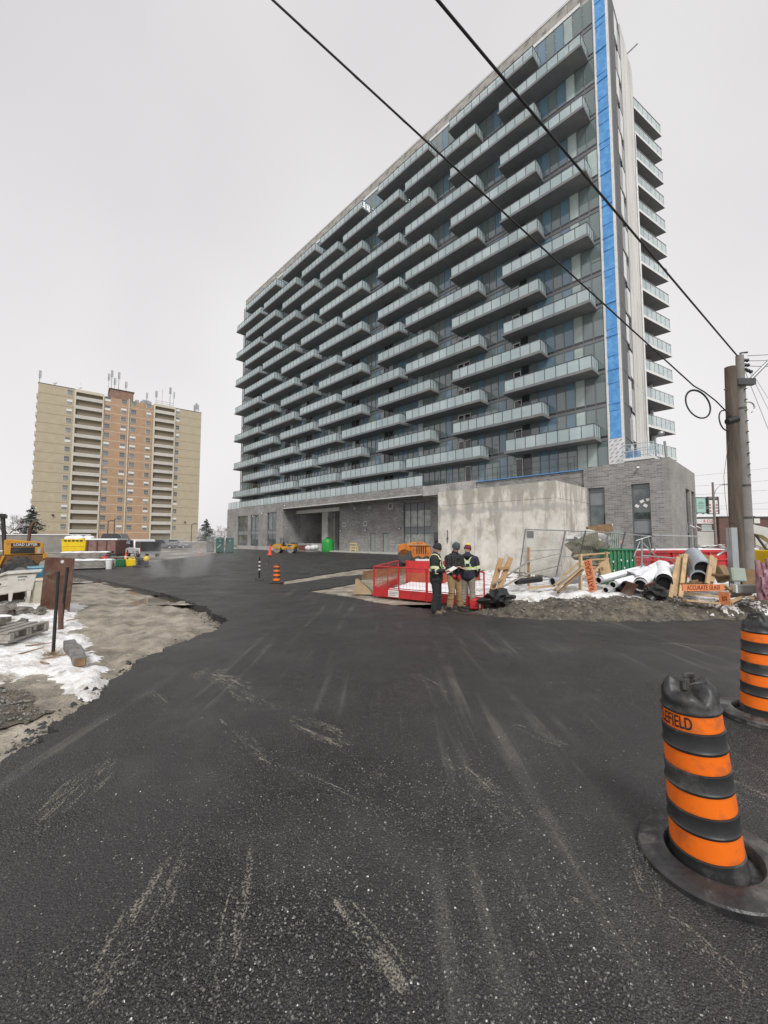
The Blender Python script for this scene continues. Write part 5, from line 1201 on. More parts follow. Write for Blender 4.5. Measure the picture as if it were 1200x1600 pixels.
# distant clutter along the street, snow-speckled
for i, (px, Y, wd, h, m_, lb) in enumerate(((1094, 40, 2.0, 1.2, wood_grey, 'grey snowy pallet heap beyond the red bin, left of the street lamp'), (1128, 44, 3.2, 1.3, wood_brown, 'brown timber heap beyond the red bin, right of the street lamp'), (1190, 30, 3.5, 1.2, wood_grey, 'heap of timber beyond the light pole at the right edge'))):
    p = P2(px, Y); t = thing('timber_heap', lb, 'timber heap', p, group='timber heaps beyond the red bin'); rn = random.Random(40 + i)
    pm_ = MB().bb(-.9, .9, -.09, .09, -.04, .04).mesh('plank', m_)
    for j in range(26):
        z_ = h * rn.random(); o = link('plank', pm_, t, (rn.uniform(-.5, .5) * wd * (1.1 - z_ / h), rn.uniform(-.6, .6), z_)); o.rotation_euler = (rn.gauss(0, .2), rn.gauss(0, .25), rn.uniform(-.7, .7))
    s = MB()
    for j in range(12): s.ball((rn.uniform(-.5, .5) * wd, rn.uniform(-.5, .4), h * rn.uniform(.5, 1.0)), (.35, .3, .07), 8, 5)
    s.build('snow_load', snow, t, 70)
# gas meters at the wing corner
p = TL(4.2, 3.0); t = thing('gas_meter_set', 'dark gas meter pipework against the end wall of the podium wing', 'gas meter', p, R(-45))
m = MB()
for y_ in (0, .5, 1.0): m.tube([(.15, y_, 0), (.15, y_, 1.25)], .04, 7); m.lathe([(.0, -.16), (.17, -.16), (.17, .16), (0, .16)], 12, Matrix.Rotation(R(90), 3, 'Y'), (.2, y_, .95))
m.tube([(.15, 0, .7), (.15, 1.0, .7)], .04, 7); m.build('pipework', dark_steel, t, 50)
# excavator at the right edge
p = P2(1192, 22); ex = thing('excavator', 'excavator arm at the right edge with a yellow boom and pale bucket linkage', 'excavator', p, R(0))
MB().prism([(-1.15, .3), (-1.35, 1.9), (-.95, 2.05), (-.7, 1.2), (-.8, .25)], -.2, .2).build('boom', yl, ex, bevel=.03)
MB().prism([(-1.35, 2.3), (-.9, 2.75), (.2, 2.5), (1.2, 1.6), (1.0, 1.3), (-.2, 2.1), (-.9, 2.25)], -.22, .22).build('stick', mat('pale_machine', (.55, .55, .53), (.45, .45, .43), rough=.5), ex, bevel=.03)
m = MB(); m.tube([(-.7, 0, 2.6), (-.1, 0, 1.7), (.5, 0, .8)], .06, 8); m.tube([(.2, -.25, 2.3), (.9, -.25, .9)], .08, 8); m.build('hydraulic_ram', dark_steel, ex, 50)
MB().bb(-.2, 3, -1.2, 1.2, .25, 1.3).build('body', yl, ex, bevel=.05); MB().bb(-.6, 3.2, -1.3, 1.3, 0, .248).build('track', black_rubber, ex)

# ============================================================ utility poles, street light and cables
wood_pole_m = mat('pole_wood', (.055, .042, .032), (.145, .115, .09), rough=.9, scale=2.2, stretch=(3.5, 3.5, .25), bump=.5, bscale=6, detail=9)
conc_pole_m = mat('pole_concrete', (.19, .178, .162), (.28, .262, .24), rough=.85, scale=1.6, detail=8, bump=.2, c3=(.18, .165, .15), s3=1.2)
def at_px(px, py, Y): return AY(px, py, Y)
wp_ = P2(1149, 11.5); wz = .2
wpole = thing('utility_pole', 'thick cut off wooden utility pole nearer the tower, carrying the coiled cable', 'utility pole', (wp_.x, 11.5, 0))
top = at_px(1141, 574, 11.5); lx = top.x - wp_.x
MB().tube([(0, 0, 0), (lx * .5, 0, top.z * .5), (lx, 0, top.z)], [.185, .16, .14], 18).build('pole', wood_pole_m, wpole, 50)
m = MB()
for z_ in (.4, .8, 1.25, 5.1, 6.3): m.tube([(lx * z_ / top.z - .15, -.03, z_), (lx * z_ / top.z - .23, -.03, z_)], .02, 5)
m.build('bolt', dark_steel, wpole)
MB().lathe([(.172, 0), (.172, .05)], 18, c=(lx * .33, 0, 2.35)).build('metal_band', dark_steel, wpole)
MB().bb(-.30, -.13, -.22, -.04, -.1, 2.25).build('cable_guard', mat('guard_grey', (.36, .38, .39), (.42, .44, .45), rough=.5, metal=.3), wpole)
cp_ = P2(1167, 12.4); cpole = thing('concrete_light_pole', 'grey concrete pole right behind the wooden pole, carrying wires and a lamp arm', 'utility pole', (cp_.x, 12.4, 0))
ctop = at_px(1155.5, 556, 12.4); cx = ctop.x - cp_.x
MB().tube([(0, 0, 0), (cx * .5, 0, ctop.z * .5), (cx, 0, ctop.z)], [.155, .13, .105], 16).build('pole', conc_pole_m, cpole, 50)
def cz(z): return cx * z / ctop.z
for z_ in (2.55, 3.55, 6.0): MB().lathe([(.160 - .0067 * z_, z_), (.160 - .0067 * z_, z_ + .07)], 16, c=(cz(z_), 0, 0)).build('metal_band', dark_steel, cpole)
m = MB()
for i in range(9): m.tube([(cz(3.9 + i * .34), -.2, 3.9 + i * .34), (cz(3.9 + i * .34), -.08, 3.9 + i * .34)], .018, 5)
m.build('step_bolt', dark_steel, cpole)
h0 = at_px(1163, 603, 12.4); h1 = at_px(1230, 535, 12.4)
MB().tube([(h0.x - cp_.x, 0, h0.z), (h1.x - cp_.x, 0, h1.z), (h1.x - cp_.x + 1.2, 0, h1.z + .9)], .055, 8).build('lamp_arm', steel, cpole, 50)
MB().bb(h1.x - cp_.x + 1.0, h1.x - cp_.x + 1.7, -.12, .12, h1.z + .8, h1.z + .95).build('lamp_head', steel, cpole, bevel=.02)
m = MB()
for i, (px, py) in enumerate(((1163, 563), (1164, 570.5), (1169, 579))):
    q = at_px(px, py, 12.4); m.lathe([(.035, -.14), (.06, -.1), (.04, -.05), (.06, 0), (.04, .05), (.06, .1), (.03, .14)], 10, Matrix.Rotation(R(90 if i < 2 else 115), 3, 'Y'), (q.x - cp_.x, 0, q.z))
m.build('insulator', black_plastic, cpole, 40)
MB().bb(cz(6.9) - .25, cz(6.9) + .3, -.2, -.05, 6.75, 6.95).build('bracket', dark_steel, cpole)
q = at_px(1162, 550.5, 12.4); MB().tube([(cz(7.4), 0, 7.35), (q.x - cp_.x - .1, 0, q.z - .02), (q.x - cp_.x + .12, 0, q.z)], .03, 6).build('wire_clamp', dark_steel, cpole)
q0 = at_px(1161, 638, 12.4)
m = MB(); m.tube([(q0.x - cp_.x + .1 + .17 * math.cos(a * .4), -.1, q0.z + .17 * math.sin(a * .4)) for a in range(-3, 6)], .02, 6); m.build('cable_loop', steel, cpole)
cable_m = mat('cable_black', (.012, .012, .013), rough=.55)
def cable(name, pts, r, label, grp=None, m_=None):
    o = MB().tube(pts, r, 8).build(name, m_ or cable_m, smooth=60); return tag(o, label, 'cable', grp)
def sag(a, b, n, s):
    return [a.lerp(b, i / n) - Vector((0, 0, s * 4 * (i / n) * (1 - i / n))) for i in range(n + 1)]
def extend(a, b, f): return a + (b - a) * f
a = at_px(1152, 556, 12.3); b = at_px(688, 0, 5.0); e = extend(a, b, 1.9); cable('overhead_cable', sag(a, e, 24, .05), .022, 'thick black overhead cable running from the pole top across the upper right of the tower')
a = at_px(1138, 646, 11.3); mid = at_px(1084, 603, 10.6); b = at_px(430, 0, 5.6); e = extend(mid, b, 1.6)
path = [a, at_px(1118, 626, 11.1), at_px(1100, 612, 10.9)] + sag(mid, e, 24, .04)
cable('overhead_cable', path, .017, 'thinner black overhead cable passing the coil and crossing the middle of the tower')
ws = [p + Vector((0.012 * math.sin(i * 2.2), .01, .018 * math.cos(i * 2.2))) for i, p in enumerate(sag(mid, e, 60, .04))]
cable('lashing_wire', ws, .004, 'thin steel wire wound round the thinner overhead cable', m_=steel)
def ring(cx_, cy_, Y, r, n=26, tilt=0, a0=0, a1=360, rz=1.0):
    c = at_px(cx_, cy_, Y); k = Y / FPX
    return [c + Vector((r * k * math.cos(R(a0 + (a1 - a0) * i / n)), tilt * math.sin(R(a0 + (a1 - a0) * i / n)), rz * r * k * math.sin(R(a0 + (a1 - a0) * i / n)))) for i in range(n + 1)]
for i in range(2):
    cable('cable_coil', ring(1090.5, 631 + i * .4, 10.9 + .05 * i, 19 - i * .8, tilt=.12, rz=1.35), .016, ('large round coil of spare black cable hanging from the overhead cable', 'second turn of the large black cable coil hanging from the overhead cable')[i], 'turns of the large cable coil')
cable('cable_loop', ring(1133, 657, 11.2, 9, a0=80, a1=300, tilt=.05, rz=1.9), .018, 'small black cable loop beside the wooden pole')
m = MB(); rn = random.Random(6)
for i in range(9):
    q = [at_px(1139 + rn.uniform(-4, 8), 654 + rn.uniform(-8, 9), 11.15) for j in range(4)]; m.tube(q, .016, 6)
q = at_px(1144, 657, 11.15); m.lathe([(.0, -.18), (.09, -.15), (.1, .15), (0, .18)], 12, Matrix.Rotation(R(75), 3, 'Y'), q); tag(m.build('cable_splice', cable_m, smooth=50), 'black cable splice and tangle strapped to the wooden pole', 'cable splice')
m = [at_px(1138, 690, 11.15), at_px(1131, 745, 11.15), at_px(1133, 775, 11.15), at_px(1136, 800, 11.15), at_px(1141, 860, 11.2)]
cable('hanging_wire', m, .006, 'thin brown wire hanging loosely down the left side of the wooden pole', m_=wood_brown)
for i, (pa, pb, r) in enumerate((((1168, 556), (1215, 553.5), .010), ((1168, 564), (1215, 563), .010), ((1170, 572), (1215, 573), .010), ((1164, 580), (1220, 720), .008), ((1172, 582), (1225, 690), .006), ((1176, 584), (1230, 670), .006))):
    a = at_px(*pa, 12.4); b = at_px(*pb, 16); cable('service_wire', [a, extend(a, b, 1.5)], r, ('topmost level wire leaving the concrete pole to the right', 'middle level wire leaving the concrete pole to the right', 'lowest level wire leaving the concrete pole to the right', 'steepest slanting wire falling right from the concrete pole', 'middle slanting wire falling right from the concrete pole', 'faintest slanting wire falling right from the concrete pole')[i], 'wires right of the concrete pole', steel if i > 2 else cable_m)
for i, (ya, yb) in enumerate(((747, 728), (762, 748), (775, 763), (795, 783), (793, 795))):
    a = at_px(1040, ya, 55); b = at_px(1230, yb, 50); cable('street_wire', sag(a, b, 8, .1), .022, ('uppermost far street wire behind the poles', 'second far street wire behind the poles', 'third far street wire behind the poles', 'fourth far street wire behind the poles', 'lowest, level far street wire behind the poles')[i], 'far street wires', steel)
# ============================================================ red pit barrier and the three workers' corner
def RF(a, b, label, h=1.0, kick=.30, mids=1, solid=False):
    """a red framed mesh barrier panel from a to b"""
    t = thing('pit_barrier', label, 'barrier', (a.x, a.y, 0), math.atan2(b.y - a.y, b.x - a.x), 'red barrier panels round the pit'); L_ = (b - a).length
    for i in range(mids + 2):
        x_ = L_ * i / (mids + 1); MB().tube([(x_, 0, 0), (x_, 0, h)], .024, 8).build('post', red_paint, t, 50)
    MB().tube([(.0, 0, h), (L_, 0, h)], .024, 8).build('top_rail', red_paint, t, 50); MB().tube([(0, 0, kick + .03), (L_, 0, kick + .03)], .014, 6).build('lower_rail', red_paint, t, 50)
    MB().bb(.0, L_, -.035, -.027, .03, kick).build('kick_plate', red_paint, t)
    m = MB(); n = int(L_ / .115)
    for i in range(1, n): m.bb(i * L_ / n - .002, i * L_ / n + .002, -.002, .002, kick + .03, h)
    for j in range(1, 5): m.bb(0, L_, -.0065, -.0025, kick + .03 + (h - kick) * j / 5 - .002, kick + .03 + (h - kick) * j / 5 + .002)
    tag(m.build('mesh_wire', red_paint, t), kind='stuff')
    return t
a = G(584, 932); b = G(757, 950); mid = a.lerp(b, .52)
f1 = RF(a, mid, 'red mesh barrier panel left of the workers, with a white plate on its kickboard'); f2 = RF(mid + Vector((.03, -.01, 0)), b, 'red mesh barrier panel behind the three workers')
MB().bb(.62, 1.02, -.044, -.038, .06, .27).build('notice_plate', white_paint, f1)
m = MB()
for i in range(3): m.bb(.66, .98 - .08 * (i == 2), -.048, -.045, .20 - i * .05, .222 - i * .05)
m.build('print', mat('print_grey', (.25, .25, .27), rough=.7), f1)
c = Vector((a.x + .95, a.y + 3.6, 0)); RF(a + Vector((.02, .05, 0)), c, 'red mesh barrier panel running back along the left side of the pit')
d_ = Vector((4.6, 16.2, 0)); bk_ = thing('solid_barrier', 'solid red sheet barrier with a rust orange lower half at the back of the pit', 'barrier', (c.x + .35, c.y - .1, 0), math.atan2(d_.y - c.y, d_.x - c.x)); L_ = 3.0
MB().bb(0, L_, -.02, .02, .50, 1.0).build('panel', red_paint, bk_); MB().bb(0, L_, -.02, .02, .02, .497).build('lower_panel', mat('orange_rust', (.38, .09, .035), (.28, .06, .03), rough=.7, scale=3), bk_)
for x_ in (0, 1.5, 3.0): MB().tube([(x_, -.05, 0), (x_, -.05, 1.03)], .03, 8).build('post', red_paint, bk_, 50)
# snow lying in the pit, its edge of planks
pit = [(a.x + .15, a.y + .12), (mid.x, mid.y + .15), (b.x + .9, b.y + .2), (5.2, 15.5), (1.2, 17)]
def pit_z(X, Y): return .06 + .10 * fbm(X, Y, .9, 4) + .03 * fbm(X, Y, 4, 3) + .05 * np.clip((Y - 12) / 4, 0, 1)
field('snow', -.6, 6, 10.8, 17.2, .1, pit_z, snow, keep=lambda X, Y, Z: sdf(X, Y, pit) > 0)
q0, q1 = G(566, 905), G(624, 894)
for i in range(2):
    o = MB().beam((q0.x, q0.y + i * .9, .12 + i * .08), (q1.x + .8, q1.y + i * .5, .14 + i * .08), .06, .22).build('shoring_plank', wood_brown); tag(o, ('brown shoring plank lying along the left edge of the pit', 'second brown shoring plank behind the first at the pit edge')[i], 'plank', 'shoring planks at the pit')
p = G(566, 928); o = MB().add([(-.30, -.1, 0), (.36, -.2, 0), (.42, .4, 0), (-.25, .5, 0), (-.24, .1, .52), (-.16, .35, .50), (.18, .25, .18), (.2, .05, .2)], [(0, 3, 2, 1), (0, 1, 7, 4), (1, 2, 6, 7), (2, 3, 5, 6), (3, 0, 4, 5), (4, 7, 6, 5)]).build('mud_block', mat('clay', (.25, .17, .09), (.36, .27, .17), rough=.9, scale=4, bump=.6), smooth=30); o.location = p; tag(o, 'brown wedge of clay standing at the left end of the pit', 'clay block')
p = G(746, 951); o = thing('red_block', 'red plastic barrier foot with a white bar, right of the workers', 'barrier foot', p, R(-15)); MB().prism([(-.2, 0), (-.22, .2), (-.12, .27), (.14, .27), (.2, .18), (.18, 0)], -.14, .14).build('body', red_paint, o, bevel=.03); MB().bb(.05, .09, -.152, -.142, .04, .22).build('white_bar', white_paint, o)
p = G(729, 941); o = MB().bb(-.06, .06, -.05, .05, -.1, .80).build('timber_post', wood_grey, bevel=.008); o.location = (p.x, p.y, 0); tag(o, 'short grey timber post at the right end of the red barrier', 'post')

# ============================================================ heap of pipes, crates and lumber on the right bank
def W(px, py, Y): return AY(px, py, Y)
def ground_at(px, Y): q = AY(px, 838, Y); return Vector((q.x, Y, bz(q.x, Y)))
def crumple(name, c, r, m, seed, label, cat, k=.5, sub=3):
    bm = bmesh.new(); bmesh.ops.create_icosphere(bm, subdivisions=sub, radius=1)
    from mathutils import noise
    for v in bm.verts:
        n_ = noise.fractal(v.co * 1.6 + Vector((seed * 7.1, 0, 0)), .8, 2.2, 5); v.co *= 1 + k * n_
        v.co = Vector((v.co.x * r[0], v.co.y * r[1], v.co.z * r[2]))
    me = bpy.data.meshes.new(name); bm.to_mesh(me); bm.free(); me.materials.append(m)
    me.polygons.foreach_set('use_smooth', [True] * len(me.polygons)); me.set_sharp_from_angle(angle=R(40))
    o = link(name, me, None, c); return tag(o, label, cat)
def plankpt(name, pa, pb, Ya, Yb, wd, th, m, label, cat='board', group=None, parent=None):
    o = MB().beam(W(*pa, Ya), W(*pb, Yb), th, wd, up=(0, -1, .15)).build(name, m, parent, bevel=.006)
    return tag(o, label, cat, group) if label else o
# leaning brown ladder frame with grey planks
lf = thing('leaning_ladder', 'leaning brown timber frame like a short ladder, right of the red barrier', 'timber frame', (0, 0, 0))
for pa, pb in (((768, 926), (783, 873)), ((779, 922), (798, 872))):
    MB().beam(W(*pa, 11.4), W(*pb, 11.9), .09, .15, up=(1, 0, 0)).build('stile', wood_brown if 0 else mat('ladder_wood', (.33, .19, .09), (.42, .26, .13), rough=.8, scale=4) if 'ladder_wood' not in MATS else MATS['ladder_wood'], lf, bevel=.006)
for y_ in (889, 909): MB().beam(W(774 + (909 - y_) * .28, y_, 11.6), W(790 + (909 - y_) * .28, y_ - 3, 11.6), .08, .10, up=(0, -1, 0)).build('rung', MATS['ladder_wood'], lf, bevel=.005)
for i, (pa, pb, pc_) in enumerate((((772, 913), (828, 876), (874, 865)), ((770, 925), (828, 895), (874, 884)))):
    o = plankpt('guard_plank', pa, pb, 11.3, 12.9, .14, .035, wood_grey, ('upper grey guard plank from the brown frame to the stake', 'lower grey guard plank from the brown frame to the stake')[i], 'plank', 'grey guard planks by the concrete block'); o2 = plankpt('guard_plank', pb, pc_, 12.93, 13.5, .14, .035, wood_grey, ('upper grey guard plank from the stake towards the mesh fence', 'lower grey guard plank from the stake towards the mesh fence')[i], 'plank', 'grey guard planks by the concrete block')
plankpt('stake', (826, 916), (826, 855), 13.0, 13.0, .10, .05, MATS['ladder_wood'], 'brown timber stake carrying the grey guard planks', 'stake')
# steel mesh fence panels
def mesh_panel(corners, Y, label, mids=()):
    t = thing('mesh_fence_panel', label, 'fence panel', (0, 0, 0), group='leaning mesh fence panels on the bank'); (tl, tr, br, bl) = [W(*c, y_) for c, y_ in zip(corners, Y)]
    for nm, p, q in (('post', bl, tl), ('post', br, tr), ('top_rail', tl, tr), ('bottom_rail', bl, br)): MB().tube([p, q], .02, 7).build(nm, steel if nm != 'post' else alu_grey, t, 50)
    for f in mids: MB().tube([bl.lerp(tl, f), br.lerp(tr, f)], .014, 6).build('mid_rail', steel, t, 50)
    m = MB(); n = 26
    for i in range(1, n): m.beam(bl.lerp(br, i / n), tl.lerp(tr, i / n), .004, .004)
    for i in range(1, 12): m.beam(bl.lerp(tl, i / 12), br.lerp(tr, i / 12), .003, .003)
    tag(m.build('mesh_wire', steel, t), kind='stuff')
mesh_panel([(821, 827), (883, 829), (868, 903), (809, 914)], (13.4, 13.8, 13.6, 13.2), 'leaning steel mesh fence panel furthest left before the concrete block', (.60,))
mesh_panel([(884, 829), (950, 832), (934, 905), (868.5, 903)], (13.9, 14.2, 14.0, 13.7), 'leaning steel mesh fence panel in the middle, behind the wooden rack', (.45,))
mesh_panel([(951, 832), (1018, 838), (1012, 905), (938, 905)], (14.3, 14.6, 14.6, 14.2), 'leaning steel mesh fence panel furthest right, behind the green bin', (.5,))
for i, (pa, pb) in enumerate((((915, 829), (906, 868)), ((977, 831), (969, 862)))):
    o = MB().tube([W(*pb, 13.6), W(*pa, 13.6)], .022, 7).build('fence_post', dark_steel, smooth=50); tag(o, ('dark leaning fence post above the wooden rack', 'dark leaning fence post above the green bin')[i], 'fence post', 'dark fence posts above the heap')
o = MB().tube([W(1095, 838, 17), W(1020, 836, 17)], .025, 6).build('fence_rail', steel, smooth=50); tag(o, 'thin level fence rail crossing the foot of the podium wing', 'rail')
# wooden A-rack with the lettered board
rk = thing('wooden_rack', 'pale wooden glass rack with an orange lettered board, on the left of the heap', 'wooden rack', (0, 0, 0))
for pa, pb, Ya, Yb, wd in (((907, 926), (907, 866), 11.7, 11.9, .14), ((948, 905), (947, 862), 12.6, 12.6, .12), ((898, 868), (951, 864), 11.95, 12.7, .07), ((918, 875), (950, 873), 11.8, 12.55, .08), ((925, 897), (942, 878), 12.1, 12.1, .09), ((930, 912), (945, 898), 12.1, 12.3, .1), ((935, 880), (940, 903), 12.1, 12.1, .09), ((925, 886), (945, 885), 12.2, 12.3, .1), ((925, 894), (943, 893), 12.2, 12.3, .1)):
    MB().beam(W(*pa, Ya), W(*pb, Yb), .05, wd, up=(0, -1, .1)).build('bar', wood_pale, rk, bevel=.004)
MB().beam(W(943, 875, 12.4), W(949, 902, 12.4), .03, .30, up=(1, 0, 0)).build('side_board', wood_pale, rk)
def letter_board(parent, pa, pb, Ya, Yb, ht, s, size, xs):
    a, b = W(*pa, Ya), W(*pb, Yb); u = (b - a).normalized(); n = Vector((-a.x * .3, -1, 0)); n = (n - u * n.dot(u)).normalized(); v = n.cross(u)
    M = Matrix((u, v, n)).transposed().to_4x4(); M.translation = (a + b) / 2
    bd = MB().box((0, 0, 0), ((b - a).length, ht, .025)).mesh('board', mat('orange_board', (.78, .30, .13), (.66, .23, .09), rough=.75, scale=7, bump=.15) if 'orange_board' not in MATS else MATS['orange_board']); bd.transform(M)
    o = link('board', bd, parent)
    text('lettering', s, size, mat('letter_red', (.22, .02, .012), rough=.8) if 'letter_red' not in MATS else MATS['letter_red'], o, M @ Matrix.Translation((0, 0, .014)), .002, 1.02, xs)
letter_board(rk, (926.5, 924), (917.5, 875.5), 11.3, 11.7, .24, 'RATE GLASS', .215, .74)
MB().beam(W(916, 930, 11.35), W(934, 928, 11.35), .1, .07).build('foot', wood_brown, rk)
for i, (pa, pb, w_) in enumerate((((867, 922), (912, 884), .12), ((872, 926), (911, 890), .1), ((866, 915), (904, 880), .09))):
    plankpt('leaning_board', pa, pb, 11.2, 11.6, w_, .05, wood_pale if i != 1 else wood_brown, ('front leaning board of three at the left of the wooden rack', 'dark middle leaning board at the left of the wooden rack', 'rear leaning board of three at the left of the wooden rack')[i], 'board', 'boards leaning on the wooden rack')
# pipes
pipe_w = mat('pipe_white', (.55, .56, .56), (.42, .43, .43), rough=.4, scale=2); pipe_g = mat('pipe_grey', (.36, .40, .45), (.30, .33, .37), rough=.35, scale=2); pipe_k = mat('pipe_black', (.018, .018, .02), rough=.4)
def pipe(p, q, Yp, Yq, r, m, label, snowy=True, group='pipes in the heap'):
    a, b = W(*p, Yp), W(*q, Yq); t = thing('pipe', label, 'pipe', (0, 0, 0), group=group)
    MB().pipe(a, b, r, r * .13 + .004, 22).build('barrel', m, t, 50)
    MB().tube([a.lerp(b, .03), b], r * .84, 14).build('bore_shade', mat('pipe_inner_shade', (.008, .008, .008), rough=.9) if 'pipe_inner_shade' not in MATS else MATS['pipe_inner_shade'], t, 50)  # near-black plug in the hollow, coloured as the shade inside the pipe
    if snowy:
        u = (b - a).normalized(); s = u.cross(Vector((0, 0, 1))).normalized(); z = s.cross(u); m_ = MB(); vs = []; K, J = 16, 9; rn = random.Random(int(p[0]))
        for i in range(K + 1):
            c = a.lerp(b, .04 + .96 * i / K); j_ = rn.uniform(-.15, .15)
            for j in range(J):
                an = R(-78 + 156 * j / (J - 1)) + j_; h = r * (1.02 + .20 * math.cos(an * 1.1)); vs.append(c + s * math.sin(an) * h + z * math.cos(an) * h * (1.0 + .05 * rn.random()))
        m_.add(vs, [(i * J + j, i * J + j + 1, (i + 1) * J + j + 1, (i + 1) * J + j) for i in range(K) for j in range(J - 1)]); m_.build('snow_load', snow, t, 80)
pipe((863, 909), (905, 905), 11.9, 12.3, .125, pipe_g, 'short grey pipe at the far left of the heap, pointing left', False)
pipe((806, 909), (845, 905), 12.3, 12.6, .09, pipe_k, 'black pipe lying under the mesh fence by the concrete block', False)
pipe((934.5, 907), (1005, 889), 11.6, 13.6, .10, pipe_w, 'snow covered pale pipe, topmost left of the pipe heap'); pipe((957, 914), (1010, 899), 11.4, 13.2, .10, pipe_w, 'snow covered pale pipe, second from the top left of the heap')
pipe((946, 922), (985, 915), 11.2, 12.8, .085, pipe_w, 'narrow pale pipe lowest on the left of the heap', False); pipe((976, 916), (1018, 902), 11.3, 12.9, .115, pipe_k, 'black pipe with a snowy back between the pale pipes'); pipe((1000, 914.5), (1026, 893), 11.0, 12.6, .165, pipe_w, 'wide grey rimmed pipe with a snowy back in the middle of the heap'); pipe((1038, 911), (1036, 888), 11.1, 12.8, .20, pipe_k, 'wide black pipe with snow on top, right of the heap middle')
pipe((1012, 893), (1032, 882), 12.6, 13.8, .12, pipe_w, 'snowy pipe lying across the back of the heap'); pipe((966, 922), (1000, 916), 11.5, 12.6, .07, pipe_k, 'narrow black pipe at the bottom of the heap', False)
pipe((1098, 888), (1083, 866), 10.9, 12.6, .215, pipe_g, 'upper of the two wide grey pipes held in the wooden cradle', False); pipe((1092, 903.5), (1080, 884), 10.9, 12.6, .20, pipe_g, 'lower of the two wide grey pipes held in the wooden cradle', False)
crumple('snow_heap', W(1020, 898, 12.2), (.5, .5, .22), snow, 3, 'lump of snow on the pipes at the centre of the heap', 'snow'); crumple('snow_heap', W(1045, 892, 12.4), (.4, .4, .18), snow, 4, 'lump of snow above the wide black pipe', 'snow')
crumple('black_tarp', W(1022, 925, 10.9), (.26, .3, .20), black_plastic, 5, 'crumpled black plastic sheet below the wide black pipe', 'tarp', .7); crumple('black_tarp', W(778, 934, 10.9), (.36, .3, .22), black_plastic, 6, 'heap of crumpled black plastic at the foot of the brown timber frame', 'tarp', .8)
crumple('grey_tarp', W(915, 842, 15.5), (.75, .5, .32), mat('pale_tarp', (.45, .45, .42), (.58, .57, .54), rough=.7, scale=3), 7, 'pale grey tarpaulin bundled behind the mesh fence', 'tarp', .6); crumple('brush_heap', W(925, 858, 15), (.6, .4, .4), mat('olive_heap', (.10, .10, .06), (.2, .19, .14), rough=.9, scale=6), 9, 'dark olive heap of debris behind the wooden rack', 'debris', .8)
for i, (px, py, s, a_) in enumerate(((984, 920, .28, .3), (1014, 921, .30, -.25))):
    q = W(px, py, 11.0); o = MB().box((0, 0, 0), (s * 1.2, .03, s * 1.3), Euler((.4, a_, .2)).to_matrix()).build('steel_offcut', rust); o.location = q; tag(o, ('rusty steel plate offcut left of the wide grey rimmed pipe', 'rusty steel plate offcut right of the wide grey rimmed pipe')[i], 'steel offcut', 'rusty offcuts before the pipes')
# bins and formwork behind
p = ground_at(970.5, 13.4); gb = thing('green_bin', 'green corrugated steel bin with pale rust spots behind the pipes', 'bin', (p.x, 13.4, p.z), R(-6)); grn = mat('bin_green', (.02, .16, .075), (.03, .20, .09), rough=.6, scale=3, c3=(.16, .17, .09), s3=5); zt = W(970, 860, 13.4).z - p.z
MB().bb(-.42, .42, -.0, .7, -.2, zt).build('body', grn, gb)
for i in range(7): MB().prism([(-.40 + i * .125, -.2), (-.40 + i * .125, zt - .02), (-.335 + i * .125, zt - .02), (-.335 + i * .125, -.2)], -.045, -.002).build('corrugation', grn, gb)
MB().bb(-.45, .45, -.07, .74, zt + .003, zt + .05).build('rim', grn, gb)
for i, (x_, z_) in enumerate(((-.3, .9), (-.05, .95), (.14, .92), (.3, .95), (-.28, .6), (.05, .7), (.2, .55), (-.1, .45))): MB().box((x_, -.05, z_), (.035, .012, .06)).build('chip', white_paint, gb)
a = W(988, 860, 15.6); b = W(1140, 861, 16.6); rbn = thing('red_bin', 'long red steel bin with ribbed sides behind the heap and the utility poles', 'bin', (a.x, a.y, 0), math.atan2(b.y - a.y, b.x - a.x)); L_ = (b - a).xy.length; z1 = a.z
MB().bb(0, L_, 0, 1.6, 0, z1 - .1).build('body', red_paint, rbn); MB().bb(-.05, L_ + .05, -.09, 1.7, z1 - .1, z1).build('rim', red_paint, rbn); MB().bb(-.03, L_, -.07, -.002, z1 - .42, z1 - .34).build('rib', red_paint, rbn); MB().bb(-.03, L_, -.07, -.002, z1 - .75, z1 - .68).build('rib', red_paint, rbn); MB().bb(0, L_, -.085, 1.0, z1 + .003, z1 + .03).build('snow_cap', snow, rbn)
for i in range(6): MB().bb(i * L_ / 5.2, i * L_ / 5.2 + .09, -.06, -.002, 0, z1 - .101).build('stiffener', red_paint, rbn)
sc_ = thing('scaffold_frame', 'grey scaffold frame with braces standing in front of the red bin', 'scaffold frame', (0, 0, 0))
for pa, pb, w_ in (((1002.5, 897), (1003, 842), .05), ((1003, 868), (1062, 873), .04), ((1004, 848), (1030, 874), .04), ((1004, 880), (1026, 905), .035), ((993, 845), (1015, 838), .03), ((1012, 838), (1018, 862), .03), ((990, 870), (1000, 846), .03), ((1045, 872), (1056, 884), .03), ((1120, 868), (1136, 858), .06), ((1020, 842), (1024, 862), .03)):
    MB().tube([W(*pa, 13.2), W(*pb, 13.2)], w_ * .6, 7).build('tube', steel, sc_, 50)
fw = thing('formwork_stack', 'stack of green grey steel formwork frames leaning behind the mesh fence', 'formwork', (0, 0, 0)); fwm = mat('formwork_green', (.17, .22, .185), (.26, .30, .26), rough=.6, scale=4)
for i in range(8):
    x_ = 944 + i * 3.2; MB().beam(W(x_, 862, 15.4 + i * .05), W(x_ + 2, 828 + (i % 3), 15.9 + i * .05), .06, .045, up=(1, 0, 0)).build('frame', fwm, fw)
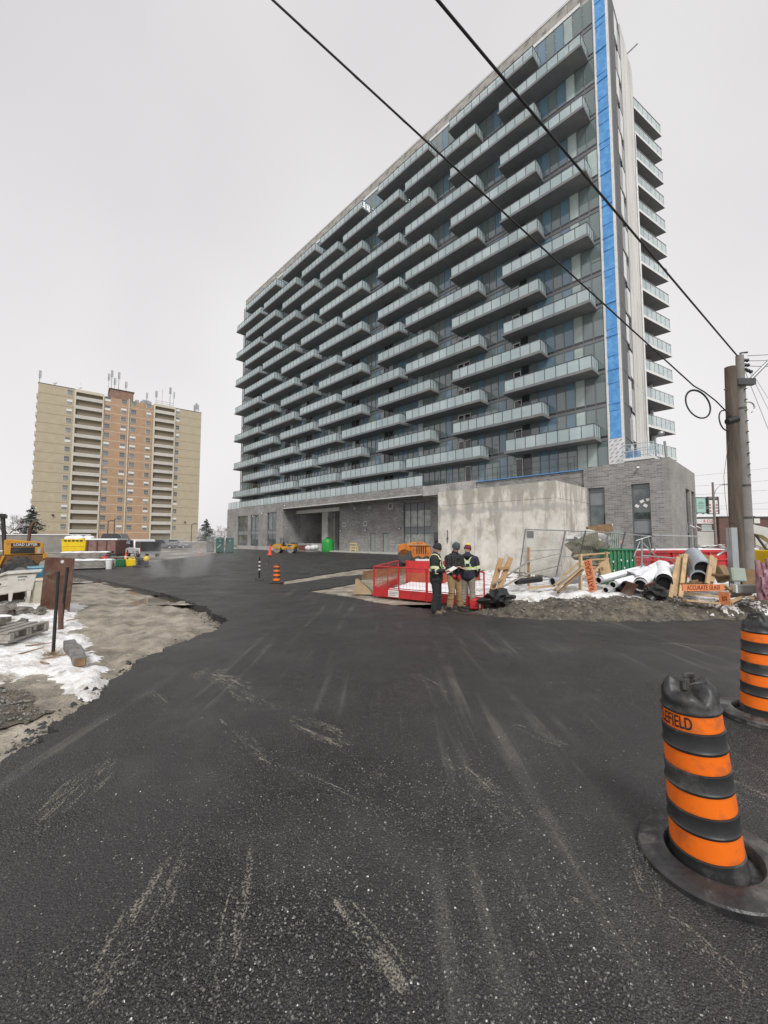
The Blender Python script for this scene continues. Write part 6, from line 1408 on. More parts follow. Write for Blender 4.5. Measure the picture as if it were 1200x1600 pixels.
plankpt('top_board', (918, 829), (956, 824), 15.6, 15.8, .1, .3, wood_brown, None, parent=fw); MB().beam(W(943, 833, 15.3), W(972, 830, 15.5), .05, .05).build('cross_bar', fwm, fw)
# wooden cradle and the lower lettered crate
cr = thing('pipe_cradle', 'pale wooden slatted cradle holding two wide grey pipes', 'wooden cradle', (0, 0, 0))
for pa, pb, Ya, Yb in (((1047, 934), (1060, 871), 10.7, 11.8), ((1053, 932), (1064, 868), 10.75, 11.9), ((1058, 930), (1068, 867), 10.8, 12.0), ((1063, 934), (1071, 867), 10.6, 11.7), ((1069, 912), (1073, 866), 11.2, 12.1), ((1105, 912), (1112, 868), 10.7, 10.9), ((1112, 910), (1117, 872), 11.2, 11.6)): MB().beam(W(*pa, Ya), W(*pb, Yb), .06, .10, up=(1, 0, 0)).build('slat', wood_pale, cr, bevel=.004)
for i in range(8): MB().beam(W(1093 + i * 2.3, 868 + i * .5, 12.2), W(1094 + i * 2.2, 879 + i * .6, 12.0), .04, .06, up=(1, 0, 0)).build('slat', wood_pale, cr)
MB().beam(W(1091, 866, 12.3), W(1114, 871, 12.1), .04, .06).build('top_bar', wood_pale, cr); MB().beam(W(1063, 914, 10.9), W(1112, 911, 10.9), .10, .10).build('bottom_bar', wood_brown, cr)
lc = thing('lettered_crate', 'broken wooden crate with an orange lettered board, below the grey pipes', 'crate', (0, 0, 0))
letter_board(lc, (1066, 918.5), (1131, 918), 10.2, 10.3, .165, 'ACCURATE GLASS', .155, .70)
for pa, pb, Ya, Yb, w_, m_ in (((1070, 938), (1126, 943), 10.2, 10.2, .15, wood_pale), ((1071, 927), (1122, 932), 10.4, 10.4, .09, wood_pale), ((1075, 924), (1135, 921), 10.9, 10.9, .08, wood_brown), ((1140, 942), (1160, 932), 10.1, 10.4, .09, wood_pale), ((1131, 914), (1147, 926), 10.5, 10.6, .10, wood_pale), ((1078, 909), (1090, 907), 10.7, 10.7, .06, wood_brown)): MB().beam(W(*pa, Ya), W(*pb, Yb), .05, w_, up=(0, -1, .1)).build('bar', m_, lc, bevel=.004)
letter_board(lc, (1131, 925), (1133, 945), 10.05, 10.05, .24, 'SS', .15, .9)
MB().beam(W(1128, 944, 10.15), W(1142, 941, 10.15), .06, .08).build('foot', wood_pale, lc)
o = MB().box((0, 0, 0), (.36, .10, .36), Euler((R(-12), R(3), R(-6))).to_matrix()).build('electrical_box', mat('box_green_grey', (.29, .35, .29), (.35, .40, .34), rough=.5, scale=2), bevel=.012); o.location = W(1152.5, 898, 10.9); tag(o, 'pale green grey electrical box leaning at the foot of the wooden pole', 'electrical box'); q = MB().box((0, -.056, 0), (.30, .006, .30), Euler((R(-12), R(3), R(-6))).to_matrix()).build('cover', MATS['box_green_grey'], o)
o = thing('grey_trunking', 'grey metal trunking box lying on the snow below the electrical box', 'trunking', W(1171, 919.5, 10.4), R(-14)); MB().bb(-.32, .30, -.12, .12, -.09, .09).build('body', mat('trunk_grey', (.24, .255, .24), (.30, .31, .29), rough=.5), o, bevel=.008); MB().bb(.05, .12, -.13, .13, -.1, .1).build('strap', fwm, o); MB().bb(-.36, -.322, -.13, .13, -.1, .1).build('end_cap', white_paint, o)
o = MB().box((0, 0, 0), (.55, .03, .45), Euler((R(-10), 0, R(-8))).to_matrix()).build('plywood_sheet', wood_brown); o.location = W(1175, 902, 11.3); tag(o, 'brown plywood sheet standing behind the trunking box', 'plywood sheet')
o = MB().beam(W(1121, 886, 11.5), W(1134, 908, 11.3), .25, .3).build('timber_block', mat('tan_timber', (.30, .21, .12), (.24, .16, .09), rough=.85, scale=4), bevel=.02); tag(o, 'tan timber block behind the lettered crate, left of the poles', 'timber block')
for i, (px, py, Y) in enumerate(((1128, 899, 11.2), (1165, 927, 10.6), (1180, 935, 10.2), (1150, 931, 10.6), (893, 921, 11.5), (846, 917, 12.0), (1118, 896, 11.6))):
    q = W(px, py, Y); a_ = (i * 1.3) % 3; o = MB().box((0, 0, 0), (.75, .1, .05), Euler((.1, .12 * (-1) ** i, a_ * .4 - .4)).to_matrix()).build('scrap_board', (wood_brown, wood_grey, wood_pale)[i % 3], bevel=.005); o.location = (q.x, q.y, max(q.z, bz(q.x, q.y) + .03)); tag(o, ('dark scrap board beside the tan timber block', 'grey scrap board under the trunking box', 'pale scrap board at the right edge of the heap', 'dark scrap board right of the lettered crate', 'grey scrap board lying left of the wooden rack', 'pale scrap board under the mesh fence', 'dark scrap board sloping behind the tan timber block')[i], 'scrap board', 'scrap boards in the heap')
mw = thing('wrapped_bundle', 'tall maroon bundle wrapped in torn clear plastic at the right edge', 'bundle', W(1194, 905, 9.9)); mar = mat('maroon', (.20, .055, .075), (.40, .25, .27), rough=.6, scale=5, bump=.5)
for i, (x_, h) in enumerate(((-.12, .46), (.0, .40), (.14, .5))): MB().tube([(x_, 0, -.5), (x_ + .03, .02, 0), (x_ + .01, .04, h)], [.07, .075, .05], 9).build('post', mar, mw, 60)
m = crumple('torn_plastic', (.0, -.05, -.1), (.17, .12, .3), mat('torn_plastic', (.42, .27, .30), (.22, .09, .12), rough=.4), 12, None, None, .8); m.parent = mw

# ============================================================ left foreground yard
def LG(px, Y): q = AY(px, 838, Y); return Vector((q.x, Y, lz(q.x, Y)))
q = AY(35, 838, 13.0); ld = thing('load_lifter', 'old yellow wheeled lifter with a black vent and exhaust stack, at the left edge', 'loader', (q.x, 13.0, .06), R(41)); ld.scale = (.76, .9, 1)
MB().prism([(-.55, 1.36), (-.57, 1.83), (-.42, 1.86), (.62, 1.76), (.70, 1.70), (.72, 1.36)], -.05, 1.1).build('bonnet', yellow_paint, ld, 30, bevel=.02)
MB().bb(-.34, .42, -.066, -.052, 1.40, 1.60).build('vent', black_plastic, ld); fr = MB()
for i in range(5): fr.bb(-.32, .40, -.075, -.067, 1.42 + i * .036, 1.43 + i * .036)
fr.build('vent_slat', black_rubber, ld); lp = MB().bb(-.34, .58, -.064, -.053, 1.625, 1.735).build('name_plate', black_plastic, ld)
text('lettering', 'LOAD LIFTER', .115, white_paint, lp, Matrix.Translation((.12, -.068, 1.68)) @ Matrix.Rotation(R(90), 4, 'X'), .002, 1.0, 1.12)
MB().bb(.50, .62, -.062, -.0525, 1.39, 1.57).build('side_decal', mat('decal_grey', (.42, .36, .30), rough=.7), ld)
MB().prism([(-1.6, 1.05), (-1.6, 1.34), (.82, 1.34), (.86, 1.2), (.62, 1.12), (.55, .9), (-.1, .9)], -.1, 1.2).build('chassis', mat('chassis_brown', (.10, .05, .025), (.22, .11, .04), rough=.8, scale=3), ld, bevel=.02)
MB().prism([(-.72, .95), (-.66, .95), (-.50, 1.35), (-.58, 1.35)], -.16, -.11).build('step', yellow_paint, ld); MB().bb(.70, .88, -.12, 1.2, 1.22, 1.38).build('counterweight', yellow_paint, ld, bevel=.02)
wheel(ld, (.0, -.1, .66), .63, .42, rim=steel, lugs=16); wheel(ld, (.0, 1.15, .66), .63, .42, rim=steel, lugs=16); wheel(ld, (-2.2, -.1, .66), .63, .42, rim=steel, lugs=16); wheel(ld, (-2.2, 1.15, .66), .63, .42, rim=steel, lugs=16)
MB().tube([(.2, .3, 1.8), (.24, .3, 2.25), (.30, .3, 2.38), (.40, .3, 2.46)], [.065, .06, .05, .055], 10).build('exhaust', rust, ld, 50)
m = MB()
for x_, x2 in ((-.52, -.66), (-1.7, -1.7)):
    for y_ in (0, 1.0): m.beam((x_, y_, 1.3), (x2, y_, 2.55), .09, .09)
m.bb(-1.8, -.55, -.1, 1.1, 2.55, 2.66); m.build('canopy', black_plastic, ld); MB().bb(-1.4, -.9, .25, .8, 1.34, 1.75).build('seat', black_plastic, ld); MB().prism([(-3, .9), (-3, 1.3), (-1.7, 1.5), (-1.7, 1.1)], 0, 1).build('rear_body', yellow_paint, ld)
k = 11.4 / FPX; q = AY(34, 838, 11.4); tb = thing('dump_tub', 'dirty white plastic dump tub on castors in front of the yellow lifter', 'tub', (q.x, 11.4, 0), R(38)); tb.scale = (.76, 1, 1); off_w = mat('dirty_white', (.62, .60, .55), (.50, .47, .42), rough=.55, scale=3, c3=(.36, .32, .26), s3=2)
def tz(px, py): return ((px - 34) * k, EYE - (py - 841) * k)
MB().prism([tz(*a) for a in ((-30, 906), (2, 900), (16, 895), (62, 895), (57, 921), (4, 926), (-30, 928))], -.32, .32).build('body', off_w, tb, 30, bevel=.03)
MB().prism([tz(*a) for a in ((-32, 903), (0, 897), (15, 892), (69, 891), (69, 893.5), (15, 895), (1, 900), (-31, 906))], -.37, .37).build('rim', off_w, tb, bevel=.008)
for px in (24, 51): MB().prism([tz(px - 3, 921), tz(px + 4, 921), tz(px + 2.5, 935), tz(px - 2, 937)], -.34, -.26).build('castor', off_w, tb, bevel=.01)
m = MB(); a, b = tz(33, 899.2), tz(47, 899.8); m.bb(a[0], b[0], -.328, -.321, b[1] - .008, a[1] + .008)
for px in (35, 39, 43): c = tz(px, 904); m.bb(c[0] - .02, c[0] + .02, -.328, -.321, c[1] - .012, c[1] + .012)
c = tz(8, 909); m.bb(c[0] - .03, c[0] + .03, -.328, -.321, c[1] - .03, c[1] + .02); m.build('decal', dark_steel, tb)
for py in (905, 915): a, b = tz(-10, py), tz(18, py - 4); MB().beam((a[0], -.325, a[1]), (b[0], -.325, b[1]), .02, .02).build('rib', off_w, tb)
q = AY(28, 838, 11.9); o = thing('dark_skid', 'dark timber skid under the white dump tub', 'skid', (q.x, 11.75, 0), R(38)); MB().bb(-1.0, .30, -.25, .3, .02, .42).build('body', mat('skid_dark', (.06, .035, .025), (.11, .07, .045), rough=.9, scale=4), o, bevel=.02)
q = AY(65, 838, 12.3); o = thing('blue_drum', 'open blue plastic drum between the white tub and the rusty beam', 'drum', (q.x, 12.3, .05)); blu = mat('drum_blue', (.02, .16, .29), (.03, .20, .33), rough=.45, scale=3)
MB().lathe([(.26, 0), (.29, .1), (.29, .5), (.30, .52), (.29, .54), (.28, 1.0), (.27, 1.0), (.25, .9), (.0, .88)], 22).build('body', blu, o, 40); MB().lathe([(.275, 1.0), (.295, 1.01), (.295, 1.05), (.265, 1.05), (.265, 1.0)], 22).build('rim', mat('rim_blue', (.22, .46, .52), rough=.5), o, 40)
q = AY(66, 838, 11.6); o = MB().prism([(-.22, 0), (-.26, .72), (.26, .72), (.22, 0)], -.2, .2).build('cream_tote', mat('cream_plastic', (.48, .45, .37), (.40, .37, .29), rough=.6, scale=3), bevel=.03); o.location = (q.x, 11.6, .05); tag(o, 'cream plastic tote standing below the blue drum', 'tote'); MB().bb(-.28, .28, -.23, .23, .70, .77).build('lid', mat('lid_cream', (.58, .54, .45), rough=.6), o, bevel=.01)
# rusty steel pile section
q = AY(92.5, 838, 10.6); zb = lz(q.x, 10.6); hb = thing('steel_beam', 'wide rusty steel pile section standing upright in the snow', 'steel beam', (q.x, 10.6, zb - .03)); hb.rotation_euler = (0, R(3), 0); ht = AY(95, 870, 10.6).z - zb
hw = MB(); t_ = [(-.39, -.02), (-.235, .10), (.235, .10), (.39, -.02)]; n_ = [(-.375, -.045), (-.23, .075), (.23, .075), (.375, -.045)]
vs = [(x_, y_, z_) for z_ in (0, ht) for x_, y_ in t_ + n_[::-1]]; hw.add(vs, [tuple(range(8)), tuple(range(15, 7, -1))] + [(i, (i + 1) % 8, (i + 1) % 8 + 8, i + 8) for i in range(8)]); hw.build('plate', rust, hb)
MB().lathe([(.0, 0), (.045, 0), (.045, .012), (0, .012)], 12, Matrix.Rotation(R(90), 3, 'X'), (.0, .074, ht - .1)).build('lifting_hole', pipe_w, hb)
for i, (pa, pb, Y, r) in enumerate((((83, 1021), (91, 893), 7.0, .026), ((96, 975), (105.5, 886), 9.0, .03))):
    a, b = W(*pa, Y), W(*pb, Y); o = MB().tube([a, b], r, 8).build('steel_stake', black_plastic, smooth=50); tag(o, ('nearer black steel stake leaning before the rusty pile section, standing in dry grass', 'farther black steel stake close against the rusty pile section')[i], 'stake', 'black steel stakes')
a, b = W(95, 984, 8.8), W(95, 944, 8.8); o = MB().tube([a, b], .05, 10).build('pipe_stub', rust, smooth=50); tag(o, 'short rusty pipe stub between the two black stakes', 'pipe stub')
# curved squared timber
lgp = [W(108, 1003, 7.35), W(112, 1004, 7.15), W(117, 1011, 6.95), W(121, 1020, 6.75), W(125, 1029, 6.5)]
m = MB(); vs = []
for i, p in enumerate(lgp):
    d_ = (lgp[min(i + 1, 4)] - lgp[max(i - 1, 0)]).normalized(); s = d_.cross(Vector((0, 0, 1))).normalized(); p = Vector((p.x, p.y, lz(p.x, p.y) + .085)); 
    for a_, b_ in ((-1, -1), (1, -1), (1, 1), (-1, 1)): vs.append(p + s * .085 * a_ + Vector((0, 0, .075 * b_)))
m.add(vs, [(i * 4 + j, i * 4 + (j + 1) % 4, i * 4 + 4 + (j + 1) % 4, i * 4 + 4 + j) for i in range(4) for j in range(4)] + [(3, 2, 1, 0), (16, 17, 18, 19)])
tb_ = thing('curved_timber', 'curved grey squared timber with a brown sawn end lying in the snow', 'timber', (0, 0, 0)); m.build('beam', mat('bark_grey', (.11, .105, .10), (.24, .23, .22), rough=.9, scale=9, bump=.6), tb_, 40, bevel=.012)
c = sum((Vector(v) for v in vs[16:20]), Vector()) / 4; d_ = (lgp[4] - lgp[3]).normalized(); MB().beam(c + d_ * .002, c + d_ * .015, .14, .12).build('sawn_end', wood_brown, tb_)
# pallets
q = LG(12, 7.6); pl = thing('pallet_stack', 'two broken grey timber pallets with snow, cut by the left edge', 'pallet', (q.x, 7.6, q.z - .03), R(6)); bx = MB().bb(-.85, .45, -.05, .05, 0, .1)
for y_ in (-.4, 0, .45): MB().bb(-.9, .48, y_ - .05, y_ + .05, .1, .22).build('stringer', wood_grey, pl, bevel=.006)
for i in range(7): MB().bb(-.88 + i * .2, -.74 + i * .2, -.47, .52, .222, .25).build('deck_board', wood_grey, pl, bevel=.004)
for i in range(7): MB().bb(-.88 + i * .2, -.74 + i * .2, -.47, .52, .06, .098).build('deck_board', wood_grey, pl, bevel=.004)
MB().bb(-.9, .12, -.35, -.2, .252, .40).build('beam', wood_brown, pl, bevel=.01); MB().bb(-.95, -.12, .1, .25, .252, .42).build('beam', wood_grey, pl, bevel=.01)
mm_ = MB(); rn = random.Random(4)
for i in range(8): mm_.ball((rn.uniform(-.9, .0), rn.choice((-.27, .17)), .425), (.2, .06, .03), 9, 6)
mm_.build('snow_load', snow, pl, 80)
def rock(c, r, seed): return crumple('rubble_rock', c, r, MATS['bank_stone'], seed, 'grey broken rock in the rubble before the white dump tub', 'rock', .55, 2)
rn = random.Random(12)
for i in range(22):
    px = rn.uniform(-30, 72); Y = rn.uniform(8.9, 10.7); q = LG(px, Y); s = rn.uniform(.08, .22); o = rock((q.x, Y, q.z + s * .42), (s * 1.3, s, s * .7), i); o['group'] = 'rocks in the left rubble heap'; o.rotation_euler = (0, 0, rn.random() * 6)
# broken sticks and dry grass
mg = MB(); rn = random.Random(9); c0 = W(82, 1021, 6.95)
for i in range(240):
    a_ = rn.random() * 6.28; r_ = abs(rn.gauss(0, .10)); x_, y_ = c0.x + r_ * math.cos(a_), c0.y + r_ * math.sin(a_) * .8; z_ = lz(x_, y_); l = rn.uniform(.06, .2); b_ = rn.random() * 6.28; e = rn.uniform(.1, .8)
    mg.add([(x_, y_, z_), (x_ + .006, y_, z_), (x_ + math.cos(b_) * l, y_ + math.sin(b_) * l, z_ + l * e)], [(0, 1, 2)])
tag(mg.build('dry_grass', mat('straw', (.34, .26, .13), (.24, .16, .08), rough=.9, scale=30)), kind='stuff')
for i, (px, py, Y, a_) in enumerate(((90, 1022, 6.85, .5), (45, 1030, 6.9, 1.1), (60, 1010, 7.3, .2), (112, 958, 9.6, .3), (70, 1040, 6.5, -.6))):
    q = W(px, py, Y); q.z = lz(q.x, q.y) + .03; d_ = Vector((math.cos(a_), math.sin(a_), .1)) * .2; o = MB().tube([q - d_, q + d_], [.016, .008], 6).build('stick', wood_brown, smooth=50); tag(o, ('brown stick lying by the foot of the nearer black stake', 'brown stick in the snow left of the nearer black stake', 'brown stick in the snow near the broken pallets', 'brown stick right of the rusty pile section', 'brown stick at the lower edge of the snow')[i], 'stick', 'sticks in the snow')
# ============================================================ striped drums
band_o = mat('orange_band', (.95, .19, .012), (.88, .16, .010), rough=.38, scale=3, c3=(.52, .13, .035), s3=5.5, bump=.15, bscale=9)
drum_k = mat('drum_black', (.020, .020, .021), (.034, .034, .034), rough=.45, scale=4, bump=.12, bscale=14, c3=(.10, .095, .09), s3=3.5)
BANDS = ((.135, .265), (.375, .49), (.605, .715), (.832, .93))
def dent(v):
    z = v.z
    if z > .955:
        f = (z - .955) / .08; a = math.atan2(v.y, v.x)
        k = 1 + f * (.05 * math.sin(2 * a + .6) - .03 + .06 * math.sin(3 * a + 2) + .05 * abs(math.sin(4.5 * a))); return Vector((v.x * k, v.y * k, z + f * (.030 * math.sin(2 * a + 2.4) + .022 * math.sin(5 * a) + .016 * abs(math.sin(4.5 * a + 1)))))
    k = 1 + .012 * math.sin(2 * math.atan2(v.y, v.x) + z * 3); return Vector((v.x * k, v.y * k, z))
def drum(loc, label, tilt=(0, 0, 0), words=None, dented=True, base_dir=0, seed=1, group='orange and black striped drums'):
    t = thing('traffic_drum', label, 'traffic barrel', loc, group=group); t.rotation_euler = tilt; fn = dent if dented else None; N = 48
    def rad(z): return .182 - .044 * z
    prof = [(rad(0) + .012, .02), (rad(0) + .012, .05), (rad(.06), .075)]
    for z0, z1 in BANDS:
        prof += [(rad(z0) + .010, z0 - .012), (rad(z0) + .010, z0 - .004), (rad(z0), z0), (rad(z1), z1), (rad(z1) + .010, z1 + .004), (rad(z1) + .012, z1 + .014), (rad(z1) + .002, z1 + .026)]
    prof += [(rad(.97) + .004, .985), (rad(.98) + .004, 1.01), (rad(1.0) - .008, 1.03), (rad(1.0) - .035, 1.045), (.06, 1.035), (.0, 1.03)]
    MB().lathe(prof, N, None, (0, 0, 0), fn).build('body', drum_k, t, 50)
    bs = []
    for z0, z1 in BANDS:
        pr = []; n = 7
        for i in range(n + 1):
            z = z0 + .003 + (z1 - z0 - .006) * i / n; pr.append((rad(z) + .003 + (.0022 if i % 2 else 0), z))
        mb = MB(); mb.lathe(pr, N, None, (0, 0, 0), fn); mb.f = mb.f[:-2]; mb.m = mb.m[:-2]; bs.append(mb.build('reflective_band', band_o, t, 60))
    # lifting handle: a folded tab with a slot
    h = MB(); hz = 1.03
    M = Matrix.Rotation(base_dir + R(35), 3, 'Z') @ Matrix.Rotation(R(14), 3, 'Y')
    def hb(x0, x1, z0, z1): h.box(M @ Vector(((x0 + x1) / 2, 0, (z0 + z1) / 2)) + Vector((0, 0, hz)), (x1 - x0, .022, z1 - z0), M)
    hb(-.065, -.04, 0, .07); hb(.04, .065, 0, .07); hb(-.065, .065, .0705, .10); h.build('handle', drum_k, t, bevel=.006)
    # scuffs on the bands are wear in the paint; the base is a cut tyre ring
    b = MB(); b.lathe([(.222, .012), (.226, .06), (.240, .082), (.262, .088), (.30, .078), (.345, .074), (.372, .066), (.380, .056), (.380, .012), (.372, .0), (.25, .0), (.222, .012)], N, None, (.03 * math.cos(base_dir), .03 * math.sin(base_dir), 0)).build('tyre_ring', mat('ring_rubber', (.020, .020, .021), (.05, .048, .047), rough=.38, scale=6, bump=.3, bscale=30, c3=(.15, .142, .13), s3=3.2) if 'ring_rubber' not in MATS else MATS['ring_rubber'], t, 32)
    return t, bs
def wrap_text(s, band, z0, z1, size, xs, ang_end, m, parent):
    """lettering printed round the drum, ending at angle ang_end"""
    o = text('lettering', s, size, m, parent, Matrix.Identity(4), .0, 1.0, xs); me = o.data; w0 = max(v.co.x for v in me.vertices); rr = .182 - .044 * (z0 + z1) / 2 + .0085
    bm = bmesh.new(); bm.from_mesh(me); bmesh.ops.triangulate(bm, faces=bm.faces)
    bmesh.ops.subdivide_edges(bm, edges=[e for e in bm.edges if e.calc_length() > .02], cuts=2)
    for v in bm.verts:
        a = ang_end + (v.co.x - w0) / rr; z = (z0 + z1) / 2 + v.co.y; r_ = .182 - .044 * z + .0072
        p = dent(Vector((r_ * math.cos(a), r_ * math.sin(a), z))); v.co = p
    bm.to_mesh(me); bm.free()
d1l = G(1107, 1352); view = math.atan2(-d1l.y, -d1l.x)
d1, bs = drum((d1l.x, d1l.y, .0), 'large nearest orange and black striped drum with a dented top and black lettering', (R(1), R(-4.5), 0), base_dir=view + 2.2)
wrap_text('BATTLEFIELD', bs[3], *BANDS[3], .098, .56, view + .02, black_plastic, bs[3])
for i, (a, r, s_) in enumerate(()):
    o = crumple('snow_load', (r * math.cos(a), r * math.sin(a), .074), (s_, s_ * .8, s_ * .32), dirty_snow, 70 + i, None, None, .8, 3); o.parent = d1
d2l = G(1192, 1122); drum((d2l.x, d2l.y, 0), 'second striped drum cut by the right edge of the picture', (0, R(-1), R(70)), dented=True, base_dir=.4)
d3l = G(432, 911); t3, _ = drum((d3l.x, d3l.y, 0), 'distant striped drum standing where the gravel strip ends', (0, 0, R(30)), dented=False, base_dir=1); t3.scale = (.86, .86, .82)
# ============================================================ people
skin_m = mat('skin', (.50, .30, .21), (.44, .25, .18), rough=.55, scale=9)
def remesh(name, mb, m, vox, smooth_it=3, parent=None):
    me = mb.mesh('tmp', m); o = bpy.data.objects.new('tmp', me); COL.objects.link(o)
    r = o.modifiers.new('r', 'REMESH'); r.mode = 'VOXEL'; r.voxel_size = vox; r.use_smooth_shade = True
    s = o.modifiers.new('s', 'SMOOTH'); s.factor = .5; s.iterations = smooth_it
    dg = bpy.context.evaluated_depsgraph_get(); dg.update()
    out = bpy.data.meshes.new_from_object(o.evaluated_get(dg)); bpy.data.objects.remove(o); out.name = name
    out.materials.clear(); out.materials.append(m)
    return link(name, out, parent)
def limb(mb, pts, rs, n=12):
    for i, p in enumerate(pts): mb.ball(p, rs[i], n, 8)
    for i in range(len(pts) - 1):
        k = 5; mb.tube([Vector(pts[i]).lerp(Vector(pts[i + 1]), j / k) for j in range(k + 1)], [rs[i] + (rs[i + 1] - rs[i]) * j / k for j in range(k + 1)], n)
def strip(name, pts, wdir, wd, m, target, parent, off=.007):
    """a tape laid on the cloth along a path"""
    P_ = []
    for i in range(len(pts) - 1):
        for j in range(6): P_.append(Vector(pts[i]).lerp(Vector(pts[i + 1]), j / 6))
    P_.append(Vector(pts[-1])); vs = []; K = 3
    for i, p in enumerate(P_):
        if wdir is None:
            t = (P_[min(i + 1, len(P_) - 1)] - P_[max(i - 1, 0)]).normalized(); w_ = t.cross(Vector((-1, 0, 0)) if p.x < 0 else Vector((1, 0, 0)))
            w_ = w_.normalized() if w_.length > .2 else Vector((0, 1, 0))
        else: w_ = Vector(wdir)
        for j in range(K): vs.append(p + w_ * wd * (j / (K - 1) - .5))
    mb = MB(); mb.add(vs, [(i * K + j, i * K + j + 1, (i + 1) * K + j + 1, (i + 1) * K + j) for i in range(len(P_) - 1) for j in range(K - 1)])
    me = mb.mesh('tmp', m); o = bpy.data.objects.new('tmp', me); COL.objects.link(o)
    s = o.modifiers.new('s', 'SHRINKWRAP'); s.target = target; s.wrap_method = 'NEAREST_SURFACEPOINT'; s.wrap_mode = 'OUTSIDE_SURFACE'; s.offset = off
    d_ = o.modifiers.new('d', 'SOLIDIFY'); d_.thickness = .006; d_.offset = 1
    pr = target.parent; target.parent = None
    dg = bpy.context.evaluated_depsgraph_get(); dg.update(); out = bpy.data.meshes.new_from_object(o.evaluated_get(dg)); bpy.data.objects.remove(o); target.parent = pr
    out.name = name; out.materials.clear(); out.materials.append(m); return link(name, out, parent)
def hand(mb, wrist, dirv, up, s=1.):
    """palm, four curled fingers and a thumb leaving the side of the palm"""
    d_ = Vector(dirv).normalized(); u = Vector(up); u = (u - d_ * u.dot(d_)).normalized(); side = d_.cross(u); w_ = Vector(wrist)
    mb.box(w_ + d_ * .05, (.10, .085, .032), Matrix((d_, side, u)).transposed())
    for i, l in enumerate((.062, .072, .068, .054)):
        b = w_ + d_ * .095 + side * (-.033 + .022 * i); c = b + d_ * l * .55 - u * .012; e = c + d_ * l * .35 - u * l * .5; limb(mb, [b, c, e], [.0105, .0095, .008], 7)
    b = w_ + d_ * .03 + side * -.045; c = b + d_ * .035 - side * .02 - u * .012; limb(mb, [b, c, c + d_ * .03 - u * .012], [.013, .011, .009], 7)
def person(label, loc, rz, h, arms, legs, head, jacket_m, trouser_m, boot_m, jr=1.0, hem=.86, glove=None, trunk=(0, 0)):
    """facing +x; arms and legs are joint lists, head = (yaw, nod)"""
    t = thing('person', label, 'person', loc, rz, 'site workers in a group'); t.scale = (h / 1.78,) * 3
    lean = Vector((trunk[0], trunk[1], 0)); neck = Vector((.0, 0, 1.50)) + lean; hd = Vector((.035, 0, 1.655)) + lean * 1.15
    b = MB()
    HM = Matrix.Rotation(head[0], 3, 'Z') @ Matrix.Rotation(head[1], 3, 'Y')
    def H(x, y, z): return HM @ Vector((x, y, z)) + hd
    b.ball(hd, (.098, .077, .118), 14, 10, HM); b.ball(H(.03, 0, -.06), (.066, .058, .062), 12, 8, HM); b.ball(H(.098, 0, -.018), (.022, .014, .024), 8, 6, HM); b.ball(H(.085, 0, .01), (.02, .011, .03), 8, 6, HM)
    b.ball(H(.082, 0, -.066), (.018, .026, .010), 8, 6, HM); b.ball(H(.078, 0, -.098), (.022, .03, .02), 8, 6, HM); b.ball(H(.082, 0, .034), (.02, .05, .014), 8, 6, HM)
    for s in (-1, 1): b.ball(H(-.008, s * .078, -.01), (.022, .012, .034), 8, 6, HM)
    limb(b, [neck - Vector((.015, 0, .06)), neck + Vector((.0, 0, .08))], [.062, .055]); limb(b, [Vector((0, 0, .98)), Vector((0, 0, 1.2)) + lean * .5, Vector((-.01, 0, 1.38)) + lean], [.10, .095, .085])
    for sh, el, wr, dv, up in arms:
        limb(b, [sh, el, wr], [.05, .04, .03]); hand(b, wr, dv, up)
    for hp_, kn, an, tv in legs: limb(b, [hp_, kn, an], [.08, .055, .04]); limb(b, [Vector(an) + Vector((0, 0, -.03)), Vector(an) + Vector(tv) * .14 + Vector((0, 0, -.05))], [.04, .03])
    body = remesh('body', b, skin_m, .0085, 2, t)
    for s in (-1, 1):
        MB().ball(H(.086, s * .033, .008), .0115, 8, 6).build('eye', mat('eye_dark', (.02, .015, .012), rough=.2) if 'eye_dark' not in MATS else MATS['eye_dark'], t, 60)
    MB().box(H(.098, 0, -.067), (.006, .042, .006), HM).build('mouth', mat('lip', (.30, .13, .11), rough=.5) if 'lip' not in MATS else MATS['lip'], t)
    j = MB(); up_ = lean
    limb(j, [Vector((-.0, -.05, hem + .04)), Vector((0, -.05, 1.18)) + lean * .5, Vector((-.01, -.085, 1.40)) + lean], [.150 * jr, .150 * jr, .125 * jr], 14)
    limb(j, [Vector((-.0, .05, hem + .04)), Vector((0, .05, 1.18)) + lean * .5, Vector((-.01, .085, 1.40)) + lean], [.150 * jr, .150 * jr, .125 * jr], 14)
    limb(j, [neck + Vector((-.015, 0, -.05)), neck + Vector((-.01, 0, .02))], [.115, .092], 12)
    for sh, el, wr, dv, up in arms:
        sh, el, wr = Vector(sh), Vector(el), Vector(wr); mid = sh.lerp(el, .5); limb(j, [sh, mid, el, el.lerp(wr, .5), el.lerp(wr, .93)], [.098 * jr, .082 * jr, .070 * jr, .064, .054], 12)
    # folds at elbow and waist
    rn = random.Random(int(h * 1000))
    for i in range(26):
        a = rn.random() * 6.28; z = rn.uniform(hem, 1.4); j.ball(Vector((.13 * math.cos(a) * jr, .19 * math.sin(a) * jr, z)) + lean * .5, (.05, .05, .012 + .02 * rn.random()), 8, 5, Matrix.Rotation(rn.uniform(-.6, .6), 3, 'X'))
    jk = remesh('jacket', j, jacket_m, .012, 3, t)
    tr = MB(); limb(tr, [Vector((-.01, -.06, .93)), Vector((-.01, .06, .93))], [.135, .135], 14)
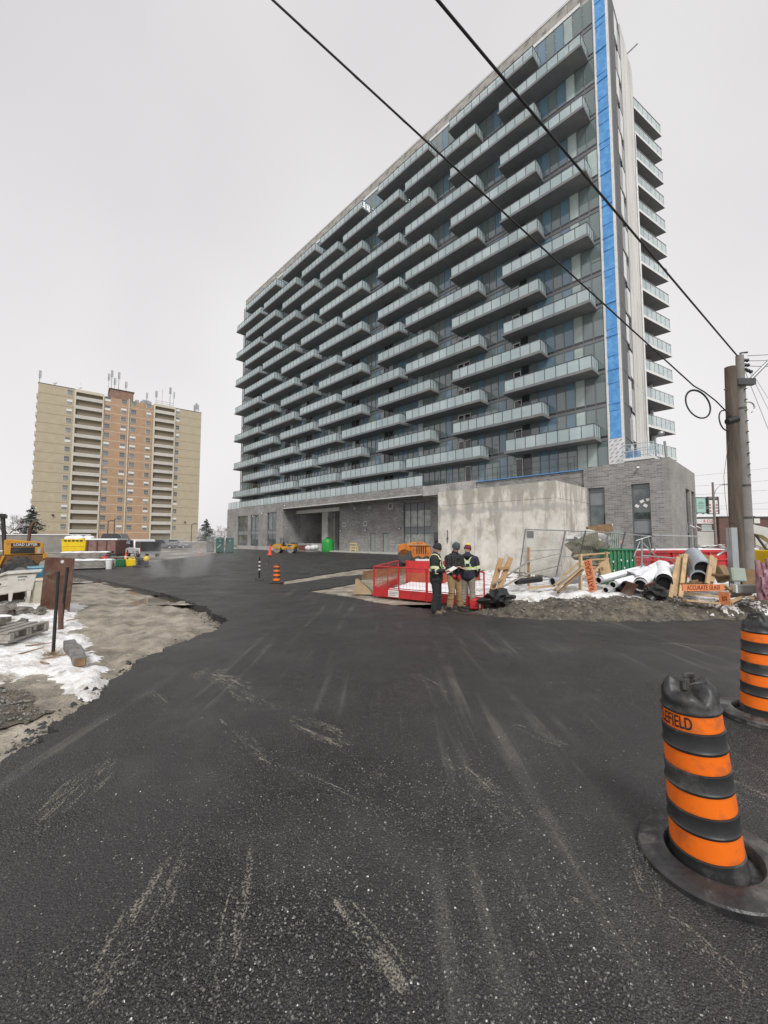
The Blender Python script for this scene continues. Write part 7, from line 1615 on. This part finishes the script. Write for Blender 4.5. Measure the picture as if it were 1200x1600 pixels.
    for i, (hp_, kn, an, tv) in enumerate(legs):
        hp_, kn, an = Vector(hp_), Vector(kn), Vector(an); limb(tr, [hp_, hp_.lerp(kn, .5), kn, kn.lerp(an, .5), an + Vector((0, 0, .0))], [.115, .105, .086, .088, .090], 12)
        for q in range(5): c = kn.lerp(an, .1 + .2 * q); tr.ball(c + Vector((rn.uniform(-.02, .02), rn.uniform(-.02, .02), 0)), (.098, .095, .02), 10, 5, Matrix.Rotation(rn.uniform(-.35, .35), 3, 'X'))
    remesh('trousers', tr, trouser_m, .012, 2, t)
    for hp_, kn, an, tv in legs:
        bt = MB(); an = Vector(an); tv = Vector(tv).normalized(); limb(bt, [an + Vector((0, 0, .02)), an + Vector((0, 0, -.04)) - tv * .02], [.062, .062]); limb(bt, [an + Vector((0, 0, -.055)) - tv * .03, an + tv * .10 + Vector((0, 0, -.06)), an + tv * .17 + Vector((0, 0, -.068))], [.05, .05, .042], 10)
        bo = remesh('boot', bt, boot_m, .011, 2, t); s = MB(); M = Matrix.Rotation(math.atan2(tv.y, tv.x), 3, 'Z'); s.box(an + tv * .07 + Vector((0, 0, -.112)), (.30, .10, .03), M); s.build('sole', black_rubber, bo, bevel=.01)
    return t, jk, H, HM, hd
def beanie(t, H, HM, hd, m, brim=None, top=None, tall=.12):
    b = MB(); b.lathe([(.112, -.005), (.116, .03), (.108, .07), (.075, .07 + tall * .5), (.03, .07 + tall * .62), (0, .07 + tall * .63)], 16, HM @ Matrix.Diagonal((1., .86, 1)), hd + HM @ Vector((-.008, 0, .025))); o = b.build('hat', m, t, 50)
    MB().lathe([(.116, -.015), (.122, .0), (.122, .045), (.117, .05)], 16, HM @ Matrix.Diagonal((1., .86, 1)), hd + HM @ Vector((-.008, 0, .02))).build('cuff', brim or m, o, 50)
    if top: MB().lathe([(.075, .0), (.082, .04), (.06, .085), (0, .1)], 14, HM @ Matrix.Diagonal((1, .86, 1)), hd + HM @ Vector((-.02, 0, .10))).build('crown', top, o, 50)
    return o
lime = mat('lime_tape', (.62, .74, .22), (.52, .64, .20), rough=.5, scale=6); silver = mat('silver_tape', (.72, .73, .70), (.60, .61, .58), rough=.35, scale=6)
black_cloth = mat('black_cloth', (.014, .014, .016), (.028, .028, .03), rough=.85, scale=7, bump=.4, bscale=20); navy = mat('navy_cloth', (.016, .018, .032), (.030, .033, .052), rough=.85, scale=7, bump=.4, bscale=20); tan_cloth = mat('tan_canvas', (.27, .175, .085), (.36, .245, .13), rough=.9, scale=6, bump=.4, bscale=18, c3=(.20, .13, .07), s3=3); khaki = mat('khaki_cloth', (.22, .195, .15), (.30, .27, .215), rough=.9, scale=6, bump=.4, bscale=18); boot_tan = mat('boot_brown', (.12, .085, .055), (.18, .14, .10), rough=.8, scale=8); boot_blk = mat('boot_black', (.02, .018, .017), (.05, .045, .04), rough=.7, scale=8)
plaid = mat('plaid_cloth', (.016, .016, .018), (.03, .03, .032), rough=.9, scale=8)
def make_plaid(m):
    n, L, p = node_of(m); t = n.nodes.new('ShaderNodeTexCoord'); out = None
    for i, ax in enumerate(('Y', 'Z', 'X')):
        w_ = n.nodes.new('ShaderNodeTexWave'); w_.wave_type = 'BANDS'; w_.bands_direction = ax; w_.inputs['Scale'].default_value = 5.5; w_.inputs['Distortion'].default_value = 2.5; L.new(t.outputs['Object'], w_.inputs['Vector'])
        if out is None: out = w_.outputs['Fac']
        else:
            a = n.nodes.new('ShaderNodeMath'); a.operation = 'MULTIPLY' if i == 1 else 'MAXIMUM'; L.new(out, a.inputs[0]); L.new(w_.outputs['Fac'], a.inputs[1]); out = a.outputs[0]
            if i == 1: break
    r = n.nodes.new('ShaderNodeValToRGB'); r.color_ramp.elements[0].position = .3; r.color_ramp.elements[1].position = .75; r.color_ramp.elements[0].color = (.014, .014, .016, 1); r.color_ramp.elements[1].color = (.075, .075, .08, 1); L.new(out, r.inputs[0]); L.new(r.outputs[0], p.inputs['Base Color'])
make_plaid(plaid)
def std_legs(a=.09, dx=0, toe=(1, 0, 0), toe2=None):
    return [((-.0, -a, .90), (.02, -a - .01, .50), (-.01 - dx, -a - .02, .12), toe), ((-.0, a, .90), (.03, a + .01, .50), (.0 + dx, a + .02, .12), toe2 or toe)]
# man one: left, dark jacket with lime bands, turned to the right
p1 = G(682, 959.5)
arms1 = [((0, -.21, 1.40), (.02, -.27, 1.12), (.27, -.17, 1.12), (1, .25, .1), (0, .1, 1)), ((0, .21, 1.40), (.07, .25, 1.12), (.28, .08, 1.10), (1, -.4, 0), (0, 0, 1))]
t1, jk, H, HM, hd = person('worker in black with lime bands and a black woolly hat, leftmost, holding papers', p1, R(-22), 1.79, arms1, std_legs(.085, .02), (R(4), R(14)), black_cloth, black_cloth, boot_tan, 1.04, .82)
beanie(t1, H, HM, hd, black_cloth); MB().box(hd + HM @ Vector((.108, -.01, .055)), (.008, .035, .03), HM).build('hat_badge', silver, t1)
gb_ = MB(); gb_.ball(H(.062, 0, -.088), (.05, .058, .042), 12, 8, HM); gb_.build('beard', mat('grey_beard', (.30, .26, .23), (.40, .36, .33), rough=.9, scale=30), t1, 80)
ring_pts = [(.22 * math.cos(a) , .27 * math.sin(a), 1.13) for a in [R(x) for x in range(-180, 181, 20)]]
strip('waist_tape', ring_pts, (0, 0, 1), .075, lime, jk, t1); strip('waist_tape', ring_pts, (0, 0, 1), .028, silver, jk, t1, .014)
for s in (-1, 1):
    pth = [(.2, s * .12, 1.13), (.2, s * .12, 1.32), (.1, s * .12, 1.52), (-.1, s * .11, 1.50), (-.22, s * .06, 1.3), (-.22, -s * .02, 1.13)]
    strip('shoulder_tape', pth, (0, 1, 0), .06, lime, jk, t1); strip('shoulder_tape', pth, (0, 1, 0), .024, silver, jk, t1, .014)
def arm_tape(t, jk, sh, el, f, wd=.07):
    sh, el = Vector(sh), Vector(el); c = sh.lerp(el, f); d_ = (el - sh).normalized(); u = d_.cross(Vector((1, 0, 0))).normalized(); v = d_.cross(u)
    pts = [c + (u * math.cos(a) + v * math.sin(a)) * .12 for a in [R(x) for x in range(0, 361, 30)]]
    strip('sleeve_tape', pts, tuple(d_), wd, lime, jk, t); strip('sleeve_tape', pts, tuple(d_), wd * .36, silver, jk, t, .014)
for a_ in arms1: arm_tape(t1, jk, a_[0], a_[1], .75)
# man two: middle, plaid jacket, brown trousers, head bowed over a phone
p2 = G(710, 952)
arms2 = [((.02, -.21, 1.38), (.05, -.27, 1.10), (.27, -.12, 1.16), (1, .5, .1), (0, 0, 1)), ((.02, .21, 1.38), (.06, .26, 1.10), (.28, .06, 1.14), (1, -.4, .1), (0, 0, 1))]
t2, jk2, H2, HM2, hd2 = person('worker in a dark plaid jacket and tan trousers, in the middle, head bowed', p2, R(-62), 1.80, arms2, [((0, -.1, .90), (.05, -.12, .5), (.0, -.15, .12), (1, -.3, 0)), ((0, .1, .90), (.04, .13, .5), (.0, .19, .12), (1, .45, 0))], (R(8), R(24)), plaid, tan_cloth, boot_blk, 1.05, .90, trunk=(.05, 0))
beanie(t2, H2, HM2, hd2, mat('slate_cloth', (.045, .062, .072), (.065, .085, .095), rough=.85, scale=7)); 
MB().ball((.14, .05, .88), (.05, .06, .10), 10, 7).build('pouch', red_paint, t2, 70); MB().ball((.13, -.10, .90), (.05, .05, .06), 10, 7).build('glove', red_paint, t2, 70)
br = MB(); br.ball(H2(.06, 0, -.085), (.05, .055, .04), 12, 8, HM2); br.build('beard', mat('dark_beard', (.035, .025, .02), rough=.9), t2, 80)
# man three: right, seen from behind, navy coat with a lime X
p3 = G(731.5, 948.5)
arms3 = [((0, -.22, 1.38), (-.0, -.29, 1.10), (.10, -.25, .90), (.3, .3, -1), (1, 0, 0)), ((0, .22, 1.38), (.06, .29, 1.12), (.28, .22, 1.10), (1, .2, 0), (0, 0, 1))]
t3_, jk3, H3, HM3, hd3 = person('worker in a navy coat with a lime cross on the back, rightmost, facing away', p3, R(72), 1.74, arms3, [((0, -.1, .90), (.01, -.12, .5), (-.02, -.14, .12), (1, -.25, 0)), ((0, .1, .90), (.05, .12, .5), (.02, .15, .12), (1, .2, 0))], (R(-28), R(20)), navy, khaki, boot_blk, 1.10, .86, trunk=(.02, 0))
beanie(t3_, H3, HM3, hd3, mat('maroon_wool', (.11, .02, .03), (.15, .03, .04), rough=.9, scale=9), None, mat('yellow_wool', (.78, .68, .05), (.65, .55, .05), rough=.8, scale=9))
ring3 = [(.24 * math.cos(a), .29 * math.sin(a), 1.12) for a in [R(x) for x in range(-180, 181, 20)]]
strip('waist_tape', ring3, (0, 0, 1), .08, lime, jk3, t3_); strip('waist_tape', ring3, (0, 0, 1), .03, silver, jk3, t3_, .014)
for s in (-1, 1):
    pth = [(-.25, s * .17, 1.13), (-.25, s * .06, 1.26), (-.25, -s * .07, 1.40), (-.18, -s * .12, 1.49)]
    strip('back_tape', pth, None, .07, lime, jk3, t3_); strip('back_tape', pth, None, .026, silver, jk3, t3_, .014)
arm_tape(t3_, jk3, arms3[0][0], arms3[0][1], .8); arm_tape(t3_, jk3, arms3[1][0], arms3[1][1], .8)
hood = MB(); hood.ball(Vector((-.11, 0, 1.48)), (.09, .13, .07), 12, 8); hood.build('hood', navy, t3_, 80)
# papers and phone in their hands
bpy.context.view_layer.update()
q = t1.matrix_world @ Vector((.39, -.06, 1.14)); o = MB().box((0, 0, 0), (.30, .24, .006), Euler((R(8), R(-28), R(10))).to_matrix()).build('paper_sheets', pp); o.location = q; tag(o, 'white sheets of paper held by the leftmost worker', 'papers')
q = t2.matrix_world @ Vector((.40, -.02, 1.19)); o = MB().box((0, 0, 0), (.15, .08, .012), Euler((R(10), R(-30), R(-60))).to_matrix()).build('phone', black_plastic, bevel=.004); o.location = q; tag(o, 'dark phone held in the hands of the middle worker', 'phone')

# ============================================================ steam rising off the hot asphalt
def steam(label, c, r, dens, seed):
    bm = bmesh.new(); bmesh.ops.create_icosphere(bm, subdivisions=3, radius=1)
    for v in bm.verts: v.co = Vector((v.co.x * r[0], v.co.y * r[1], v.co.z * r[2]))
    me = bpy.data.meshes.new('steam'); bm.to_mesh(me); bm.free(); m = bpy.data.materials.new('steam'); m.use_nodes = True; n = m.node_tree; L = n.links; n.nodes.remove(n.nodes['Principled BSDF'])
    pv = n.nodes.new('ShaderNodeVolumePrincipled'); pv.inputs['Color'].default_value = (.95, .95, .95, 1); pv.inputs['Anisotropy'].default_value = .1
    t = n.nodes.new('ShaderNodeTexCoord'); nz = n.nodes.new('ShaderNodeTexNoise'); nz.inputs['Scale'].default_value = .8; nz.inputs['Detail'].default_value = 4; nz.inputs['Distortion'].default_value = .8
    mp = n.nodes.new('ShaderNodeMapping'); mp.inputs['Location'].default_value = (seed, 0, 0); mp.inputs['Scale'].default_value = (1, .6, .45); L.new(t.outputs['Object'], mp.inputs[0]); L.new(mp.outputs[0], nz.inputs['Vector'])
    a = n.nodes.new('ShaderNodeMapRange'); a.inputs[1].default_value = .48; a.inputs[2].default_value = .75; a.inputs[4].default_value = dens; L.new(nz.outputs['Fac'], a.inputs[0])
    dv = n.nodes.new('ShaderNodeVectorMath'); dv.operation = 'DIVIDE'; dv.inputs[1].default_value = r; L.new(t.outputs['Object'], dv.inputs[0]); ln = n.nodes.new('ShaderNodeVectorMath'); ln.operation = 'LENGTH'; L.new(dv.outputs[0], ln.inputs[0])
    f = n.nodes.new('ShaderNodeMapRange'); f.inputs[1].default_value = .35; f.inputs[2].default_value = 1; f.inputs[3].default_value = 1; f.inputs[4].default_value = 0; L.new(ln.outputs['Value'], f.inputs[0])
    mu = n.nodes.new('ShaderNodeMath'); mu.operation = 'MULTIPLY'; L.new(a.outputs[0], mu.inputs[0]); L.new(f.outputs[0], mu.inputs[1]); L.new(mu.outputs[0], pv.inputs['Density']); L.new(pv.outputs[0], n.nodes['Material Output'].inputs['Volume'])
    me.materials.append(m); o = link('steam', me, None, c); return tag(o, label, 'steam', kind='stuff')
steam('thin wisp of steam rising off the asphalt left of the far drum', tuple(G(265, 905) + Vector((0, 1, .8))), (1.8, 2.4, 1.3), 1.3, 1.0)
steam('wide thin veil of steam over the far asphalt', tuple(G(290, 880) + Vector((0, 4, 1.6))), (7, 5, 2.4), .10, 5.0)
